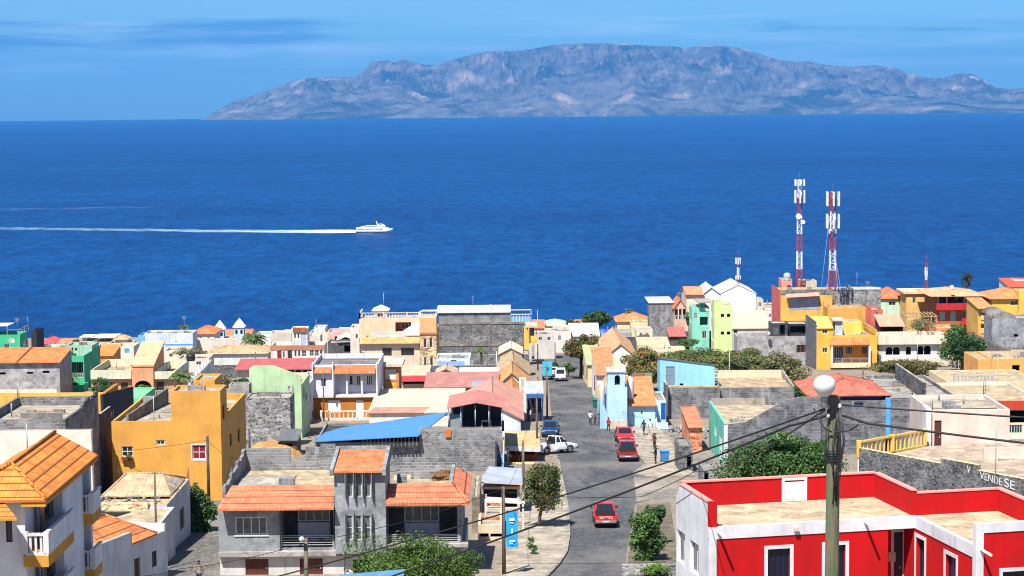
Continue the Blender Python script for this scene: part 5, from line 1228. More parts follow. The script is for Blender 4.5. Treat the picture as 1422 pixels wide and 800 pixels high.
# ---------------------------------------------------------------- red house, bottom right
h = House('house', 'bright red house with white trim, red parapets and beige flat roofs', 'house', 985, 87, 12, 730, TG)
RD = PL(c(208, 6, 14, .8), .2); RW = PL(c(226, 226, 230, .86), .3); RF = concrete(c(240, 212, 176)); PK = PL(c(238, 150, 140, .95), .1)
zT = h.Z(985, 734); zTr = zT - .5; ww = h.fx(1271, 712)[0]; D1 = 5.1; zP = h.Z(979, 699, 0)
DW = {'fr': plain((.03, .025, .03, 1), .5), 'nx': 4, 'trim': RW, 'tw': .16, 'dep': .2, 'gl': plain(c(16, 22, 48), .2), 't': .03}
mb = MB()
h.panel(mb, lambda u, v, w: Vector((u, w, v)), 0, ww, -2, zTr, h.ops([('w', 1066, 762, 1097, 815, DW), ('w', 1146, 757, 1174, 812, DW), ('g', 1233, 727, 1270.3, 830, {'dep': 1.2, 'in': [('d', .62, .12, .97, 1, {'m_': plain(DARK), 'n': 1, 'trim': RW})]})], 1, 0), RD); h.part('front_wall', mb, RD)
mb = MB(); h.panel(mb, lambda u, v, w: Vector((w, -u, v)), -D1, 0, -2, zT - .4, h.ops([('w', 940, 738, 951, 782, {'nx': 2, 'dep': .2}), ('w', 958, 753, 970, 797, {'nx': 2, 'dep': .2})], 0, 0, -1), RW)
mb.face([(0, D1, zT - .4), (0, 0, zT - .4), (0, 0, zP), (0, D1 * .87, zP), (0, D1, zP - .7)]); mb.face([(.2, D1 - .004, zP - .7), (0, D1 - .004, zP - .7), (0, D1 * .87, zP), (.2, D1 * .87, zP)])
h.part('left_wall', mb, RW)
h.slab('roof_slab', .02, ww, .02, D1, zT - .35, zT - .02, RF)
h.slab('trim_band', -.02, ww + .03, -.04, .2, zTr + .003, zT + .05, RW); h.slab('corner_trim', -.03, .32, -.05, -.003, -2, zTr, RW)
mb = MB(); T = .22
mb.box(0.01, T, .21, D1 * .87, zT - .02, zP - .012); mb.box(0.01, T, D1 * .87, D1 - .02, zT - .02, zP - .75); mb.box(T + .001, ww + .0, D1 - T, D1, zT - .02, zP - .02)
h.part('parapet', mb, RD)
cp = MB(); cp.box(-.03, T + .03, .2, D1 * .87, zP - .01, zP + .05); cp.box(T, ww + .05, D1 - T - .05, D1 + .03, zP - .018, zP + .05); h.part('coping', cp, PK)
h.slab('parapet_end', -.015, .36, .0, .2, zT + .052, zP + .05, RD)
# wing to the right, standing forward
wx = ww; wy0 = -6.4; X2 = ww + 12
zW = zT - .0
mb = MB()
h.panel(mb, lambda u, v, w: Vector((wx + w, -u, v)), -.01, -wy0, -2, zTr, h.ops([('w', 1272, 748, 1284, 815, dict(DW, dep=.25)), ('w', 1313, 772, 1328, 815, DW)], 0, wx, -1), RD); h.part('wing_side_wall', mb, RD)
h.slab('trim_band', wx - .04, wx + .2, wy0 + .3, -.045, zTr + .003, zT + .05, RW)
zQ = h.Z(1352, 728, wy0)
mb = MB(); h.panel(mb, lambda u, v, w: Vector((u, wy0 + w, v)), wx + .02, X2, -2, zQ - .4, h.ops([('w', 1392, 793, 1432, 830, DW)], 1, wy0), RD); h.part('wing_front_wall', mb, RD)
h.slab('wing_trim', wx - .05, X2, wy0 - .04, wy0 + .2, zQ - .398, zQ, RW); h.slab('wing_corner_trim', wx - .055, wx + .3, wy0 - .05, wy0 - .003, -2, zQ - .4, RW); h.slab('wing_corner_trim', wx - .055, wx - .003, wy0 - .003, wy0 + .28, -2, zQ - .003, RW)
h.slab('wing_roof_slab', wx + .02, X2, wy0 + .21, 3.0, zT - .35, zT - .02, RF)
# rear parapets of the wing step back from the main roof
y2 = 3.0
xk = h.fx(1219, 657, D1)[0]
mb = MB(); 
mb.box(ww + .001, ww + T, 0.4, D1 - T - .001, zT - .02, zP - .02)
q2 = h.fx(1383, 678, .6)[0]
zV = zP - .14; mb.box(ww + T + .001, q2, .4, .4 + T, zT - .02, zV - .02); mb.box(q2 + .001, q2 + T, -6.0, .4 + T, zT - .02, zV - .02)
h.part('wing_parapet', mb, RD)
cp = MB(); cp.box(ww - .03, ww + T + .03, .37, D1 - T - .06, zP - .018, zP + .05); cp.box(ww + T + .035, q2 - .035, .37, .43 + T, zV - .018, zV + .05); cp.box(q2 - .03, q2 + T + .03, -6.0, .43 + T, zV - .018, zV + .05); h.part('coping', cp, PK)
# little white roof hatch door in the rear parapet
a, z1 = h.fx(1085.5, 664, D1 - T); q, z0 = h.fx(1120, 695.5, D1 - T)
mb = MB(); y = D1 - T
for r_ in ((a, q, z1 - .12, z1), (a, q, zT, zT + .08), (a, a + .14, zT + .08, z1 - .12), (q - .14, q, zT + .08, z1 - .12)): mb.box(r_[0], r_[1], y - .08, y - .002, r_[2], r_[3])
dr = h.part('hatch', mb, RW); m2 = MB(); m2.box(a + .16, q - .16, y - .06, y - .03, zT + .1, z1 - .2)
for k in range(6): m2.box(a + .22, q - .22, y - .068, y - .061, zT + .16 + k * .12, zT + .22 + k * .12)
m2.build('hatch_panel', plain(c(232, 234, 236)), dr)
# rain spouts and lamp
for px, py, y in ((996, 738, 0), (1200, 724, 0), (1361, 762, wy0)):
    x, z = h.fx(px, py, y); mb = MB(); mb.tube([(x, y + .1, z), (x + .1, y - .85, z - .1)], .065, 8); h.part('rain_spout', mb, plain(c(236, 226, 220)))
x, z = h.fx(1104.5, 734, 0); mb = MB(); mb.box(x - .1, x + .1, -.22, -.003, z - .08, z + .08); h.part('wall_lamp', mb, plain(c(226, 190, 170)))
x, z = h.fx(1237, 773, 1.2); mb = MB(); mb.box(x - .15, x + .2, 1.12, 1.197, z - .22, z + .22); h.part('meter_box', mb, plain(c(196, 180, 140)))

# ---------------------------------------------------------------- far right
h = HS('grey rendered house with dark rooftop hut behind the low trees', 1025, 345)
b = h.box(1024, 1123, 467, 14, concrete(c(206, 204, 206)), par=.8, f=[('w', 1106, 479, 1123, 489.5, {'fr': plain(c(150, 90, 76)), 'nx': 3})], roof=CNL)
h.box(1071, 1094, 449, 4, plain(c(60, 62, 68)), y=2, pb=468, par=.1, f=[('o', 1083, 451, 1090, 465), ('d', 1073, 454, 1081, 465, {'m_': plain(c(90, 92, 96))})])
h.box(1095, 1122, 450, 5, plain(c(38, 38, 42)), y=3, pb=468, par=.1, f=[('o', 1097, 453, 1120, 463)])
h = HS('white house with wide tan sheet roof behind the grey rendered house', 1018, 378); b = h.box(1018, 1069, 456, 9, PL(WHITE), par=0, f=[('o', 1019, 459, 1024, 474)]); h.shed(b, 2.3, sheet(c(232, 204, 172), .4, .6), oh=.3)
h = HS('tall house with pink side wall, yellow front and metal shutter under the masts', 1075, 385)
YF = PL(c(228, 178, 86, .92)); b = h.box(1084, 1156, 403, 13, YF, par=.2, l=[('w', 1077, 410, 1079, 416), ('w', 1080, 425, 1082, 432)], roof=CNL, f=[('d', 1097, 413, 1138, 431, {'m_': sheet(c(186, 196, 210), .1), 'n': 1})])
mb = MB(); mb.box(b['x0'] - .06, b['x0'] - .01, 0, 13, b['z0'], b['z1'] + .02); h.part('pink_wall', mb, PL(c(222, 110, 104, .9)))
h.pslab('stone_band', 1084.5, 1155.5, 402.5, 409, RB, out=.05, dep=.05); 
X0, X1 = h.fx(1092, 410, -1)[0], h.fx(1138, 410, -1)[0]; z0 = h.Z(1115, 413, -1.2); h.planes([[(X0, -1.2, z0), (X1, -1.2, z0 + .3), (X1, 0, z0 + .9), (X0, 0, z0 + .6)]], sheet(c(226, 170, 150)), .06, 'awning')
h.box(1085, 1100, 388, 4, PL(c(226, 150, 130)), y=8, pb=404, par=.2); h.box(1112, 1134, 390, 4, PL(c(206, 190, 170)), y=8.5, pb=404, par=.2)
h = HS('long grey stone building with white roof line right of the masts', 1156, 388); b = h.box(1156.5, 1223, 402, 14, RBL, par=.1, roof=CNL); h.pslab('roof_line', 1156.5, 1223, 400, 402, TRIMW, out=.1, dep=.4)
h = HS('flat yellow-ochre annex below the long grey stone building', 1158, 366); b = h.box(1150, 1202, 428, 9, PL(c(222, 166, 84, .9)), par=.3, f=[]); b = h.box(1202.3, 1210, 428, 9, PL(c(190, 90, 76)), par=.3)
h = HS('amber yellow house with orange-tiled loggia and white balcony rail', 1134, 330)
AY = PL(c(232, 176, 72, .95), .2); AYB = PL(c(244, 204, 96, .95), .2)
b = h.box(1134, 1157, 455, 12, AY, par=.2, f=[('w', 1142, 457.5, 1149, 463.5), ('w', 1142, 483, 1149, 489.5)], roof=CNL, l=[])
mb = MB(); mb.box(b['x0'] - .08, b['x0'] - .01, 0, 12, b['z0'], b['z1'] + 1); h.part('grey_side_wall', mb, concrete(c(150, 150, 160)))
h.planes([[(b['x0'] - .05, -.25, b['z1'] + .02), (b['x1'], -.25, b['z1'] + .02), (b['x1'], 6, b['z1'] + 1.25), (b['x0'] - .05, 6, b['z1'] + 1.25)]], AYB, .15, 'upper_slab')
b2 = h.box(1157.2, 1218, 466, 12, AY, par=.6, f=[('g', 1157.6, 480, 1207, 505, {'dep': 1.6, 'mat': PL(c(222, 160, 62, .9)), 'rail': 'bars', 'railh': .95, 'in': [('w', .06, .12, .32, .9, {'nx': 4, 'fr': plain(c(190, 206, 226))}), ('w', .38, .12, .58, .55, {'nx': 3}), ('w', .82, .12, .99, .55, {'nx': 2})]})], roof=CNL)
X0, X1 = h.fx(1152, 478, -1)[0], h.fx(1208, 478, -1)[0]; z0, z1 = h.Z(1180, 478.5, -1), h.Z(1180, 465, .9)
h.planes([[(X0, -1, z0), (X1, -1, z0), (X1, .5, z1), (X0, .5, z1)]], tile(c(232, 140, 84), .25, .25), .12, 'tile_awning')
h.pslab('balcony_slab', 1154, 1209, 505.3, 510.5, PL(c(238, 208, 170)), out=1.0, dep=1.0); h.pslab('corner_post', 1154, 1156.4, 479, 505, TRIMW, out=.9, dep=.25); h.pslab('corner_post', 1206.5, 1209, 479, 505, TRIMW, out=.9, dep=.25)
h.box(1160, 1170, 446, 3, PL(c(206, 206, 208)), y=3, pb=466, par=.1, f=[('d', 1161.5, 449, 1168, 463, {'m_': plain(c(190, 196, 200))})]); h.pslab('stair_roof', 1157, 1172, 443.5, 446, PL(c(206, 190, 170)), y=3, out=.4, dep=3.5)
h.box(1170.3, 1196, 447, 4, AYB, y=7, pb=466, par=.1); h.mbox(b2['x1'] - .25, b2['x1'] - .004, .2, 11.9, b2['z1'], b2['z1'] + .9, AY, par=0)

h = HS('white house with double arched windows and broad white parapet', 1220, 335)
GW = PL(c(206, 206, 204, .92)); b = h.box(1221, 1306, 478.5, 12, GW, par=0, f=[('a', 1230, 482, 1239.5, 493), ('a', 1240, 482, 1249.5, 493), ('a', 1258, 481.5, 1265, 493), ('a', 1273, 480.5, 1282.5, 493), ('a', 1283, 480, 1292.5, 493)])
h.box(1219.5, 1317, 466, 12, PL(c(230, 216, 196, .95)), y=-.7, pb=478.3, par=.9, roof=CNB)
h.pslab('balcony_rail', 1220, 1319, 493.2, 497, TRIMW, y=-1.6, dep=.2); h.pslab('balcony_floor', 1220, 1317, 502, 508, PL(c(222, 206, 186)), y=-1.6, dep=1.5)
mb = MB()
for k in range(6): x = h.fx(1222 + k * 19, 500, -1.5)[0]; mb.box(x, x + .15, -1.55, -1.42, h.Z(1260, 503, -1.5), h.Z(1260, 496, -1.5))
h.parts('rail_post', mb, 8, TRIMW)
h = HS('maroon rooftop hut with flat tan roof above the arched white house', 1221, 341, name='hut', cat='hut')
b = h.box(1222.5, 1254, 452.5, 5, PL(c(110, 40, 36)), pb=467, par=0, f=[('o', 1223.5, 454, 1253, 466, {'dep': .3})]); h.shed(b, 1.3, sheet(c(214, 170, 140), .4), oh=.5, side=.25)
h = HS('wooden rooftop pergola hung with plants right of the maroon hut', 1258, 342, name='pergola', cat='pergola')
X0, X1 = h.fx(1259, 450)[0], h.fx(1300, 450)[0]; z0, z1 = h.Z(1280, 466), h.Z(1280, 440); mb = MB()
for x in (X0, (X0 + X1) / 2, X1):
    for y in (0, 4): mb.box(x - .07, x + .07, y, y + .14, z0, z1)
for k in range(9): x = X0 + (X1 - X0) * k / 8; mb.bar((x, -.4, z1 + .1), (x, 4.6, z1 + .35), .12)
mb.bar((X0 - .3, .07, z1), (X1 + .3, .07, z1), .14); mb.bar((X0 - .3, 4.07, z1 + .2), (X1 + .3, 4.07, z1 + .2), .14); h.part('frame', mb, wood(c(190, 160, 120)))
PERG = (h, X0, X1, z0, z1)
h = HS('mint-walled house with orange pitched roof beside the grey stone building', 1222, 408); b = h.box(1223, 1257, 415, 9, PL(c(190, 216, 190)), par=0, f=[('w', 1234, 418.5, 1244, 424)]); h.hip(b, 1.8, tile(c(228, 130, 92)), inset=3)
h = HS('square amber house with one white-framed window before the sea', 1258, 400); b = h.box(1258, 1300, 408, 10, PL(c(228, 184, 112, .92)), par=.3, f=[('w', 1267, 413, 1272, 421), ('w', 1290, 412, 1294, 416)], roof=CNB)
h.pslab('roof_slab', 1255, 1300, 405.5, 408, PL(c(226, 190, 150)), out=.4, dep=8)
h = HS('red house with two balconies and a wide tan overhanging roof', 1299, 386)
RR = PL(c(190, 44, 48, .9)); RBW = PL(c(170, 96, 60))
b = h.box(1300, 1357, 411, 11, RBW, par=0, f=[('g', 1302, 412, 1340, 427, {'dep': 2.5, 'mat': PL(c(150, 34, 44)), 'cols': [.02, .34, .98], 'in': [('d', .02, .1, .3, 1, {'m_': plain(c(50, 120, 84))}), ('w', .75, .2, .98, .7, {})]}), ('w', 1305, 433, 1312, 445, {'gl': plain(c(130, 180, 160))}), ('w', 1320, 432.5, 1327, 446, {'gl': plain(c(130, 180, 160))}), ('w', 1337, 432, 1345, 441, {'nx': 2})], roof=CNB)
h.hip(b, .9, tile(c(222, 180, 140)), oh=1.5, inset=4)
mb = MB(); z0 = h.Z(1330, 430.5, -1); z1 = h.Z(1330, 421, -1); x0, x1 = b['x0'] - .2, b['x1'] + .6
mb.box(x0, x1, -1.3, -.01, z0, z0 + .2); mb.box(x0, x1, -1.3, -1.15, z0 + .2, z1); h.part('balcony', mb, RR)
mb = MB(); z0 = h.Z(1345, 451, -1); z1 = h.Z(1345, 442, -1); x0 = h.fx(1335, 445, -1)[0]; mb.box(x0, x1, -1.3, -.01, z0, z0 + .2); mb.box(x0, x1, -1.3, -1.15, z0 + .2, z1); h.part('balcony', mb, RR)
mb = MB(); mb.box(b['x0'] + .2, b['x1'] - .1, -.03, -.003, h.Z(1330, 452), h.Z(1330, 446)); h.part('brown_band', mb, RBW)
h = HS('yellow house with orange tiled roof at the far right edge by the sea', 1375, 384)
YR = PL(c(232, 188, 84, .92)); b = h.box(1377, 1440, 415, 11, YR, par=0, f=[('w', 1403, 418, 1414, 424)]); h.hip(b, 1.5, tile(c(232, 150, 100)), oh=.6, inset=5)
h.box(1415, 1440, 404, 5, YR, y=-1, par=.3)
h = HS('white house with red-orange roof topmost at the right edge', 1400, 420); b = h.box(1400, 1440, 398, 8, PL(WHITE), par=0, f=[]); h.shed(b, 1.0, tile(c(216, 100, 80)), oh=.8); h.box(1408, 1440, 388, 4, PL(WHITE), y=5, pb=400, par=.2)
h = HS('narrow yellow house with stacked balconies left of the grey curved-roof house', 1358, 356)
b = h.box(1358, 1378, 428, 9, PL(c(226, 178, 92, .92)), par=0, f=[('g', 1362, 433, 1377, 444, {'dep': 1.4, 'rail': 'solid', 'railm': PL(c(226, 180, 120))}), ('g', 1362, 450, 1377, 463, {'dep': 1.4, 'rail': 'solid', 'railm': PL(c(226, 180, 120))})]); h.shed(b, .9, tile(c(228, 160, 100)), oh=.8)
h = HS('grey concrete house with curved rooftop at the right edge', 1377, 338)
GC = concrete(c(186, 188, 198)); b = h.box(1378, 1440, 442, 12, GC, par=.3, roof=CNL, f=[('o', 1381, 438, 1384, 443), ('o', 1408, 464, 1414, 468)])
mb = MB(); x0, x1 = b['x0'] + .05, b['x0'] + 4; n = 8
rg = [[(x0 + (x1 - x0) * .5 - (x1 - x0) * .5 * math.cos(math.pi * k / n), y, b['z1'] - .2 + 1.3 * math.sin(math.pi * k / n)) for k in range(n + 1)] for y in (.3, 9)]; mb.loft(rg, 0, True); h.part('vaulted_roof', mb, CN)
mb = MB()
for k in range(8): x = h.fx(1386, 470, -4)[0] + k * .75; mb.box(x, x + .05, -4, -3.95, h.Z(1400, 494, -4), h.Z(1400, 470, -4))
mb.bar((h.fx(1386, 470, -4)[0], -3.97, h.Z(1386, 470, -4)), (h.fx(1426, 470, -4)[0], -3.97, h.Z(1386, 470, -4)), .08); h.part('railing', mb, RAILM)
h.box(1383, 1440, 489, 6, concrete(c(150, 148, 150)), y=-6.2, par=.3, roof=CNL)
h = HS('rubble stone house wall running down beside the big right-hand tree', 1345, 325); mb = MB()
p0, p1 = P(1349, 463, 335) - h.o, P(1420, 497, 300) - h.o
mb.hexa([(p0.x, p0.y, -5), (p1.x, p1.y, -5), (p1.x, p1.y + .4, -5), (p0.x, p0.y + .4, -5), tuple(p0), tuple(p1), (p1.x, p1.y + .4, p1.z), (p0.x, p0.y + .4, p0.z)]); h.part('wall', mb, concrete(c(176, 176, 182)))
mb = MB(); mb.hexa([(p0.x, p0.y - .05, p0.z + .01), (p1.x, p1.y - .05, p1.z + .01), (p1.x, p1.y + .5, p1.z + .01), (p0.x, p0.y + .5, p0.z + .01), (p0.x, p0.y - .05, p0.z + .3), (p1.x, p1.y - .05, p1.z + .3), (p1.x, p1.y + .5, p1.z + .3), (p0.x, p0.y + .5, p0.z + .3)]); h.part('coping', mb, CNL)
h = HS('flat apricot orange house with one small dark window at right edge', 1358, 286)
AP = PL(c(238, 168, 98, .95), .15); b = h.box(1377, 1445, 498, 9, AP, par=.15, f=[('o', 1405.5, 507, 1416, 515, {'dep': .3})], roof=CNB); b = h.box(1358, 1376.6, 499, 9, AP, y=.6, par=.15, roof=CNB)
h = HS('low tan terrace with thin railing left of the apricot house', 1318, 268); b = h.box(1316, 1440, 530, 12, PL(c(222, 196, 160)), par=.1, roof=CNB)
h.balus((h.fx(1325, 525, .5)[0], .3), (h.fx(1378, 525, .5)[0], .3), b['z1'], .8, RAILM, .5)
h = HS('house with white flat roof, red fascia and mint window bars at right edge', 1332, 206)
b = h.box(1332, 1445, 557, 14, PL(c(236, 214, 190, .92)), par=.3, roof=CNB, f=[('o', 1388, 570, 1432, 588, {'dep': .5}), ('w', 1390, 590, 1420, 602, {'nx': 8, 'fr': plain(c(190, 220, 206)), 'gl': plain(DARK)})])
h.pslab('red_fascia', 1331, 1445, 557.5, 568, PL(c(196, 70, 50, .9)), out=.25, dep=.25)

# generic far rooftops that close the rows towards the cliff edge
far = [(-20, 8, 476, 400, c(214, 200, 176), 'tan'), (150, 172, 484, 400, c(200, 190, 178), 'dusty'), (186, 214, 484, 385, c(214, 206, 190), 'ivory'), (228, 262, 487, 372, c(216, 200, 176), 'sand-coloured'), (246, 290, 498, 340, c(206, 196, 180), 'buff'),
       (340, 378, 470, 420, c(232, 226, 214), 'chalk white'), (356, 380, 464, 438, c(226, 214, 200), 'eggshell'), (392, 410, 462, 425, c(232, 226, 220), 'milky'), (430, 470, 462, 425, c(222, 206, 196), 'rosy'), (468, 492, 459, 420, c(232, 230, 226), 'bright white'),
       (742, 772, 464, 372, c(206, 200, 196), 'ash grey'), (884, 906, 458, 395, c(216, 206, 186), 'oatmeal'), (1056, 1076, 432, 420, c(222, 216, 206), 'bone white'), (1058, 1084, 424, 440, c(216, 190, 160), 'fawn'),
       (1200, 1226, 430, 372, c(190, 110, 90), 'brick red'), (1300, 1330, 455, 362, c(210, 150, 90), 'honey'), (1336, 1366, 424, 405, c(214, 206, 196), 'pearl'), (1318, 1360, 440, 400, c(206, 176, 130), 'straw')]
for a, q, t, d, col, nm in far:
    h = HS(f'small {nm} flat-roofed house in the rows nearest the sea', a, d)
    b = h.box(a, q, t, 8, PL(col), par=.35, roof=CNL, f=[('w', a + (q - a) * .2, t + 4, a + (q - a) * .36, t + 9), ('w', a + (q - a) * .6, t + 4, a + (q - a) * .76, t + 9)])
# ================================================================== GROUND, ROADS
def ground_material():
    m, nt, bs = newmat('dusty_ground'); pos = nt.nodes.new('ShaderNodeNewGeometry').outputs['Position']
    a = ramp(nt, noise(nt, pos, .12, 6), .35, .7); b = ramp(nt, noise(nt, pos, 1.6, 6, .65), .4, .68)
    c1 = mixc(nt, 'MIX', a, (.30, .235, .17, 1), (.20, .17, .14, 1)); c2 = mixc(nt, 'MIX', b, c1, (.13, .115, .1, 1))
    nt.links.new(c2, bs.inputs['Base Color']); bs.inputs['Roughness'].default_value = .95; bump(nt, bs, noise(nt, pos, 3, 6), .5, .1)
    return m
def cobble(col):
    m, nt, bs = newmat('cobbles'); pos = nt.nodes.new('ShaderNodeNewGeometry').outputs['Position']
    v = nt.nodes.new('ShaderNodeTexVoronoi'); v.inputs['Scale'].default_value = 5.5; nt.links.new(pos, v.inputs['Vector'])
    e = nt.nodes.new('ShaderNodeTexVoronoi'); e.feature = 'DISTANCE_TO_EDGE'; e.inputs['Scale'].default_value = 5.5; nt.links.new(pos, e.inputs['Vector'])
    sep = nt.nodes.new('ShaderNodeSeparateColor'); nt.links.new(v.outputs['Color'], sep.inputs[0])
    c1 = ramp(nt, sep.outputs[0], 0, 1, dim(col, .5), dim(col, 1.55))
    ed = ramp(nt, e.outputs[0], .01, .06); c2 = mixc(nt, 'MIX', ed, dim(col, .6), c1)
    big = ramp(nt, noise(nt, mapping(nt, pos, (.22, .1, .2)), 1, 6, .6), .42, .68)
    c3 = mixc(nt, 'MIX', big, c2, (col[0] * 1.9 + .02, col[1] * 1.8 + .015, col[2] * 1.6 + .01, 1))
    st = ramp(nt, noise(nt, mapping(nt, pos, (.5, .12, 1)), 1, 5), .56, .72); c4 = mixc(nt, 'MIX', st, c3, dim(col, .62))
    nt.links.new(c4, bs.inputs['Base Color']); bs.inputs['Roughness'].default_value = .85; bs.inputs['Specular IOR Level'].default_value = .3
    bump(nt, bs, ed, .5, .03)
    return m

# terrain sheet
ground_mat2 = concrete(c(230, 176, 110))
xs = [-260 + 10 * i for i in range(53)]; ys = [-80, -20, 34] + [34 + 8 * i for i in range(1, 10)] + [110 + 10 * i for i in range(0, 39)] + [493, 497, 501, 505, 515, 530, 545, 560, 580, 600, 700]
mb = MB(); vv = {}
V = []; Fc = []
def cliff(x, y):
    z = gz(x, y)
    if y > 491: z += rnd.uniform(-1.5, 1.5) * min(1, (y - 490) / 20)
    return z
for y in ys:
    for x in xs: V.append((x, y, cliff(x, y)))
nx = len(xs)
for j in range(len(ys) - 1):
    for i in range(nx - 1): a = j * nx + i; Fc.append((a, a + 1, a + nx + 1, a + nx))
mb.v = V; mb.f = Fc; mb.mi = [0] * len(Fc); mb.sm = [False] * len(Fc)
tag(mb.build('ground', ground_material()), None, None, kind='structure')

def sheetpoly(name, pts, up, mat, thick=0.0, kind='structure'):
    mb = MB(); top = [(p[0], p[1], gz(p[0], p[1]) + up) for p in pts]
    mb.face(top)
    if thick:
        lo = [(x, y, z - thick) for x, y, z in top]
        for i in range(len(top)): j = (i + 1) % len(top); mb.face([lo[i], lo[j], top[j], top[i]])
    o = mb.build(name, mat); o['kind'] = kind
    me = o.data
    if me.polygons[0].normal.z < 0: me.flip_normals()
    return o
def gp(*pp): return [(G(a, b).x, G(a, b).y) for a, b in pp]
ROADM = cobble((.075, .076, .083, 1)); PAVE = concrete(c(212, 198, 178)); KERB = concrete(c(200, 190, 172))
left = gp((759, 802), (775, 785), (786, 768), (790, 745), (789, 715), (785, 690), (779, 660), (775, 640), (770, 610), (766, 580), (763, 550), (762, 530), (761, 518), (759, 505), (758, 492))
right = gp((866, 802), (870, 770), (876, 735), (882, 700), (905, 693), (965, 690))
right2 = gp((965, 668), (905, 664), (880, 659), (897, 646), (880, 622), (862, 602), (850, 585), (842, 568), (835, 550), (829, 535), (824, 520), (815, 505), (806, 492))
road = [(2.6, 110.5)] + left + right2[::-1] + right[::-1] + [(7.0, 110.5)]
sheetpoly('road', road, .012, ROADM)
# pavements (raised) and kerbs
pl = [(-3, 111)] + [(2.4, 111)] + left[:8] + gp((748, 640), (736, 660), (716, 700), (700, 740), (697, 800))
sheetpoly('pavement', [(0.0, 111), (2.0, 111)] + left[:7] + gp((760, 660), (735, 672), (712, 700), (700, 740), (696, 802)), .13, PAVE, .2)
pr = right2[1:7] + gp((868, 590), (905, 590), (930, 612), (940, 640), (968, 660))
sheetpoly('pavement', right2[1:6] + gp((858, 590), (905, 588), (930, 610), (945, 640), (966, 662)), .13, PAVE, .2)
sheetpoly('pavement', gp((870, 802), (873, 770), (879, 735), (885, 704), (930, 700), (945, 800)), .13, concrete(c(150, 136, 116)), .2)
def kerb(line, w=.22):
    mb = MB()
    for a, b in zip(line, line[1:]):
        A, B = Vector((*a, gz(*a))), Vector((*b, gz(*b))); d = (B - A); t = Vector((d.y, -d.x, 0)).normalized() * w / 2
        mb.hexa([A - t, A + t, B + t, B - t, A - t + Vector((0, 0, .155)), A + t + Vector((0, 0, .155)), B + t + Vector((0, 0, .155)), B - t + Vector((0, 0, .155))])
    tag(mb.build('kerb', KERB), None, None, kind='structure')
kerb(left[:8]); kerb(right2[1:7])
lane = gp((205, 800), (232, 790), (240, 765), (262, 735), (290, 700), (306, 690), (318, 690), (310, 730), (306, 770), (304, 802)) + [(-18.5, 112), (-23, 112)]
sheetpoly('lane', lane, .012, cobble((.125, .118, .108, 1)))
sheetpoly('side_street', gp((965, 690), (905, 693), (884, 697), (880, 662), (905, 664), (965, 668)), .02, cobble((.19, .17, .15, 1)))

# ================================================================== SEA, ISLAND, SKY, HAZE
RE = 6371000.0 * 7 / 6
def seaz(d): return -d * d / (2 * RE)
m, nt, bs = newmat('sea_water')
pos = nt.nodes.new('ShaderNodeNewGeometry').outputs['Position']
big = ramp(nt, noise(nt, mapping(nt, pos, (.00055, .0011, 1)), 1, 7, .6, .3), .36, .68)
sw = ramp(nt, noise(nt, mapping(nt, pos, (.012, .007, 1)), 1, 6, .65), .35, .68)
chop = ramp(nt, noise(nt, mapping(nt, pos, (.085, .03, 1)), 1, 8, .72), .3, .72)
c1 = mixc(nt, 'MIX', big, (.0002, .033, .158, 1), (.0004, .054, .215, 1))
c2 = mixc(nt, 'MULTIPLY', .5, c1, ramp(nt, sw.node.inputs[0].links[0].from_socket, .35, .68, (.55, .6, .68, 1), (1.25, 1.2, 1.12, 1)))
c3 = mixc(nt, 'MULTIPLY', 1.0, c2, ramp(nt, chop.node.inputs[0].links[0].from_socket, .3, .72, (.25, .36, .5, 1), (1.9, 1.65, 1.45, 1)))
nt.links.new(c3, bs.inputs['Base Color']); bs.inputs['Roughness'].default_value = .35; bs.inputs['IOR'].default_value = 1.33
bs.inputs['Specular IOR Level'].default_value = .07
b1 = nt.nodes.new('ShaderNodeBump'); b1.inputs['Strength'].default_value = .7; b1.inputs['Distance'].default_value = 4
nt.links.new(chop, b1.inputs['Height'])
b2 = nt.nodes.new('ShaderNodeBump'); b2.inputs['Strength'].default_value = .5; b2.inputs['Distance'].default_value = 12
nt.links.new(sw, b2.inputs['Height']); nt.links.new(b1.outputs[0], b2.inputs['Normal']); nt.links.new(b2.outputs[0], bs.inputs['Normal'])
mb = MB(); rings = [300, 600, 900, 1300, 1800, 2500, 3500, 5000, 7000, 9500, 12500, 16000, 20000, 24000, 28000, 32000, 36000, 40000, 44000, 47000]
n = 96
for r in rings:
    for k in range(n): a = 2 * math.pi * k / n; mb.v.append((r * math.cos(a), r * math.sin(a), seaz(r)))
for j in range(len(rings) - 1):
    for k in range(n):
        a = j * n + k; b = j * n + (k + 1) % n; mb.f.append((b, a, a + n, b + n)); mb.mi.append(0); mb.sm.append(True)
mb.v.append((0, 0, 0)); 
for k in range(n): mb.f.append((k, (k + 1) % n, len(mb.v) - 1)); mb.mi.append(0); mb.sm.append(True)
sea = mb.build('sea', m); sea['kind'] = 'structure'
if sea.data.polygons[0].normal.z < 0: sea.data.flip_normals()

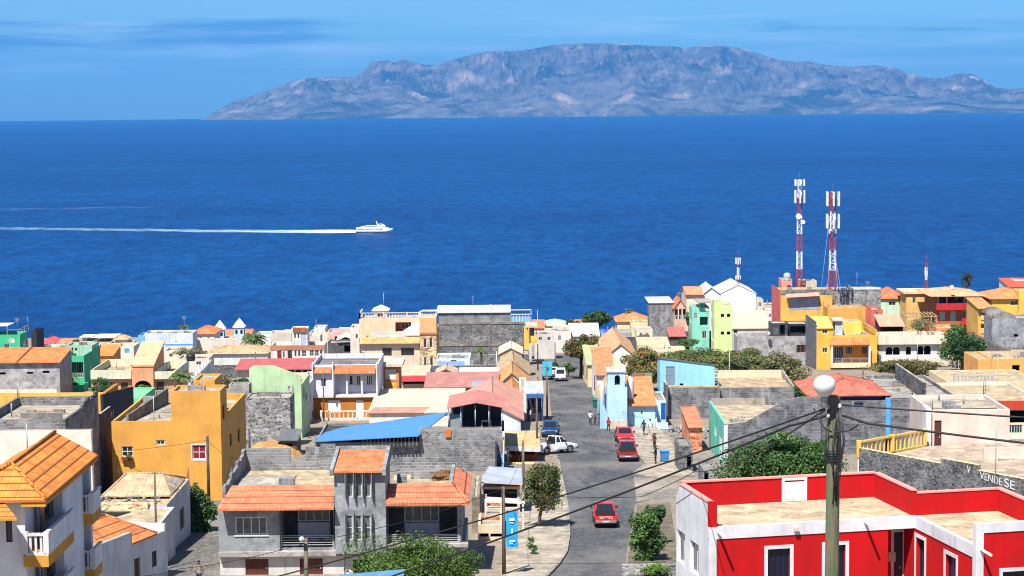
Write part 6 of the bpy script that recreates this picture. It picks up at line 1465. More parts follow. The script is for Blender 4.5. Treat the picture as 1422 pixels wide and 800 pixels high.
def seapt(px, py, up=.5):
    r = ray(px, py); t = -CZ / r.z
    for _ in range(8):
        p = CAM + r * t; t = -(CZ - seaz(math.hypot(p.x, p.y)) - up) / r.z
    return CAM + r * t
def foam(name, strength, scale):
    m, nt, bs = newmat(name); uv = nt.nodes.new('ShaderNodeUVMap').outputs[0]; pos = nt.nodes.new('ShaderNodeNewGeometry').outputs['Position']
    at = nt.nodes.new('ShaderNodeAttribute'); at.attribute_name = 'foam_amount'
    nz = noise(nt, mapping(nt, pos, (.025, .05, 1)), scale, 7, .7)
    ad = nt.nodes.new('ShaderNodeMath'); ad.operation = 'MULTIPLY_ADD'; ad.inputs[1].default_value = 1.0; ad.inputs[2].default_value = -.56
    nt.links.new(nz, ad.inputs[0])
    a2 = nt.nodes.new('ShaderNodeMath'); a2.operation = 'ADD'; nt.links.new(ad.outputs[0], a2.inputs[0]); nt.links.new(at.outputs['Fac'], a2.inputs[1])
    al = nt.nodes.new('ShaderNodeMath'); al.operation = 'MULTIPLY'; al.use_clamp = True; al.inputs[1].default_value = strength; nt.links.new(a2.outputs[0], al.inputs[0])
    nt.links.new(al.outputs[0], bs.inputs['Alpha']); bs.inputs['Base Color'].default_value = (.55, .78, .85, 1); bs.inputs['Roughness'].default_value = .8
    return m
def wake(name, pts, wid, dens, mat):
    mb = MB(); D = []
    rows = []
    for (px, py), w in zip(pts, wid):
        p = seapt(px, py); rows.append([(p.x, p.y - w * q, p.z) for q in (.5, .22, 0, -.22, -.5)])
    for r_ in rows: mb.v += r_
    for i in range(len(rows) - 1):
        for k in range(4): a = i * 5 + k; mb.f.append((a, a + 5, a + 6, a + 1)); mb.mi.append(0); mb.sm.append(True)
    o = mb.build(name, mat); 
    at = o.data.attributes.new('foam_amount', 'FLOAT', 'POINT')
    at.data.foreach_set('value', [d * k for d in dens for k in (-.4, .8, 1.0, .8, -.4)])
    o['kind'] = 'stuff'; o['category'] = 'wake'; return o
o = wake('ship_wake', [(497, 321.4), (470, 321.4), (430, 321.5), (380, 321.3), (300, 320.8), (200, 319.6), (100, 318.4), (0, 317), (-80, 316)], [70, 95, 85, 80, 75, 70, 70, 70, 70], [.95, .75, .5, .36, .26, .2, .17, .15, .14], foam('foam', 1.8, 2.2)); o['label'] = 'white foaming wake trailing left behind the ferry'
o = wake('faint_wake', [(330, 284), (200, 287.5), (100, 289.5), (0, 291.5), (-60, 293)], [40, 70, 90, 100, 100], [.06, .1, .14, .15, .15], foam('thin_foam', .4, .7)); o['label'] = 'faint older wake line on the sea at left'

# island
SIL = [(255, 168), (280, 167.5), (292, 162), (300, 157), (315, 148), (330, 140), (352, 133), (370, 127), (395, 118), (430, 108), (470, 106), (498, 104), (512, 94), (520, 86), (548, 83), (565, 82), (590, 89), (612, 90), (640, 80), (668, 73), (690, 70), (715, 71), (745, 66), (770, 62), (820, 61), (860, 62), (905, 63), (950, 65), (1000, 64.5), (1035, 66), (1055, 73), (1080, 82), (1105, 86), (1125, 84), (1150, 88), (1185, 92), (1215, 90), (1240, 94), (1262, 101), (1290, 108), (1310, 107), (1330, 102), (1350, 103), (1368, 112), (1382, 122), (1400, 124), (1425, 122), (1460, 130), (1520, 142), (1600, 150)]
def sil(px):
    for (a, ya), (b, yb) in zip(SIL, SIL[1:]):
        if a <= px <= b: return ya + (yb - ya) * (px - a) / (b - a)
    return 168
from mathutils import noise as mn
NXI, NYI = 700, 150; D0, D1 = 29500.0, 37500.0
V = []; Fc = []
def shore(px): return P(px, 200, 29000)
for j in range(NYI + 1):
    v = j / NYI
    for i in range(NXI + 1):
        px = 255 + (1600 - 255) * i / NXI
        d = D0 + (D1 - D0) * v + 900 * mn.noise((px * .012, 3.1, 0)) * (1 - v)
        x = (px - 711) / FP * d
        top = P(px, sil(px), D0 + (D1 - D0) * .62).z
        base = seaz(d) - 12
        t = v / .62
        if t <= 1:
            e = min(1, t) ** .72
            wx_ = x + 500 * mn.noise((x * .0009, d * .0012, 7)); rid = mn.ridged_multi_fractal((wx_ * .00075 + d * .0002, d * .00035, 1.7), .9, 2.2, 8, 1.0, 2.0)
            r2 = mn.ridged_multi_fractal((wx_ * .0024 - d * .0006 + 5, d * .0011, 4.2), .8, 2.2, 7, 1.0, 2.0)
            cap = math.sin(math.pi * min(1, t)) ** .8
            hh = e * (.93 + cap * (.5 * (rid - 1.05) + .38 * (r2 - 1.1))) - .0
            lip = .05 * min(1, t * 14)
            hh = min(max(hh, lip), 1.0 + .0)
            # nothing in front may stand above the silhouette line of sight
            lim = (CZ + (top - CZ) * d / (D0 + (D1 - D0) * .62)) 
            z = min(base + 12 + (top - base) * hh, lim - (0 if t > .97 else 6) + 8 * mn.noise((x * .003, d * .003, 0)) )
            if v == 0: z = base
        else:
            z = base + (top - base) * max(0, 1 - (t - 1) * 1.7) * (1 + .05 * mn.noise((x * .001, d * .001, 2)))
        V.append((x, d, z))
for j in range(NYI):
    for i in range(NXI): a = j * (NXI + 1) + i; Fc.append((a, a + 1, a + NXI + 2, a + NXI + 1))
m, nt, bs = newmat('island_rock'); pos = nt.nodes.new('ShaderNodeNewGeometry').outputs['Position']
n1 = ramp(nt, noise(nt, mapping(nt, pos, (.0011, .0011, .0022)), 1, 8, .65, .4), .36, .66); n2 = ramp(nt, noise(nt, mapping(nt, pos, (.004, .004, .006)), 1, 8, .68), .4, .66)
c1 = mixc(nt, 'MIX', n1, (.05, .05, .05, 1), (.25, .185, .14, 1)); c2 = mixc(nt, 'MIX', n2, c1, (.38, .30, .23, 1))
n3 = ramp(nt, noise(nt, mapping(nt, pos, (.0006, .0009, .0016)), 1, 6, .6, .8), .52, .63); c3 = mixc(nt, 'MIX', n3, c2, (.035, .04, .036, 1))
n4 = ramp(nt, noise(nt, mapping(nt, pos, (.009, .009, .012)), 1, 4, .6), .7, .78); c3 = mixc(nt, 'MIX', n4, c3, (.6, .52, .46, 1))
rg_ = nt.nodes.new('ShaderNodeTexNoise'); rg_.noise_type = 'RIDGED_MULTIFRACTAL'; rg_.inputs['Scale'].default_value = 1; rg_.inputs['Detail'].default_value = 9; nt.links.new(mapping(nt, pos, (.0019, .0015, .0034)), rg_.inputs['Vector'])
c3 = mixc(nt, 'MULTIPLY', 1.0, c3, ramp(nt, rg_.outputs[0], .1, .75, (.55, .62, .7, 1), (2.1, 2.0, 1.9, 1)))
nt.links.new(c3, bs.inputs['Base Color']); bs.inputs['Roughness'].default_value = .95; bs.inputs['Specular IOR Level'].default_value = .05
bump(nt, bs, noise(nt, mapping(nt, pos, (.003, .003, .003)), 1, 8, .65), 1.0, 160)
mb = MB(); mb.v = V; mb.f = Fc; mb.mi = [0] * len(Fc); mb.sm = [True] * len(Fc); o = mb.build('island', m); o['kind'] = 'structure'
if o.data.polygons[10].normal.z < 0: o.data.flip_normals()

# sky, sun
SUNV = Vector((-.23, -.48, .845)).normalized()
w = bpy.data.worlds.new('World'); SC.world = w; w.use_nodes = True; nt = w.node_tree
bg = nt.nodes['Background']; sky = nt.nodes.new('ShaderNodeTexSky'); sky.sky_type = 'NISHITA'; sky.sun_disc = False
sky.sun_elevation = math.asin(SUNV.z); sky.sun_rotation = math.atan2(SUNV.x, SUNV.y) % (2 * math.pi)
sky.air_density = 1.0; sky.dust_density = .3; sky.ozone_density = 3.0; sky.altitude = 140
tc = nt.nodes.new('ShaderNodeTexCoord'); sx = nt.nodes.new('ShaderNodeSeparateXYZ'); nt.links.new(tc.outputs['Generated'], sx.inputs[0])
SKY_LO, SKY_HI = (.43, .83, 1.3, 1), (1.0, 1.0, 1.05, 1)
tint = ramp(nt, sx.outputs[2], .03, .45, SKY_LO, SKY_HI)
c1 = mixc(nt, 'MULTIPLY', 1.0, sky.outputs[0], tint)
cl = noise(nt, mapping(nt, tc.outputs['Generated'], (4, 4, 95), (1.3, .2, .35)), 1.0, 7, .58, .5)
cl2 = noise(nt, mapping(nt, tc.outputs['Generated'], (9, 9, 130), (4.1, 2.0, 1.1)), 1.0, 6, .6, .4)
band = nt.nodes.new('ShaderNodeMapRange'); band.interpolation_type = 'SMOOTHSTEP'
nt.links.new(sx.outputs[2], band.inputs[0]); band.inputs[1].default_value = .008; band.inputs[2].default_value = .034
dk = ramp(nt, cl, .46, .6); mu = nt.nodes.new('ShaderNodeMath'); mu.operation = 'MULTIPLY'; nt.links.new(dk, mu.inputs[0]); nt.links.new(band.outputs[0], mu.inputs[1])
def mr(src, a, b):
    q = nt.nodes.new('ShaderNodeMapRange'); q.interpolation_type = 'SMOOTHSTEP'; nt.links.new(src, q.inputs[0]); q.inputs[1].default_value = a; q.inputs[2].default_value = b; return q.outputs[0]
def mul(a, b, op='MULTIPLY'):
    q = nt.nodes.new('ShaderNodeMath'); q.operation = op
    for i, v in enumerate((a, b)):
        if isinstance(v, (int, float)): q.inputs[i].default_value = v
        else: nt.links.new(v, q.inputs[i])
    return q.outputs[0]
X_, Z_ = sx.outputs[0], sx.outputs[2]
bankL = mul(mul(mr(X_, -.03, -.13), mr(Z_, .022, .031)), mr(Z_, .0475, .039))
bankR = mul(mul(mr(X_, .08, .14), mr(Z_, .030, .035)), mr(Z_, .044, .038))
lowL = mul(mul(mr(X_, -.12, -.2), mr(Z_, .008, .013)), mul(mr(Z_, .02, .015), .45))
cov = mul(mul(bankL, mul(bankR, .7), 'MAXIMUM'), lowL, 'MAXIMUM')
cn = noise(nt, mapping(nt, tc.outputs['Generated'], (14, 14, 160), (.3, .2, .35)), 1.0, 7, .6, .6)
m3 = nt.nodes.new('ShaderNodeMath'); m3.operation = 'MULTIPLY'; m3.inputs[1].default_value = .95
nt.links.new(mr(mul(mul(cov, .45), cn, 'ADD'), .7, 1.02), m3.inputs[0])
c2 = mixc(nt, 'MULTIPLY', m3.outputs[0], c1, (.44, .58, .78, 1))
lt = mul(ramp(nt, cl2, .48, .72), mul(mr(Z_, .012, .018), mr(Z_, .05, .036))); m2 = nt.nodes.new('ShaderNodeMath'); m2.operation = 'MULTIPLY'; nt.links.new(lt, m2.inputs[0]); m2.inputs[1].default_value = .3
c3 = mixc(nt, 'MIX', m2.outputs[0], c2, (9.5, 11, 13, 1))
nt.links.new(c3, bg.inputs[0]); bg.inputs[1].default_value = .06
sd = bpy.data.lights.new('sun', 'SUN'); sd.energy = 5.0; sd.angle = R(.53); sd.color = (1, .955, .88)
so = bpy.data.objects.new('sun', sd); COL.objects.link(so); so.rotation_euler = SUNV.to_track_quat('Z', 'Y').to_euler(); so.location = (0, 0, 400)

HZ = bpy.data.materials.new('haze_air'); HZ.use_nodes = True; nt = HZ.node_tree
for q in list(nt.nodes):
    if q.type == 'BSDF_PRINCIPLED': nt.nodes.remove(q)
pv = nt.nodes.new('ShaderNodeVolumePrincipled'); pv.inputs['Color'].default_value = (.08, .38, .92, 1); pv.inputs['Density'].default_value = 2.9e-5; pv.inputs['Anisotropy'].default_value = .0
nt.links.new(pv.outputs[0], nt.nodes['Material Output'].inputs['Volume'])
mb = MB(); zt = max(v[2] for v in V) + 60; zb = seaz(47000) - 12; zb = min(zb, min(v[2] for v in V) - 1)
mb.box(-48000, 48000, -48000, 48000, zb, zt); hz = mb.build('haze', HZ); hz['kind'] = 'stuff'

# ================================================================== VEGETATION
def crown(mb, ctr, rad, n, size, rg, clumps=14, flat=0.0, mi=0, fill=.35, up=.6):
    ctr = Vector(ctr); cs = []
    for k in range(clumps):
        while True:
            v = Vector((rg.uniform(-1, 1), rg.uniform(-1, 1), rg.uniform(-1 + flat, 1)))
            if .2 < v.length < 1: break
        s = rg.uniform(.5, 1.02); v = v.normalized() * s * (1 - fill * rg.random())
        cs.append((Vector((v.x * rad[0], v.y * rad[1], v.z * rad[2])), rg.uniform(.2, .4), rg.random() < .45))
    for i in range(n):
        cc, s, lt_ = rg.choice(cs)
        d = Vector((rg.gauss(0, 1), rg.gauss(0, 1), rg.gauss(0, 1))); d.normalize(); d *= s * rg.random() ** .4
        p = ctr + cc + Vector((d.x * rad[0], d.y * rad[1], d.z * rad[2]))
        nrm = (d + Vector((rg.uniform(-.7, .7), rg.uniform(-.7, .7), rg.uniform(-.3, .9) + up * .4))).normalized()
        t = nrm.cross(Vector((rg.uniform(-1, 1), rg.uniform(-1, 1), rg.uniform(-1, 1)))).normalized(); u = nrm.cross(t)
        L_ = size * rg.uniform(.6, 1.35); W_ = L_ * rg.uniform(.45, .7)
        mb.face([p - t * L_ * .5, p + u * W_ * .5, p + t * L_ * .5 + nrm * L_ * .08, p - u * W_ * .5], 1 if lt_ else 0)
    return [ctr + q[0] for q in cs]
GREEN = [(.03, .075, .018, 1), (.06, .125, .03, 1), (.10, .18, .045, 1), (.04, .10, .025, 1), (.13, .2, .05, 1)]
DKGREEN = [(.02, .05, .016, 1), (.035, .085, .025, 1), (.06, .12, .035, 1), (.028, .07, .02, 1)]
YGREEN = [(.06, .12, .02, 1), (.11, .19, .035, 1), (.17, .26, .05, 1), (.08, .15, .03, 1)]
FLAME = [(.05, .09, .025, 1), (.09, .13, .035, 1), (.07, .11, .03, 1), (.30, .10, .035, 1), (.10, .14, .04, 1), (.14, .15, .05, 1), (.36, .14, .04, 1)]
POD = [(.05, .10, .03, 1), (.08, .14, .04, 1), (.22, .09, .045, 1), (.07, .12, .035, 1), (.13, .10, .045, 1)]
DRY = [(.10, .11, .04, 1), (.15, .14, .055, 1), (.2, .13, .07, 1), (.08, .11, .035, 1), (.24, .19, .11, 1)]
BARK = wood((.16, .13, .10, 1)); BARKD = wood((.07, .055, .045, 1))
def tree(name, label, base, crown_c, rad, n, size, cols, trunk_r=.16, seed=1, clumps=16, cat='tree', flat=0.0, bark=BARK, group=None, limbs=7, fill=.35):
    rg = random.Random(seed); base = Vector(base); root = empty(name, base, 0, label, cat, group)
    cb = MB(); clumps = max(clumps, min(90, int(clumps * 1.8))); cl = crown(cb, Vector(crown_c) - base, rad, n, size, rg, clumps, flat, fill=fill); cb.build('crown', [leafmat(cols), leafmat([dim(q, 1.5) for q in cols])], root)
    tb = MB(); top = (Vector(crown_c) - base); fork = Vector((top.x * .6, top.y * .6, max(.2, top.z - rad[2] * .75)))
    tb.tube([Vector((0, 0, -.3)), fork * .5 + Vector((rg.uniform(-.1, .1), rg.uniform(-.1, .1), 0)), fork], [trunk_r * 1.25, trunk_r, trunk_r * .8], 8)
    for q in cl[:limbs]: tb.tube([fork - Vector((0, 0, .1)), fork.lerp(q, .5) + Vector((rg.uniform(-.15, .15), rg.uniform(-.15, .15), -.1)), q], [trunk_r * .65, trunk_r * .4, trunk_r * .12], 6)
    tb.build('trunk', bark, root); return root
def tree_px(name, label, px, pbase, x0, x1, y0, y1, cols, n, size, d=None, depth=None, seed=1, **kw):
    """tree standing at pixel (px, pbase); crown fills the pixel box x0..x1, y0..y1 at its distance"""
    b = G(px, pbase) if d is None else Vector((P(px, pbase, d).x, d, P(px, pbase, d).z if kw.pop('raised', False) else gz(0, d)))
    d = b.y; a = P(x0, (y0 + y1) / 2, d); q = P(x1, (y0 + y1) / 2, d); t = P(px, y0, d).z; lo = P(px, y1, d).z
    rx = (q.x - a.x) / 2
    return tree(name, label, b, ((a.x + q.x) / 2, d, (t + lo) / 2), (rx, depth or rx * .9, (t - lo) / 2), n, size, cols, seed=seed, **kw)
tree_px('street_tree', 'street tree with reddish pods and loose crown on the left pavement', 750, 733, 721, 786, 637, 714, POD + GREEN[:2], 9000, .18, seed=3, trunk_r=.13, clumps=26)
tree_px('sapling', 'young sapling with sparse leaves on the left pavement near the bottom', 741, 772, 728, 750, 742, 768, GREEN, 420, .14, seed=4, trunk_r=.05, cat='tree', clumps=8, limbs=5)
tree_px('street_tree', 'rounded green tree at the kerb left of the red house', 897, 780, 868, 927, 710, 784, GREEN, 11000, .19, seed=5, trunk_r=.14, clumps=22)
tree_px('street_tree', 'smaller dark tree just behind the rounded green kerb tree', 905, 758, 884, 922, 694, 745, DKGREEN, 5500, .19, seed=6, clumps=14)
tree_px('leafy_tree', 'big leafy green tree filling the gap behind the red parapet', 1095, 690, 1003, 1190, 598, 700, GREEN + DKGREEN, 38000, .18, d=112, depth=3.4, seed=7, clumps=46, trunk_r=.25)
tree_px('mango_tree', 'yellow-green tree in front of the grey house at the bottom edge', 580, 830, 480, 675, 738, 850, [dim(q, .62) for q in YGREEN] + DKGREEN[:1], 40000, .14, d=104, depth=2.8, seed=8, clumps=44, trunk_r=.22)
tree_px('yard_tree', 'dark glossy yard tree beside the old stained white house', 272, 752, 250, 301, 667, 752, DKGREEN, 9000, .22, d=142, seed=9, clumps=20, trunk_r=.16)
tree_px('flame_tree', 'flame tree with orange-topped crown at the far end of the street', 806, 526, 779, 835, 466, 504, FLAME, 9000, .34, seed=10, clumps=24, trunk_r=.22, bark=BARKD, flat=.35)
tree_px('round_tree', 'small round clipped tree left of the flame tree trunk', 789, 523, 779, 803, 503, 517, GREEN, 1300, .24, seed=11, clumps=12, trunk_r=.12)
tree_px('street_tree', 'small green tree beside the white van at the road end', 768, 515, 766, 778, 500, 514, DKGREEN, 700, .24, seed=37, clumps=8, trunk_r=.1)
tree_px('broad_tree', 'dark spreading tree against the sea above the street end', 832, 468, 809, 854, 431, 454, DKGREEN, 7000, .42, d=438, seed=12, clumps=26, trunk_r=.3, flat=.3)
tree_px('broad_tree', 'smaller dark green tree left of the spreading sea tree', 797, 466, 784, 808, 442, 458, DKGREEN, 1300, .36, d=420, seed=13, clumps=12)
tree_px('acacia_tree', 'broad flat acacia with orange blooms left of the sky blue hut', 890, 545, 862, 936, 483, 536, FLAME, 17000, .34, d=282, seed=14, clumps=34, trunk_r=.25, depth=5, bark=BARKD)
tree_px('acacia_tree', 'reddish flat acacia behind the sky blue hut', 955, 540, 915, 1010, 484, 516, FLAME[:3] + DRY[:2] + GREEN[1:3] + FLAME[3:4], 20000, .34, d=285, seed=15, clumps=34, depth=6, flat=.2, trunk_r=.22)
tree_px('acacia_tree', 'dry olive acacia in front of the lime green house', 1030, 540, 985, 1075, 485, 518, DRY[:3] + GREEN[:3], 20000, .34, d=282, seed=16, clumps=34, depth=6, flat=.2, trunk_r=.22)
tree_px('acacia_tree', 'greyish acacia below the grey rendered house at right', 1085, 548, 1050, 1124, 490, 546, DRY + GREEN[:2], 17000, .34, d=270, seed=17, clumps=34, depth=6, trunk_r=.22)
tree_px('yard_tree', 'tall dark green tree between the arched white house and the grey house', 1335, 520, 1306, 1368, 458, 508, DKGREEN, 12000, .36, d=322, seed=18, clumps=30, trunk_r=.25)
tree_px('yard_tree', 'lighter leafy tree below the red balcony house', 1328, 475, 1312, 1346, 450, 472, GREEN, 2200, .32, d=352, seed=19, clumps=14)
tree_px('hedge', 'long sunlit hedge below the arched white house', 1255, 522, 1200, 1312, 498, 521, YGREEN[:1] + DRY[:3], 13000, .3, d=312, seed=20, clumps=44, depth=1.8, cat='hedge', limbs=6, trunk_r=.08)
tree_px('feathery_tree', 'thin feathery casuarina against the sea at right', 1343, 410, 1332, 1354, 374, 403, [(.03, .04, .03, 1), (.05, .06, .04, 1)], 420, .5, d=432, seed=21, clumps=24, fill=.8, trunk_r=.15)
tree_px('yard_tree', 'dark bush at the mint bungalow left of its arch', 138, 555, 123, 160, 524, 550, DKGREEN, 3200, .26, d=278, seed=22, clumps=18)
tree_px('shrub', 'small shrub inside the peach porch arch', 198, 550, 185, 214, 533, 548, GREEN, 1500, .24, d=280, seed=23, clumps=10, cat='shrub')
tree_px('yard_tree', 'small dark tree before the sea at far left', 104, 485, 99, 112, 470, 482, DKGREEN, 700, .34, d=405, seed=24, clumps=9)
tree_px('shrub', 'green garden plants behind the mint gabled house', 333, 545, 322, 350, 523, 540, DKGREEN, 1500, .24, d=226, seed=25, clumps=10, cat='shrub', raised=True)
tree_px('shrub', 'dry reddish bush behind the ochre house', 312, 543, 300, 324, 520, 540, DRY[2:], 1100, .24, d=232, seed=26, clumps=10, cat='shrub', raised=True)
tree_px('shrub', 'pale scrub in front of the blue-white flat house', 255, 500, 238, 290, 484, 494, DRY[:2] + [(.2, .22, .12, 1)], 1400, .3, d=362, seed=27, clumps=14, cat='shrub', depth=2)
tree_px('vine', 'climbing vine on the wall left of the turquoise house', 956, 460, 951, 962, 430, 453, GREEN, 1000, .3, d=378, seed=28, clumps=10, cat='vine')
tree_px('shrub', 'green shrubs below the turquoise house', 948, 495, 937, 972, 470, 482, GREEN, 1500, .28, d=345, seed=29, clumps=12, cat='shrub')
tree_px('shrub', 'dry bare scrub behind the cream-roofed low house', 893, 482, 880, 910, 463, 474, [(.12, .1, .09, 1), (.16, .13, .11, 1)], 800, .28, d=372, seed=30, clumps=14, cat='shrub', fill=.8)
tree_px('shrub', 'leafy planting in front of the stone terrace below the pink roof', 1108, 560, 1096, 1128, 533, 552, GREEN, 1500, .24, d=215, seed=31, clumps=12, cat='shrub', raised=True)
tree_px('shrub', 'yellow-green bushes in the planter at the foot of the red house', 906, 803, 888, 930, 783, 802, YGREEN, 1800, .14, seed=32, clumps=14, cat='shrub', trunk_r=.05)
tree_px('vine', 'climbing plant over the rooftop pergola', 1280, 462, 1256, 1302, 438, 462, [(.16, .17, .08, 1), (.10, .14, .05, 1), (.26, .2, .13, 1)], 1500, .26, d=341, seed=33, clumps=20, cat='vine', raised=True, fill=.6)
tree_px('shrub', 'small green plant by the bottom of the cream building', 502, 505, 494, 512, 489, 500, GREEN, 700, .26, d=328, seed=34, clumps=8, cat='shrub')
tree_px('flower', 'trailing red and green flowers in the box on the ochre wall', 178, 634, 172, 185, 628, 641, [(.05, .12, .03, 1), (.08, .18, .04, 1), (.35, .03, .05, 1)], 500, .1, d=159.7, depth=.3, seed=35, clumps=8, cat='flower', raised=True, trunk_r=.02)
tree_px('shrub', 'dark garden bush at the foot of the green balcony house', 100, 545, 90, 112, 528, 540, GREEN, 800, .24, d=296, seed=36, clumps=8, cat='shrub', raised=True)
# planter for the kerb trees
mb = MB(); a = G(866, 800); b = G(926, 778)
mb.box(a.x - .1, b.x + .2, a.y - .3, a.y + .1, a.z - .5, a.z + .75)
tag(mb.build('planter', RBL), 'low stone planter wall at the foot of the kerb trees', 'planter')

def palm(label, px, pbase, ptop, d, spread, seed, nf=16, group='palms among the houses'):
    rg = random.Random(seed); b = P(px, pbase, d); b.z = min(b.z, gz(b.x, d)) if False else b.z
    t = P(px, ptop, d); root = empty('palm_tree', b, 0, label, 'palm', group); hgt = t.z - b.z
    tb = MB(); tb.tube([(0, 0, -2), (.1, 0, hgt * .5), (0, 0, hgt)], [.2, .17, .15], 8)
    for k in range(8): tb.tube([(.08, 0, hgt * (k + .5) / 9 - .03), (.08, 0, hgt * (k + .5) / 9 + .03)], .2, 8)
    tb.build('trunk', BARK, root)
    fb = MB()
    for k in range(nf):
        az = 6.283 * k / nf + rg.uniform(-.2, .2); el = rg.uniform(-.1, 1.2); Lf = spread * rg.uniform(.85, 1.1); pts = []
        for s in range(8):
            u = s / 7; r_ = Lf * u; pts.append(Vector((math.cos(az) * r_ * math.cos(el * .7), math.sin(az) * r_ * math.cos(el * .7), hgt + Lf * (math.sin(el) * u - .75 * u * u))))
        fb.tube(pts, [.05, .04, .035, .03, .025, .02, .015, .01], 4, 0)
        side = Vector((-math.sin(az), math.cos(az), 0))
        for s in range(1, 15):
            u = s / 15; i = min(6, int(u * 7)); p = pts[i].lerp(pts[i + 1], u * 7 - i); fw = (pts[i + 1] - pts[i]).normalized(); ll = Lf * .32 * (1 - abs(u - .4))
            for sg in (-1, 1):
                e = p + side * sg * ll * .8 + fw * ll * .45 - Vector((0, 0, ll * .35)); wv = fw * .09 * spread / 2
                fb.face([p - wv, p + wv, e + wv * .2, e - wv * .2], 0)
    fb.build('fronds', leafmat([(.04, .09, .02, 1), (.09, .15, .04, 1), (.16, .2, .07, 1)]), root); return root
palm('full bushy palm tree beside the church', 353, 492, 470, 378, 3.1, 1, 30)
palm('palm with drooping fronds beside the peach arched porch', 251, 548, 524, 268, 2.3, 2, 20)
palm('low palm peeking above the blue and white flat-roofed house', 256, 470, 454, 410, 1.5, 3, 16)
palm('slim palm in front of the dark stone building', 668, 512, 486, 318, 1.3, 4, 15)
palm('small palm sticking up behind the cream house with orange hipped roof', 873, 450, 431, 435, 1.4, 5, 14)
palm('thin palm behind the green two-storey balcony house shrubs', 100, 536, 520, 297.5, 1.1, 6, 12)

# ================================================================== VEHICLES
def slope_frame(o, p, heading):
    n = Vector((0, .075, 1)).normalized(); f = Vector((math.cos(heading), math.sin(heading), 0)); f = (f - n * f.dot(n)).normalized(); l = n.cross(f)
    o.matrix_world = Matrix(((f.x, l.x, n.x, p.x), (f.y, l.y, n.y, p.y), (f.z, l.z, n.z, p.z), (0, 0, 0, 1)))
def rr(x, hw, z0, z1, r=.12, tp=1.0):
    """rounded section across the car at x"""
    pts = []
    for (cy, cz, a0) in ((hw - r, z0 + r, -90), (hw * tp - r, z1 - r, 0), (-hw * tp + r, z1 - r, 90), (-hw + r, z0 + r, 180)):
        for k in range(4): a = R(a0 + 30 * k); pts.append((x, cy + r * math.cos(a), cz + r * math.sin(a)))
    return pts
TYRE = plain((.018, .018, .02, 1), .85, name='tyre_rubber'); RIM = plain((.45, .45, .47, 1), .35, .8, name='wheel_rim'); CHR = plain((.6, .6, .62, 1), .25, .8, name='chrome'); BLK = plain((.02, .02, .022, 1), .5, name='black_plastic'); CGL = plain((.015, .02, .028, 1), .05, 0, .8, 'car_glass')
def paint(col):
    key = ('car', col)
    if key in _mats: return _mats[key]
    m, nt, bs = newmat('car_paint'); _mats[key] = m; bs.inputs['Base Color'].default_value = col; bs.inputs['Roughness'].default_value = .32
    bs.inputs['Coat Weight'].default_value = .5; bs.inputs['Coat Roughness'].default_value = .1
    o = nt.nodes.new('ShaderNodeTexCoord').outputs['Object']; nt.links.new(mixc(nt, 'MIX', ramp(nt, noise(nt, o, 1.5, 5), .45, .8), col, dim(col, .8, .15)), bs.inputs['Base Color'])
    return m
def quad_off(mb, pts, off=.006, sh=.86):
    pts = [Vector(p) for p in pts]; n = (pts[1] - pts[0]).cross(pts[2] - pts[0]).normalized(); c_ = sum(pts, Vector()) / len(pts)
    top = [c_ + (p - c_) * sh + n * (off + .008) for p in pts]; lo = [c_ + (p - c_) * sh - n * .004 for p in pts]
    mb.face(top); 
    for i in range(len(pts)): j = (i + 1) % len(pts); mb.face([lo[i], lo[j], top[j], top[i]])
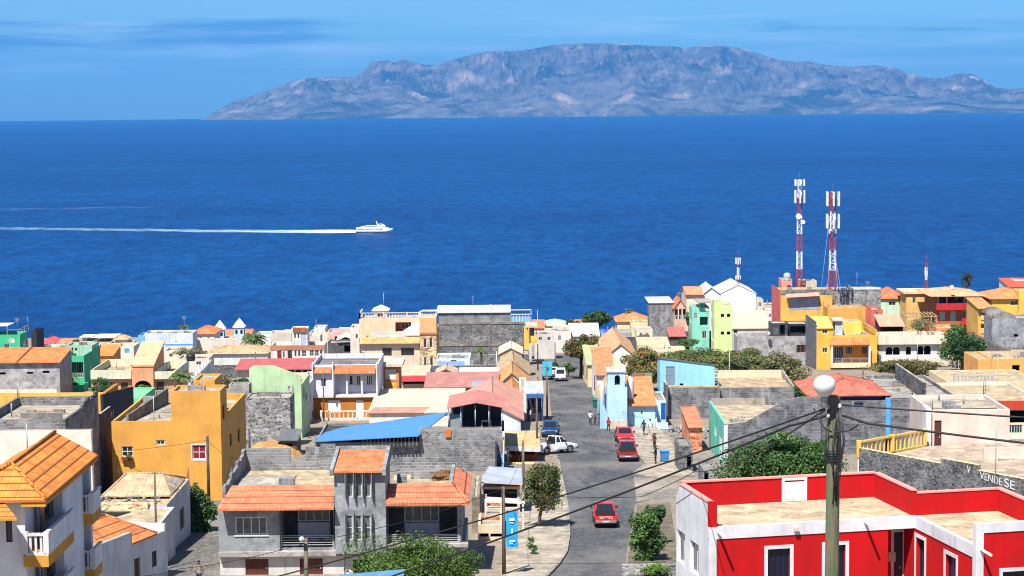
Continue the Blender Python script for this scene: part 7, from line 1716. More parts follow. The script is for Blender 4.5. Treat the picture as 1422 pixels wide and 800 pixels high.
def vehicle(name, label, cat, p, heading, col, Lg=4.9, W=1.76, hood=1.02, belt=1.08, roof=1.74, cb=(-.5, 1.25), ct=(-.35, .65), bed=True, wb=3.0, nose=None, txt=None, lamps=True, rack=False, van=False, group='vehicles on the sloping street', clear=.34):
    root = empty(name, p, 0, label, cat, group); slope_frame(root, p, heading); M_ = paint(col); xf = Lg / 2; xr = -Lg / 2; hw = W / 2
    b = MB()
    xs0 = cb[0] if bed else xr
    b.loft([rr(xs0, hw * .98, clear, belt), rr(xs0 + .15, hw, clear - .02, belt), rr(cb[1] - .1, hw, clear - .02, belt), rr(cb[1] + .25, hw, clear, hood + .0), rr(xf - .55, hw * .97, clear, hood - .08), rr(xf - .12, hw * .93, clear + .04, hood - .18, .14), rr(xf, hw * .86, clear + .12, hood - .32, .12)])
    # cab: tapering box
    tw = hw * .84; zb = belt - .03
    b.loft([[(cb[0], -hw * .95, zb), (cb[1], -hw * .95, zb), (cb[1], hw * .95, zb), (cb[0], hw * .95, zb)], [(ct[0], -tw, roof - .05), (ct[1], -tw, roof - .05), (ct[1], tw, roof - .05), (ct[0], tw, roof - .05)], [(ct[0] + .08, -tw + .06, roof), (ct[1] - .1, -tw + .06, roof), (ct[1] - .1, tw - .06, roof), (ct[0] + .08, tw - .06, roof)]], 0, True, False)
    if bed:
        for sg in (-1, 1): y0, y1 = sorted((sg * hw * .98, sg * (hw * .98 - .08))); b.box(xr + .05, cb[0] + .02, y0, y1, clear, belt - .1)
        b.box(xr + .05, cb[0] + .02, -hw * .9, hw * .9, clear, .62); b.box(cb[0] - .06, cb[0] - .012, -hw * .88, hw * .88, .62, belt + .06, 1)  # second box: black sheet on the cab rear, bed-interior shade put into colour
    for sx_ in (wb / 2, -wb / 2):
        for sg in (-1, 1):
            pts = [(sx_ + .42 * math.cos(a), sg * (hw + .012), .36 + .42 * math.sin(a)) for a in [math.pi * k / 8 for k in range(9)]]; b.tube(pts, .035, 5, 1)
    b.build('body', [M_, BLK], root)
    g = MB(); z0 = zb + .04; z1 = roof - .06
    quad_off(g, [(cb[1], -hw * .92, z0), (cb[1], hw * .92, z0), (ct[1], tw * .96, z1), (ct[1], -tw * .96, z1)]); g.build('windscreen', CGL, root)
    g = MB(); quad_off(g, [(cb[0], hw * .92, z0), (cb[0], -hw * .92, z0), (ct[0], -tw * .96, z1), (ct[0], tw * .96, z1)], sh=.84); g.build('rear_window', CGL, root)
    for sg in (-1, 1):
        xm = (cb[0] + cb[1]) / 2
        for (a0, a1, t0, t1) in (((cb[0] + .06, xm - .03, ct[0] + .06, (ct[0] + ct[1]) / 2), (xm + .03, cb[1] - .06, (ct[0] + ct[1]) / 2 + .05, ct[1] - .02))):
            q = [(a0, sg * hw * .95, z0), (a1, sg * hw * .95, z0), (t1, sg * tw, z1), (t0, sg * tw, z1)]
            g = MB(); quad_off(g, q if sg < 0 else q[::-1], sh=.9); g.build('side_window', CGL, root)
        mb = MB(); mb.box(cb[1] - .3, cb[1] - .18, *sorted((sg * (hw + .02), sg * (hw + .2))), belt + .05, belt + .24); mb.build('mirror', BLK, root)
        if lamps:
            mb = MB(); mb.box(xf - .2, xf - .02, *sorted((sg * hw * .55, sg * hw * .9)), hood - .42, hood - .27); mb.build('headlight', plain((.75, .75, .72, 1), .1, 0, .8, 'lamp_glass'), root)
            mb = MB(); xx = xr + .03; mb.box(xx - .03, xx + .1, *sorted((sg * (hw * .86), sg * (hw * .99))), .68, belt - .06); mb.build('tail_light', plain((.45, .02, .015, 1), .2, 0, .7, 'red_lens'), root)
    if bed:
        mb = MB(); mb.box(xr, xr + .07, -hw * .85, hw * .85, .6, belt - .12); mb.box(xr - .012, xr - .001, -hw * .78, hw * .78, .66, .7); mb.box(xr - .012, xr - .001, -hw * .78, hw * .78, belt - .19, belt - .16); tg = mb.build('tailgate', M_, root)
        mb = MB(); mb.box(xr - .03, xr - .002, -.2, .2, .74, .78); mb.build('handle', BLK, tg)
        if txt:
            lettering(txt, .26, 1.05, tg, Matrix(((0, 0, -1, xr - .016), (-1, 0, 0, 0), (0, 1, 0, .74), (0, 0, 0, 1))), plain((.8, .8, .8, 1), .6, name='white_paint'), True)
    mb = MB(); mb.loft([rr(xr - .18, hw * .88, .46, .62, .05), rr(xr - .02, hw * .96, .44, .62, .05)]); mb.build('rear_bumper', CHR if bed else BLK, root)
    mb = MB(); mb.loft([rr(xf - .1, hw * .94, .36, .58, .06), rr(xf + .08, hw * .84, .38, .56, .06)]); mb.build('front_bumper', M_ if not bed else BLK, root)
    mb = MB(); mb.box(xf - .02, xf + .012, -hw * .5, hw * .5, hood - .44, hood - .3); mb.build('grille', BLK, root)
    mb = MB(); mb.box(xr - .2, xr - .182, -.25, .25, .5, .6); mb.build('number_plate', plain((.75, .75, .7, 1)), root)
    for sx_ in (wb / 2, -wb / 2):
        for sg in (-1, 1):
            wr = empty('wheel', (sx_, sg * (hw - .12), .36)); wr.parent = root
            mb = MB(); mb.tube([(0, -.12, 0), (0, -.1, 0), (0, .1, 0), (0, .12, 0)], [.3, .36, .36, .3], 18); mb.build('tyre', TYRE, wr)
            mb = MB(); mb.tube([(0, sg * .09, 0), (0, sg * .13, 0)], [.23, .2], 14); mb.build('rim', RIM, wr)
    if rack:
        mb = MB()
        for sg in (-1, 1):
            for x in (xr + .1, (xr + cb[0]) / 2, cb[0] - .1): mb.bar((x, sg * hw * .92, belt - .03), (x, sg * hw * .92, 1.75), .05)
            for z in (1.35, 1.75): mb.bar((xr + .1, sg * hw * .92, z), (cb[0] - .1, sg * hw * .92, z), .05)
        mb.build('cargo_rack', BLK, root)
    return root
RED = (.52, .018, .022, 1)
UP90 = R(90)
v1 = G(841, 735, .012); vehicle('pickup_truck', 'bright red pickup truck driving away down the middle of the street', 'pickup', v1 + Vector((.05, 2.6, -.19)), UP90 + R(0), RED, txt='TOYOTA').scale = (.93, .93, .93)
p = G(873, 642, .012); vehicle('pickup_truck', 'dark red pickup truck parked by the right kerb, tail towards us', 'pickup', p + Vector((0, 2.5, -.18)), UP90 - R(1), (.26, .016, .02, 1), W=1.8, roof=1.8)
p = G(867, 617, .012); vehicle('parked_car', 'red car parked bonnet to tail ahead of the dark red pickup', 'car', p + Vector((.1, 2.0, -.15)), -UP90 + R(2), (.5, .02, .024, 1), Lg=4.3, W=1.72, bed=False, cb=(-1.7, 1.1), ct=(-1.3, .4), hood=1.0, belt=1.02, roof=1.62, wb=2.6)
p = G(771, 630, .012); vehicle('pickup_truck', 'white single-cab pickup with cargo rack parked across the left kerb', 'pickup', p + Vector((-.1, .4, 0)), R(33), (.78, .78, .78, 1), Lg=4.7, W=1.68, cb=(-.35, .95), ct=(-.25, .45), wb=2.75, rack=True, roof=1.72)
p = G(765, 608, .012); vehicle('parked_car', 'small blue car parked facing uphill on the left side', 'car', p + Vector((0, 1.9, -.14)), -UP90 + R(-4), (.006, .038, .12, 1), Lg=3.9, W=1.75, bed=False, cb=(-1.65, 1.0), ct=(-1.35, .35), hood=1.02, belt=1.02, roof=1.66, wb=2.5)
p = G(779, 530, .012); vehicle('van', 'white passenger van at the top end of the road, seen from behind', 'van', p + Vector((0, 2.3, -.17)), UP90 - R(2), (.8, .8, .8, 1), Lg=4.6, W=1.72, bed=False, cb=(-2.2, 1.75), ct=(-2.0, 1.1), hood=1.1, belt=1.12, roof=1.98, wb=2.7)
p = G(769, 527, .012); vehicle('parked_car', 'cream car half hidden between the turquoise truck and the white van', 'car', p + Vector((.1, 7.5, -.5)), UP90, (.7, .64, .5, 1), Lg=4.0, W=1.66, bed=False, cb=(-1.7, 1.0), ct=(-1.3, .4), belt=1.0, roof=1.5, wb=2.5)
# turquoise truck with a high box body
p = G(762, 528, .012) + Vector((-.2, 2.2, -.15)); rt = empty('box_truck', p, 0, 'turquoise box truck parked beyond the stall at the road end', 'truck', 'vehicles on the sloping street'); slope_frame(rt, p, UP90)
TQP = paint((.03, .42, .66, 1)); mb = MB(); mb.box(-2.2, .9, -.75, .75, .62, 2.75); mb.box(-2.23, -2.201, -.7, -.02, .7, 2.68); mb.box(-2.23, -2.201, .02, .7, .7, 2.68); mb.build('cargo_box', TQP, rt)
mb = MB(); mb.loft([rr(.92, .74, .5, 2.1), rr(1.7, .74, .5, 2.1), rr(2.3, .72, .5, 1.25)]); mb.build('cab', TQP, rt); mb = MB(); mb.box(-2.24, -2.232, -.2, .22, 1.5, 1.95); mb.build('rear_emblem', BLK, rt)
for x in (-1.4, 1.5):
    for sg in (-1, 1):
        wr = empty('wheel', (x, sg * .66, .36)); wr.parent = rt; mb = MB(); mb.tube([(0, -.12, 0), (0, .12, 0)], .36, 16); mb.build('tyre', TYRE, wr); mb = MB(); mb.tube([(0, sg * .1, 0), (0, sg * .135, 0)], .2, 12); mb.build('rim', RIM, wr)
mb = MB(); mb.box(-2.3, -2.24, -.72, .72, .5, .62); mb.build('rear_bumper', BLK, rt)

# ferry
sp = seapt(520, 323.5, 0); root = empty('ferry', sp, 0, 'white fast ferry sailing right across the blue sea', 'ferry'); root.rotation_euler = (0, 0, R(-6))
FW = plain((.85, .85, .86, 1), .4, name='ship_paint', vary=.05); FD = plain((.02, .025, .05, 1), .3, name='dark_glazing')
def fsec(x, hw, z0, z1, bw): return [(x, -bw, z0), (x, -hw, (z0 + z1) / 2), (x, -hw, z1), (x, hw, z1), (x, hw, (z0 + z1) / 2), (x, bw, z0)]
mb = MB(); mb.loft([fsec(-20.5, 5, -.6, 3.4, 4.6), fsec(-6, 5.4, -.6, 3.5, 5), fsec(8, 5.2, -.4, 3.8, 4.2), fsec(15, 3.6, .1, 4.5, 1.8), fsec(19.5, 1.4, 1.5, 5.2, .3), fsec(21, .2, 3.6, 5.4, .1)], 0, True, False); mb.build('hull', FW, root)
mb = MB(); mb.loft([fsec(-20.6, 5.02, .5, 2.0, 5.0), fsec(-6, 5.43, .6, 2.0, 5.4), fsec(8, 5.25, .8, 2.0, 5.1), fsec(12, 4.5, 1.2, 1.9, 4.3)], 0, True, False); mb.build('hull_stripe', plain((.02, .035, .1, 1), .4), root)
mb = MB(); mb.loft([fsec(-20, 5, 3.42, 6.0, 5), fsec(8, 5, 3.6, 6.2, 5), fsec(14, 3.2, 4.3, 6.0, 3.4), fsec(17, 1.6, 4.8, 5.5, 2)], 0, True, False); mb.build('passenger_deck', FW, root)
for (a, b_) in ((-19.4, -11), (-10.4, 0), (1, 10)):
    mb = MB(); mb.box(a, b_, -5.06, -5.01, 4.1, 5.1); mb.build('window_band', FD, root)
mb = MB(); mb.loft([fsec(-15, 4, 6.02, 7.2, 4), fsec(-9, 4.3, 6.02, 8.3, 4.3), fsec(6, 4, 6.2, 8.3, 4.2), fsec(11, 2.4, 6.1, 6.6, 3)], 0, True, False); mb.build('upper_deck', FW, root)
mb = MB(); mb.box(-11, 4.5, -4.38, -4.31, 6.9, 7.6); mb.build('window_band', FD, root)
mb = MB(); mb.loft([fsec(5, 2.4, 8.3, 10.2, 2.6), fsec(9, 2.2, 8.0, 10.2, 2.5), fsec(12.5, 1.4, 7, 8, 2)], 0, True, False); mb.build('bridge', FW, root); mb = MB(); mb.box(5.5, 9.2, -2.6, -2.5, 9.0, 9.7); mb.build('window_band', FD, root)
mb = MB(); mb.hexa([(3.4, -.3, 8.2), (4.8, -.3, 8.2), (4.8, .3, 8.2), (3.4, .3, 8.2), (1.8, -.2, 13.4), (2.5, -.2, 13.4), (2.5, .2, 13.4), (1.8, .2, 13.4)]); mb.bar((1.4, -1.2, 12.4), (1.4, 1.2, 12.4), .2); mb.build('mast', FW, root)

# ================================================================== PEOPLE
def person(label, p, face, h, shirt, pants, hair=(.012, .01, .009, 1), skin=(.09, .05, .035, 1), stride=0.0, arms=(.15, .15), seated=False):
    """continuous body grown with a Skin modifier over a joint skeleton, 1.0 = standing height"""
    J = {'pelvis': (0, 0, .52), 'waist': (0, 0, .60), 'chest': (0, 0, .74), 'neck': (0, 0, .835), 'chin': (.012, 0, .875), 'crown': (.01, 0, .965), 'nose': (.062, 0, .915)}
    for n, s, ph in (('l', 1, 1), ('r', -1, -1)):
        k = stride * ph; J['hip' + n] = (0, .052 * s, .5); J['knee' + n] = (.10 * k + .015, .056 * s, .28); J['ank' + n] = (.2 * k - .02 - (.04 if k < 0 else 0), .056 * s, .045 + (.02 if k < 0 else 0)); J['toe' + n] = (J['ank' + n][0] + .085, .066 * s, .02)
        J['sh' + n] = (0, .105 * s, .80); a = arms[0] if s > 0 else arms[1]; J['elb' + n] = (-.02 - .1 * k * .6 + a * .1, .135 * s, .63); J['wri' + n] = (.05 - .15 * k + a * .35, .135 * s, .49 + a * .25); J['han' + n] = (.065 - .17 * k + a * .42, .13 * s, .435 + a * .27)
    E = [('pelvis', 'waist'), ('waist', 'chest'), ('chest', 'neck'), ('neck', 'chin'), ('chin', 'crown'), ('chin', 'nose')]
    for n in 'lr': E += [('pelvis', 'hip' + n), ('hip' + n, 'knee' + n), ('knee' + n, 'ank' + n), ('ank' + n, 'toe' + n), ('chest', 'sh' + n), ('sh' + n, 'elb' + n), ('elb' + n, 'wri' + n), ('wri' + n, 'han' + n)]
    RD_ = {'pelvis': (.085, .06), 'waist': (.075, .055), 'chest': (.092, .066), 'neck': (.034, .034), 'chin': (.042, .045), 'crown': (.046, .05), 'nose': (.012, .012)}
    RL = {'hip': .058, 'knee': .04, 'ank': .026, 'toe': .022, 'sh': .04, 'elb': .03, 'wri': .02, 'han': .022}
    names = list(J); me = bpy.data.meshes.new('person'); me.from_pydata([tuple(v * h for v in J[n]) for n in names], [(names.index(a), names.index(b)) for a, b in E], [])
    o = bpy.data.objects.new('person_tmp', me); COL.objects.link(o); sk = o.modifiers.new('s', 'SKIN'); sk.use_smooth_shade = True; o.modifiers.new('ss', 'SUBSURF').levels = 1
    if not me.skin_vertices: 
        bpy.context.view_layer.objects.active = o
    for i, n in enumerate(names):
        r = RD_.get(n) or (RL[n[:-1]],) * 2; me.skin_vertices[0].data[i].radius = (r[0] * h, r[1] * h)
    me.skin_vertices[0].data[0].use_root = True
    bpy.context.view_layer.update(); dg = bpy.context.evaluated_depsgraph_get(); m2 = bpy.data.meshes.new_from_object(o.evaluated_get(dg)); bpy.data.objects.remove(o)
    for mm in (plain(skin, .5, name='skin'), plain(shirt, .85, name='shirt_cloth'), plain(pants, .85, name='trouser_cloth'), plain((.03, .028, .03, 1), .6, name='shoe_leather')): m2.materials.append(mm)
    for f in m2.polygons:
        z = f.center.z / h; y = abs(f.center.y) / h
        f.material_index = 0 if z > .85 or (y > .112 and z < .66 and z > .36) else (1 if z > .53 else (2 if z > .05 else 3)); f.use_smooth = True
    po = bpy.data.objects.new('person', m2); COL.objects.link(po); po.location = p; po.rotation_euler = (0, 0, face); tag(po, label, 'person', 'people in the street')
    hb = MB(); hb.sphere((-.012 * h, 0, .94 * h), .062 * h, 10, 6, sz=.85); hb.build('hair', plain(hair, .9, name='hair'), po)
    return po
W_ = (.7, .7, .72, 1); K_ = (.02, .02, .024, 1)
person('adult in a white shirt and dark trousers walking in the road with a child', G(820, 591, .02), R(-100), 1.75, W_, (.05, .06, .09, 1), stride=.6)
person('small child in dark clothes beside the adult in the white shirt', G(826.5, 591, .02), R(-95), 1.2, (.03, .04, .07, 1), K_, stride=.5)
person('person in black clothes standing by the chapel wall', G(833, 591, .02), R(-80), 1.7, K_, K_)
person('person in a red top and dark trousers at the chapel corner', G(845, 602, .14), R(-60), 1.68, (.6, .03, .04, 1), (.03, .035, .05, 1), stride=.3)
person('person in dark clothes walking past the light blue house', G(894, 606, .14), R(-120), 1.7, (.03, .03, .04, 1), (.03, .035, .05, 1), stride=.7)
person('person in white clothes near the blue outside stair', G(903, 605, .14), R(-90), 1.72, W_, (.62, .6, .58, 1), stride=.3)
person('person in black standing beside the blue barrel', G(910.5, 646, .14), R(160), 1.75, K_, K_, arms=(.5, .2))
person('person in dark red leaning in the shade under the blue stair', G(909, 626, .14), R(-140), 1.7, (.1, .03, .035, 1), K_)
person('person in a teal shirt on the orange porch beside the tin awning', G(706, 655, .5) , R(-30), 1.72, (.03, .09, .12, 1), (.03, .04, .06, 1))
person('vendor in pink standing in the dark market stall', G(744, 583, .0), R(-40), 1.7, (.4, .2, .2, 1), K_)
person('customer in black at the right post of the market stall', G(753, 585, .02), R(170), 1.72, K_, (.05, .05, .07, 1))
person('customer in white and black by the market stall counter', G(737, 586, .0), R(10), 1.68, (.5, .48, .46, 1), K_)
person('person with bare arms walking up the lane at the bottom left', G(277, 817, .02), R(-70), 1.7, (.35, .26, .22, 1), (.04, .04, .05, 1), stride=.4)
person('person in orange near the top of the left pavement', G(747, 540, .02), R(-60), 1.68, (.55, .3, .15, 1), (.3, .25, .2, 1))

# ================================================================== STREET FURNITURE
def lathe(name, label, cat, p, prof, mat, extra=None):
    mb = MB(); mb.loft([[(r * math.cos(6.283 * k / 14), r * math.sin(6.283 * k / 14), z) for k in range(14)] for r, z in prof], 0, True)
    o = mb.build(name, mat); o.location = p; return tag(o, label, cat)
p = G(923, 643, .13); r_ = empty('wheeled_bin', p, R(8), 'blue wheeled bin beside the person in black', 'bin')
mb = MB(); mb.hexa([(-.3, -.32, .08), (.3, -.32, .08), (.3, .32, .08), (-.3, .32, .08), (-.38, -.4, 1.0), (.38, -.4, 1.0), (.38, .4, 1.0), (-.38, .4, 1.0)]); mb.build('body', plain((.05, .22, .5, 1), .5), r_); mb = MB(); mb.box(-.42, .42, -.44, .42, 1.005, 1.08); mb.bar((-.4, .46, 1.0), (.4, .46, 1.0), .05); mb.build('lid', plain((.07, .28, .58, 1), .5), r_)
for s in (-1, 1): mb = MB(); mb.tube([(s * .3, .3, .1), (s * .36, .3, .1)], .1, 10); mb.build('wheel', BLK, r_)
p = G(829, 566, .02); r_ = empty('street_bin', p, 0, 'dark green rubbish container at the chapel side of the road', 'bin')
mb = MB(); mb.hexa([(-.5, -.35, .1), (.5, -.35, .1), (.5, .35, .1), (-.5, .35, .1), (-.58, -.42, 1.0), (.58, -.42, 1.0), (.58, .42, 1.0), (-.58, .42, 1.0)]); mb.build('body', plain((.01, .14, .08, 1), .5), r_)
mb = MB(); mb.loft([[(x, -.45 * math.cos(a), 1.0 + .2 * math.sin(a)) for a in [math.pi * k / 6 for k in range(7)]] for x in (-.6, .6)], 0, True); mb.build('lid', plain((.012, .18, .1, 1), .5), r_)

# poles
def pole(label, px, pbase, ptop, d=None, r=.13, arms=(), name='utility_pole', wd=(.17, .14, .11, 1), group='utility poles'):
    b = G(px, pbase) if d is None else Vector((P(px, pbase, d).x, d, gz(0, d))); t = P(px, ptop, b.y).z
    root = empty(name, b, 0, label, 'utility pole', group); mb = MB(); mb.tube([(0, 0, -.5), (0, 0, (t - b.z) * .5), (0, 0, t - b.z)], [r * 1.15, r, r * .85], 10); mb.build('shaft', wood(wd), root)
    for k, dz in enumerate(arms):
        mb = MB(); mb.bar((-.45, 0, t - b.z - dz), (.45, 0, t - b.z - dz), .07); mb.build('crossarm', wood(wd), root)
        for x in (-.4, 0.25, .4): mb = MB(); mb.tube([(x, 0, t - b.z - dz + .035), (x, 0, t - b.z - dz + .17)], [.045, .035], 8); mb.build('insulator', plain((.6, .55, .5, 1), .2), root)
    return Vector((b.x, b.y, t))
T1 = pole('brown wooden pole carrying the blue banner', 700, 800, 676, r=.12, wd=(.13, .1, .08, 1))
T2 = pole('wooden pole behind the street tree with reddish pods', 727, 690, 612, d=166, r=.12)
T3 = pole('tall pole beside the white pickup at the tin awning', 746, 637, 546, d=192, r=.11, wd=(.11, .09, .07, 1))
T4 = pole('pole at the kerb above the blue car', 760, 590, 507, d=238, r=.11, wd=(.14, .11, .08, 1), arms=(.3,))
T5 = pole('dark pole before the yellow balcony house', 747, 521, 478, d=335, r=.12, wd=(.05, .04, .04, 1))
T6 = pole('thin pole between the far white house and the van', 771, 512, 475, d=350, r=.1, wd=(.12, .1, .09, 1))
T7 = pole('thin wooden pole in front of the old stained white house', 217, 745, 656, d=124, r=.07, wd=(.12, .09, .06, 1))
T8 = pole('dark pole against the ochre yellow house', 289.5, 672, 606, d=156, r=.12, wd=(.05, .045, .04, 1))
T9 = pole('pole in front of the grey house balcony', 426, 830, 748, d=100, r=.12, wd=(.15, .12, .09, 1))
mb = MB(); mb.sphere((0, 0, 0), .15, 12, 8); mb.tube([(.08, 0, -.1), (.25, 0, -.25)], .03, 6); o = mb.build('street_lamp', plain((.5, .49, .46, 1), .4)); o.location = P(419, 749, 99.7); tag(o, 'white globe street lamp on the pole before the grey house balcony', 'street lamp')
T10 = pole('thin grey mast at the lilac-white and orange house', 450, 590, 516, d=236, r=.08, wd=(.1, .09, .09, 1))
T11 = pole('leaning dark pole in the yard below the rubble stone house', 347, 640, 596, d=190, r=.1, wd=(.05, .045, .04, 1))
T12 = pole('pale pole rising through the dry acacias', 1013, 545, 485, d=276, r=.1, wd=(.4, .38, .35, 1))
T13 = pole('slim dark pole on the corner of the stone block terrace', 998, 590, 528, d=233, r=.08, wd=(.2, .17, .14, 1))
T14 = pole('thin post in front of the white shed with the faded tan roof', 355, 506, 489, d=345, r=.12, wd=(.12, .09, .07, 1))
T15 = pole('white lamp post in front of the dark stone building yard', 690, 530, 488, d=286, r=.06, wd=(.6, .6, .58, 1))
# near pole with street lamp
npx = 1157; d = 34.0; b = Vector((P(npx, 700, d).x, d, gz(0, d))); tz = P(npx, 549, d).z - b.z; root = empty('utility_pole', b, 0, 'thick mossy wooden pole with a street lamp in front of the red house', 'utility pole', 'utility poles')
m, nt, bs = newmat('mossy_pole'); o_ = nt.nodes.new('ShaderNodeTexCoord').outputs['Object']
g1 = ramp(nt, noise(nt, mapping(nt, o_, (14, 14, 1.1)), 1, 7, .65), .35, .68); g2 = ramp(nt, noise(nt, mapping(nt, o_, (4, 4, 1.3)), 1, 6), .4, .62); g3 = ramp(nt, noise(nt, mapping(nt, o_, (5, 5, 2)), 1.5, 5), .58, .7)
c1 = mixc(nt, 'MIX', g1, (.055, .05, .03, 1), (.17, .16, .10, 1)); c2 = mixc(nt, 'MIX', g2, c1, (.085, .12, .055, 1)); c3 = mixc(nt, 'MIX', g3, c2, (.2, .1, .05, 1)); nt.links.new(c3, bs.inputs['Base Color']); bs.inputs['Roughness'].default_value = .9; bump(nt, bs, g1, .8, .02)
mb = MB(); mb.tube([(-.03, 0, -.5), (-.02, 0, tz * .5), (0, 0, tz - .04), (0, 0, tz)], [.132, .122, .112, .095], 18); mb.build('shaft', m, root)
lp = P(1145, 536, d - .25) - b; mb = MB()
mb.loft([[(lp.x + r * math.cos(6.283 * k / 16), lp.y + r * math.sin(6.283 * k / 16), lp.z + z) for k in range(16)] for r, z in ((.05, -.19), (.11, -.15), (.175, -.06), (.2, .03), (.17, .11), (.1, .165), (.01, .185))]); lo_ = mb.build('lamp_globe', plain((.62, .61, .57, 1), .4, 0, .4, 'milky_plastic', .06), root)
mb = MB(); mb.tube([(lp.x, lp.y, lp.z - .28), (lp.x, lp.y, lp.z - .16)], .055, 10); mb.tube([(lp.x, lp.y, lp.z - .26), (lp.x * .5, lp.y * .6, lp.z - .4), (-.1, -.04, lp.z - .42)], .022, 8); mb.build('lamp_bracket', plain((.35, .35, .35, 1), .4, .6), root)
for (px, py) in ((1148, 566), (1150, 577), (1166, 564)):
    q = P(px, py, d - .14) - b; mb = MB(); mb.sphere(tuple(q), .035, 8, 6, sz=1.3); mb.build('insulator', plain((.7, .66, .6, 1), .2), root)
mb = MB()
for k in range(9):
    a0 = rnd.uniform(-.12, .12); pts = [(a0, -.14, tz - .18 - rnd.uniform(0, .2)), (a0 + rnd.uniform(-.08, .08), -.17, tz - .8), (a0 * .5 + rnd.uniform(-.06, .06), -.155, tz - 1.35), (a0 * .3, -.15, tz - rnd.uniform(1.6, 2.0))]; mb.tube(pts, .009, 5)
for k in range(5): z = tz - .95 - k * .04; mb.tube([(.155 * math.cos(6.283 * i / 10), .155 * math.sin(6.283 * i / 10), z) for i in range(11)], .011, 5)
mb.tube([P(1130, 567, d) - b, P(1145, 595, d - .15) - b, P(1155, 600, d - .16) - b], .014, 5); mb.tube([P(1192, 590, d) - b, P(1180, 598, d - .1) - b, P(1160, 600, d - .16) - b], .014, 5)
mb.build('wire_bundle', BLK, root)

# cables
def cable(label, pts, r=.02, sag=.0, n=14, group='overhead cables'):
    """pts: (px, py, distance) anchors"""
    W = [P(*q) if not isinstance(q, Vector) else q for q in pts]; out = []
    for a, b_ in zip(W, W[1:]):
        for i in range(n):
            u = i / n; p = a.lerp(b_, u); p.z -= sag * (b_ - a).length * 4 * u * (1 - u); out.append(p)
    out.append(W[-1]); mb = MB(); mb.tube(out, r, 6); o = mb.build('cable', plain((.014, .014, .016, 1), .6, name='cable_sheath')); return tag(o, label, 'cable', group)
cable('thick black cable from the near pole, upper of the two crossing the street', [(1150, 566, 33.85), (820, 676, 38), (580, 747, 41), (340, 812, 44)], .017, .004)
cable('thick black cable from the near pole, lower of the two crossing the street', [(1150, 577, 33.85), (1095, 592, 34.4), (820, 702, 38), (500, 815, 42)], .021, .004)
cable('black cable leaving the near pole to the right, upper one', [(1166, 562, 33.9), (1430, 580, 33)], .016, .003)
cable('black cable leaving the near pole to the right, lower one', [(1170, 577, 33.9), (1205, 588, 33.5), (1430, 616, 32)], .02, .003)
cable('thin wire crossing low over the street at the red pickup', [T1 - Vector((0, 0, .3)), (890, 690, 96), (965, 655, 88), (1150, 566, 34)], .018, .006)
cable('thin wire between the banner pole and the grey house pole', [T9 - Vector((0, 0, .2)), T1 - Vector((0, 0, .1))], .018, .015)
cable('thin wire running left from the grey house pole', [T9 - Vector((0, 0, .25)), (250, 790, 112), (200, 800, 116)], .018, .01)
cable('wire between the two kerb poles above the white pickup', [T3 - Vector((0, 0, .1)), T4 - Vector((0, 0, .4))], .016, .012)
cable('wire from the tin awning pole to the tree pole', [T2 - Vector((0, 0, .1)), T3 - Vector((0, 0, .2))], .016, .012)
cable('wire over the road to the light blue chapel house', [T4 - Vector((0, 0, .3)), (871, 575, 221), (905, 582, 221)], .015, .02)
cable('wire crossing from the tin awning pole to the right pavement', [T3 - Vector((0, 0, 3.4)), (880, 634, 172), (1000, 640, 170)], .014, .004)
cable('thin wire from the tree pole to the banner pole', [T2 - Vector((0, 0, .1)), T1 - Vector((0, 0, .1))], .014, .02)
cable('thin wire across the ochre wall to its dark pole', [(155, 627, 159.6), T8 - Vector((0, 0, .3))], .014, .012)
cable('thin wire from the dark ochre pole to the grey house terrace', [T8 - Vector((0, 0, .3)), (345, 640, 134.4)], .014, .02)
cable('low black wire crossing the bottom of the street', [(690, 783, 118), (925, 781, 112)], .012, .002)
cable('thin wire along the street roofs to the far pole', [T4 - Vector((0, 0, .2)), T5 - Vector((0, 0, .2))], .014, .01)

# banner on its pole
p = P(711, 735, T1.y - .1); root = empty('banner', p, 0, 'bright blue vertical banner with white marks on the street pole', 'banner')
mb = MB(); hw, hh = .36, 1.16
for i in range(6):
    for j in range(3):
        f = lambda u, v: (-hw + 2 * hw * u, .05 * math.sin(v * 7 + u * 3), -hh + 2 * hh * v)
        q = [f(j / 3, i / 6), f((j + 1) / 3, i / 6), f((j + 1) / 3, (i + 1) / 6), f(j / 3, (i + 1) / 6)]
        mb.face(q, 0, True); mb.face([(x, y + .012, z) for x, y, z in q[::-1]], 0, True)
mb.build('cloth', plain((.01, .3, .66, 1), .6, name='banner_cloth', vary=.05), root)
mb = MB()
for (cx, cz, w, hgt) in ((0, .62, .3, .16), (-.02, .42, .22, .05), (.0, -.1, .1, .3), (0, -.72, .36, .07), (-.05, -.86, .22, .05)): mb.box(cx - w / 2, cx + w / 2, -.075, -.068, cz - hgt / 2, cz + hgt / 2)
mb.build('white_mark', plain((.75, .8, .85, 1), .6, name='white_print'), root)
mb = MB()
for z in (hh + .02, -hh - .02): mb.tube([(-.42, .0, z), (.4, 0, z)], .018, 6)
mb.build('banner_rod', RAILM, root)

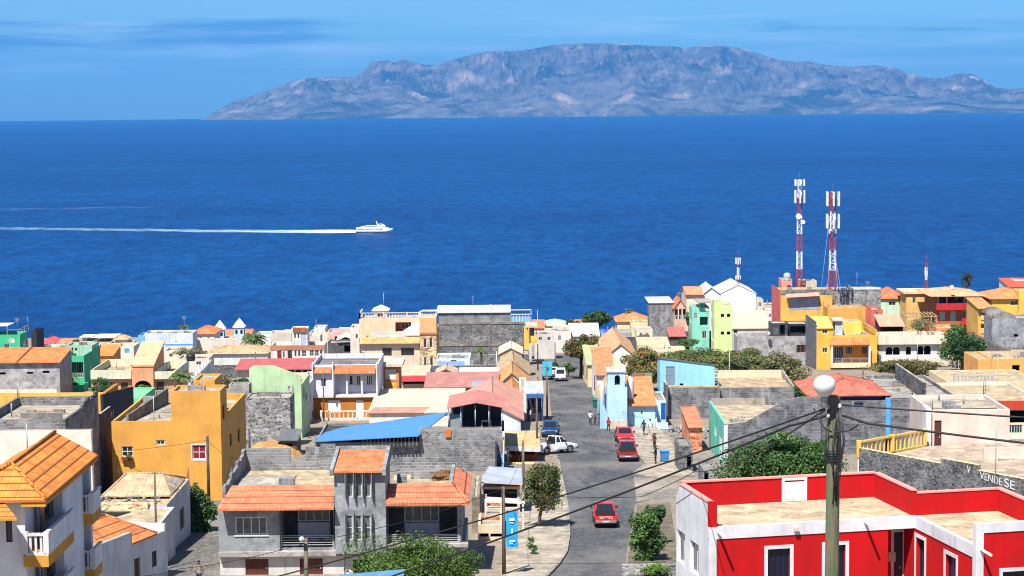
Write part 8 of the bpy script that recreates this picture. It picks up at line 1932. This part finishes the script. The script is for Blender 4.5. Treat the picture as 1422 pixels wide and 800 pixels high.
# masts
def lattice(label, px, pbase, ptop, d, w, bands, panels, dishes=(), group='red and white lattice masts', name='antenna_mast'):
    b = P(px, pbase, d); t = P(px, ptop, d); H = t.z - b.z; root = empty(name, b, 0, label, 'antenna mast', group)
    RDm = plain((.42, .05, .045, 1), .5, name='red_mast'); WHm = plain((.8, .8, .8, 1), .5, name='white_mast')
    for k in range(bands):
        z0, z1 = H * k / bands, H * (k + 1) / bands; mb = MB(); wz = lambda z: w * (1 - .35 * z / H) / 2
        cs = [(-1, -1), (1, -1), (1, 1), (-1, 1)]
        for sx_, sy in cs: mb.bar((sx_ * wz(z0), sy * wz(z0), z0), (sx_ * wz(z1), sy * wz(z1), z1), w * .12)
        n = max(2, int((z1 - z0) / (w * .9)))
        for i in range(n):
            a, q = z0 + (z1 - z0) * i / n, z0 + (z1 - z0) * (i + 1) / n
            for e in range(4):
                (ax, ay), (bx, by) = cs[e], cs[(e + 1) % 4]; mb.bar((ax * wz(a), ay * wz(a), a), (bx * wz(q), by * wz(q), q), .07); mb.bar((ax * wz(a), ay * wz(a), a), (bx * wz(a), by * wz(a), a), .07)
        mb.build('lattice_section', RDm if k % 2 == 0 else WHm, root)
    for (py0, py1, rad, cnt) in panels:
        z0, z1 = P(px, py1, d).z - b.z, P(px, py0, d).z - b.z
        for k in range(cnt):
            a = 6.283 * k / cnt + .5; x, y = rad * math.cos(a), rad * math.sin(a); mb = MB(); mb.box(x - .16, x + .16, y - .1, y + .1, z0, z1); pa = mb.build('panel_antenna', plain((.6, .6, .58, 1), .5, name='antenna_white'), root)
            mb = MB()
            for z in (z0 + .4, z1 - .4): mb.bar((0, 0, z), (x, y, z), .09)
            mb.build('bracket', plain((.12, .12, .2, 1), .6), pa)
    for (dx, py, r) in dishes:
        z = P(px, py, d).z - b.z; mb = MB(); mb.tube([(dx, -.9, z), (dx, -.7, z), (dx, -.45, z)], [r, r * .95, r * .3], 16); mb.bar((0, 0, z), (dx, -.45, z), .1); mb.build('dish', plain((.8, .8, .8, 1), .4), root)
    mb = MB(); mb.tube([(0, 0, H - .3), (0, 0, H + 1.6)], [.05, .02], 6); mb.build('spike', RDm, root)
    return root
lattice('taller slim red and white lattice mast with two tiers of panels', 1110, 398, 250, 392, 1.0, 6, [(249, 258, .95, 6), (264, 282, 1.0, 6)], [(-.35, 300, .55), (.6, 308, .4)])
lattice('right-hand red and white lattice mast with big panels and guy wires', 1156, 402, 266, 380, 1.15, 5, [(266, 286, 1.25, 6), (297, 317, 1.25, 6), (318, 324, .8, 4)], [])
lattice('small mast with white panels behind the white warehouse', 1025, 398, 357, 430, .5, 3, [(358, 367, .5, 3), (383, 388, .5, 3)])
lattice('thin small red-tipped mast at right beside the red house roof', 1286, 400, 364, 400, .4, 3, [(371, 383, .2, 2)])
for k, (x0, y0, x1, y1) in enumerate(((1153, 345, 1147, 425), (1158, 345, 1172, 430), (1152, 300, 1140, 405), (1159, 345, 1165, 425))):
    mb = MB(); mb.tube([P(x0, y0, 379.6), P(x1, y1, 370)], .03, 4); o = mb.build('guy_wire', RAILM); tag(o, ('guy wire running left-down from the right-hand mast', 'guy wire running right-down from the right-hand mast, outermost', 'long guy wire from the panels of the right-hand mast', 'steep guy wire just right of the right-hand mast foot')[k], 'guy wire', 'guy wires of the mast')

# rooftop things
def antenna(label, px, pb, pt, d, kind=0):
    b = P(px, pb, d); t = P(px, pt, d); H = t.z - b.z; mb = MB(); mb.tube([(0, 0, -.1), (0, 0, H)], .035, 6)
    if kind:
        for k in range(4): mb.bar((-.5 + .05 * k, 0, H - .1 - .16 * k), (.5 - .05 * k, 0, H - .1 - .16 * k), .035)
        mb.bar((0, -.5, H - .3), (0, .5, H - .3), .04)
    o = mb.build('antenna', RAILM if not kind else plain((.3, .3, .3, 1), .5)); o.location = b; tag(o, label, 'antenna', 'rooftop antennas')
antenna('thin antenna on the green house roof at far left, left one', 24, 456, 442, 374, 1); antenna('white pole on the corner of the green terraced house', 39, 454, 440, 372)
antenna('white flagpole on the small hut right of the church', 439, 456, 443, 381); antenna('white pole on top of the cream apartment building', 533, 430, 407, 342)
antenna('aerial on the blue-white flat house near the palm', 256, 460, 439, 402, 1); antenna('pair mast on the dark stone building, twin white rods', 657, 432, 411, 374); antenna('short rod at the right end of the dark stone roof', 706, 431, 425, 374)
antenna('aerial behind the grey block house with lilac roof', 928, 422, 411, 418); antenna('aerial on the steep orange roof beside the warehouse', 943, 418, 405, 414, 1)
antenna('thin rod on the long grey stone building, left one', 1190, 401, 378, 392); antenna('aerial on the long grey stone building, right one', 1205, 401, 390, 392, 1)
antenna('tall pole in front of the blank pink wall house', 38, 625, 588, 119); antenna('rooftop aerial on the old stained white house', 243, 695, 665, 136, 1)
antenna('wire aerial on the arched white house roof', 1274, 500, 478, 330); antenna('tall rod at the tan terrace left of the apricot house', 1331, 545, 500, 262); antenna('rusty rod before the apricot house', 1385, 555, 493, 250)
antenna('thin pipe above the VENDE SE lettering', 1382, 690, 570, 111); antenna('thin steel rod on the ochre house terrace', 214, 588, 550, 161)
def dish(label, px, py, d, r=.5, face=-60):
    root = empty('satellite_dish', P(px, py, d), R(face + 90), label, 'satellite dish', 'rooftop satellite dishes'); mb = MB(); n = 14; r *= .72
    prof = [(.02, 0), (r * .5, .05), (r * .85, .14), (r, .2)]; tl = Matrix.Rotation(R(50), 3, 'X')
    mb.loft([[tl @ Vector((q * math.cos(6.283 * k / n), q * math.sin(6.283 * k / n), z)) for k in range(n)] for q, z in prof] + [[tl @ Vector((q * math.cos(6.283 * k / n), q * math.sin(6.283 * k / n), z - .02)) for k in range(n)] for q, z in prof[::-1]], 0, True); mb.build('dish', plain((.36, .36, .36, 1), .5), root); r_ = r
    mb = MB(); mb.tube([(0, .05, -.05), (0, .15, -.75)], .035, 6); mb.build('stand', RAILM, root)
    mb = MB(); mb.bar(tl @ Vector((0, -r * .8, .15)), tl @ Vector((0, 0, r * 1.1)), .03); mb.build('feed_arm', RAILM, root)
dish('satellite dish on the dark stone building roof', 681, 427, 374, .75, -100); dish('pale dish on the orange roof behind the green house', 16, 474, 366, .8, -60); dish('dish on the grey stone building at right of the masts', 1178, 399, 391, .7, -80)
dish('dark-sided dish on the mint gabled house', 402, 541, 212, .55, -30); dish('dish on the grey house with dark hut', 1066, 463, 344, .6, -60); dish('dish on the red house tan roof', 1322, 399, 384, .6, -120); dish('dish on the turquoise house roof', 981, 431, 368, .6, -60)
def tank(label, px, pb, d, r, h_, col):
    root = empty('water_tank', P(px, pb, d), 0, label, 'water tank', 'rooftop water tanks'); mb = MB(); n = 16
    mb.loft([[(q * math.cos(6.283 * k / n), q * math.sin(6.283 * k / n), z) for k in range(n)] for q, z in ((r * .95, 0), (r, .1), (r, h_ * .3), (r * .97, h_ * .33), (r, h_ * .36), (r, h_ * .8), (r * .6, h_ * .95))]); mb.build('body', plain(col, .5), root); mb = MB(); mb.tube([(0, 0, h_ * .95), (0, 0, h_ * 1.02)], r * .4, 12); mb.build('lid', plain(dim(col, .7), .5), root)
tank('black water tank on a wall right of the bungalow', 265, 501, 288, .65, 1.1, (.02, .02, .022, 1)); tank('dark tank on the house left of the mint gable', 345, 548, 221, .35, .9, (.03, .03, .035, 1)); tank('small dark drum beside the tank left of the mint gable', 350, 546, 220, .3, .6, (.04, .04, .05, 1))
tank('grey tank on the tall pink and yellow house', 1093, 390, 391, .7, 1.6, (.4, .4, .42, 1))
# garden walls and fences
h = HS('blue-white stepped yard wall with posts right of the bungalow', 262, 285, name='yard_wall', cat='wall')
mb = MB()
p0 = P(262, 528, 272) - h.o; p1 = P(292, 497, 308) - h.o; n = 7
for k in range(n):
    a = p0.lerp(p1, k / n); b_ = p0.lerp(p1, (k + 1) / n); mb.hexa([(a.x, a.y, a.z - 5), (a.x + .2, a.y, a.z - 5), (b_.x + .2, b_.y - .01, a.z - 5), (b_.x, b_.y - .01, a.z - 5), (a.x, a.y, a.z - .5), (a.x + .2, a.y, a.z - .5), (b_.x + .2, b_.y - .01, a.z - .5), (b_.x, b_.y - .01, a.z - .5)]); mb.box(a.x - .08, a.x + .3, a.y - .2, a.y + .2, a.z - 5, a.z + .25)
h.part('wall', mb, PL(c(214, 224, 232, .92)))
h = HS('weathered board fence with green gate under the flat acacia', 878, 268, name='board_fence', cat='fence')
mb = MB(); x0 = h.fx(877, 525)[0]; x1 = h.fx(894, 525)[0]; x2 = h.fx(906, 525)[0]; zt = h.Z(890, 518)
for k in range(14): a = x0 + (x2 - x0) * k / 14; mb.box(a, a + (x2 - x0) / 14 - .02, 0, .05, -1, zt + .05 * (k % 2), 0 if a < x1 else 1)
h.part('boards', mb, [wood((.28, .17, .1, 1)), plain(c(110, 150, 120), .8)])
h = HS('white metal railing fence in front of the peach porch yard', 165, 262, name='railing_fence', cat='fence')
mb = MB(); x0, x1 = h.fx(165, 545)[0], h.fx(236, 545)[0]; z0 = h.Z(200, 553); z1 = h.Z(200, 543)
for k in range(26): x = x0 + (x1 - x0) * k / 25; mb.box(x - .025, x + .025, 0, .05, z0 - 1.5, z1)
mb.bar((x0, .02, z1), (x1, .02, z1), .08); mb.bar((x0, .02, z0), (x1, .02, z0), .08); h.part('railing', mb, plain(c(200, 200, 200)))
h = HS('low rubble dry-stone wall below the stone block terrace', 930, 218, name='rubble_wall', cat='wall')
mb = MB()
for k in range(60): x = rnd.uniform(0, 6.5); mb.sphere((x, rnd.gauss(0, .4), rnd.uniform(0, .5)), rnd.uniform(.15, .35), 6, 4)
mb.box(.3, 6.2, -.2, .2, -.5, .35); h.part('stones', mb, RBL)
h = HS('terracotta brick pile wall left of the turquoise street wall', 960, 196, name='brick_lean_to', cat='shed')
b = h.box(958, 975, 594, 9, rubble(c(190, 120, 90), 3), par=0); h.shed(b, .6, tile(c(226, 140, 106)), oh=.3)
h = HS('rubble stone hut with dark doorway beside the side street', 940, 178, name='stone_hut', cat='hut')
b = h.box(943, 962, 620, 5, RB, par=.15, f=[('o', 954, 634, 960, 652, {'dep': .4})], roof=CN)
h = HS('low block hut corner where the side street meets the stone hut', 975, 160, name='stone_hut', cat='hut')
b = h.box(976, 1004, 652, 4, BL, par=.15, f=[('o', 978, 655, 984, 668, {'dep': .4})], roof=CN)
mb = MB(); p = G(968, 612); 
for k in range(120): mb.sphere((p.x - 6 + rnd.uniform(0, 9), p.y + rnd.uniform(-8, 6), gz(0, p.y) + rnd.uniform(-.2, .15) - .04), rnd.uniform(.05, .17), 5, 4)
o = mb.build('scattered_stones', RBL); o['kind'] = 'stuff'; o['label'] = 'scattered grey stones on the dirt lot'
mb = MB(); p = G(368, 640); n = 16; rows = []
for j in range(n + 1):
    for i in range(n + 1):
        u, v = i / n * 2 - 1, j / n * 2 - 1; q = max(0, 1 - u * u - v * v); x = p.x + u * 3.2; y = p.y + 6 + v * 3; mb.v.append((x, y, gz(x, y) - .1 + 1.5 * q ** .7 + .25 * mn.noise((x, y, 3)) * q))
mb.f = [(j * (n + 1) + i, j * (n + 1) + i + 1, (j + 1) * (n + 1) + i + 1, (j + 1) * (n + 1) + i) for j in range(n) for i in range(n)]; mb.mi = [0] * len(mb.f); mb.sm = [False] * len(mb.f)
tag(mb.build('straw_heap', ground_mat2), 'heap of golden straw and earth below the rubble stone house', 'heap')
# blue sheet at the bottom edge
h = HS('pale blue sheet awning peeking in at the bottom edge', 450, 97, name='awning', cat='awning')
X0, X1 = h.fx(470, 802)[0], h.fx(561, 802)[0]; z = h.Z(500, 803); h.planes([[(X0, -2.5, z - .3), (X1, -2.5, z - .1), (X1, .8, z + .25), (X0, .8, z)]], sheet(c(96, 150, 190), .2), .05, 'sheet'); mb = MB()
for x in (X0 + .2, X1 - .2): mb.tube([(x, .5, -.3), (x, .5, z)], .05, 6)
h.part('posts', mb, RAILM)

# ================================================================== CAMERA
cam = bpy.data.cameras.new('camera'); co = bpy.data.objects.new('camera', cam); COL.objects.link(co)
cam.sensor_width = 36; cam.lens = 36 * FP / 1422; cam.clip_start = 1; cam.clip_end = 200000
co.matrix_world = Matrix(((CR.x, CU.x, -_F.x, CAM.x), (CR.y, CU.y, -_F.y, CAM.y), (CR.z, CU.z, -_F.z, CAM.z), (0, 0, 0, 1)))
SC.camera = co
SC.view_settings.view_transform = 'Standard'; SC.view_settings.look = 'None'; SC.view_settings.gamma = 1; SC.view_settings.exposure = .95; SC.view_settings.use_curve_mapping = False
SC.render.engine = 'CYCLES'; SC.cycles.filter_width = 1.05; SC.cycles.use_denoising = True
SC.cycles.max_bounces = 6; SC.cycles.diffuse_bounces = 3; SC.cycles.glossy_bounces = 3; SC.cycles.transparent_max_bounces = 8; SC.cycles.volume_bounces = 0
bpy.context.view_layer.update()
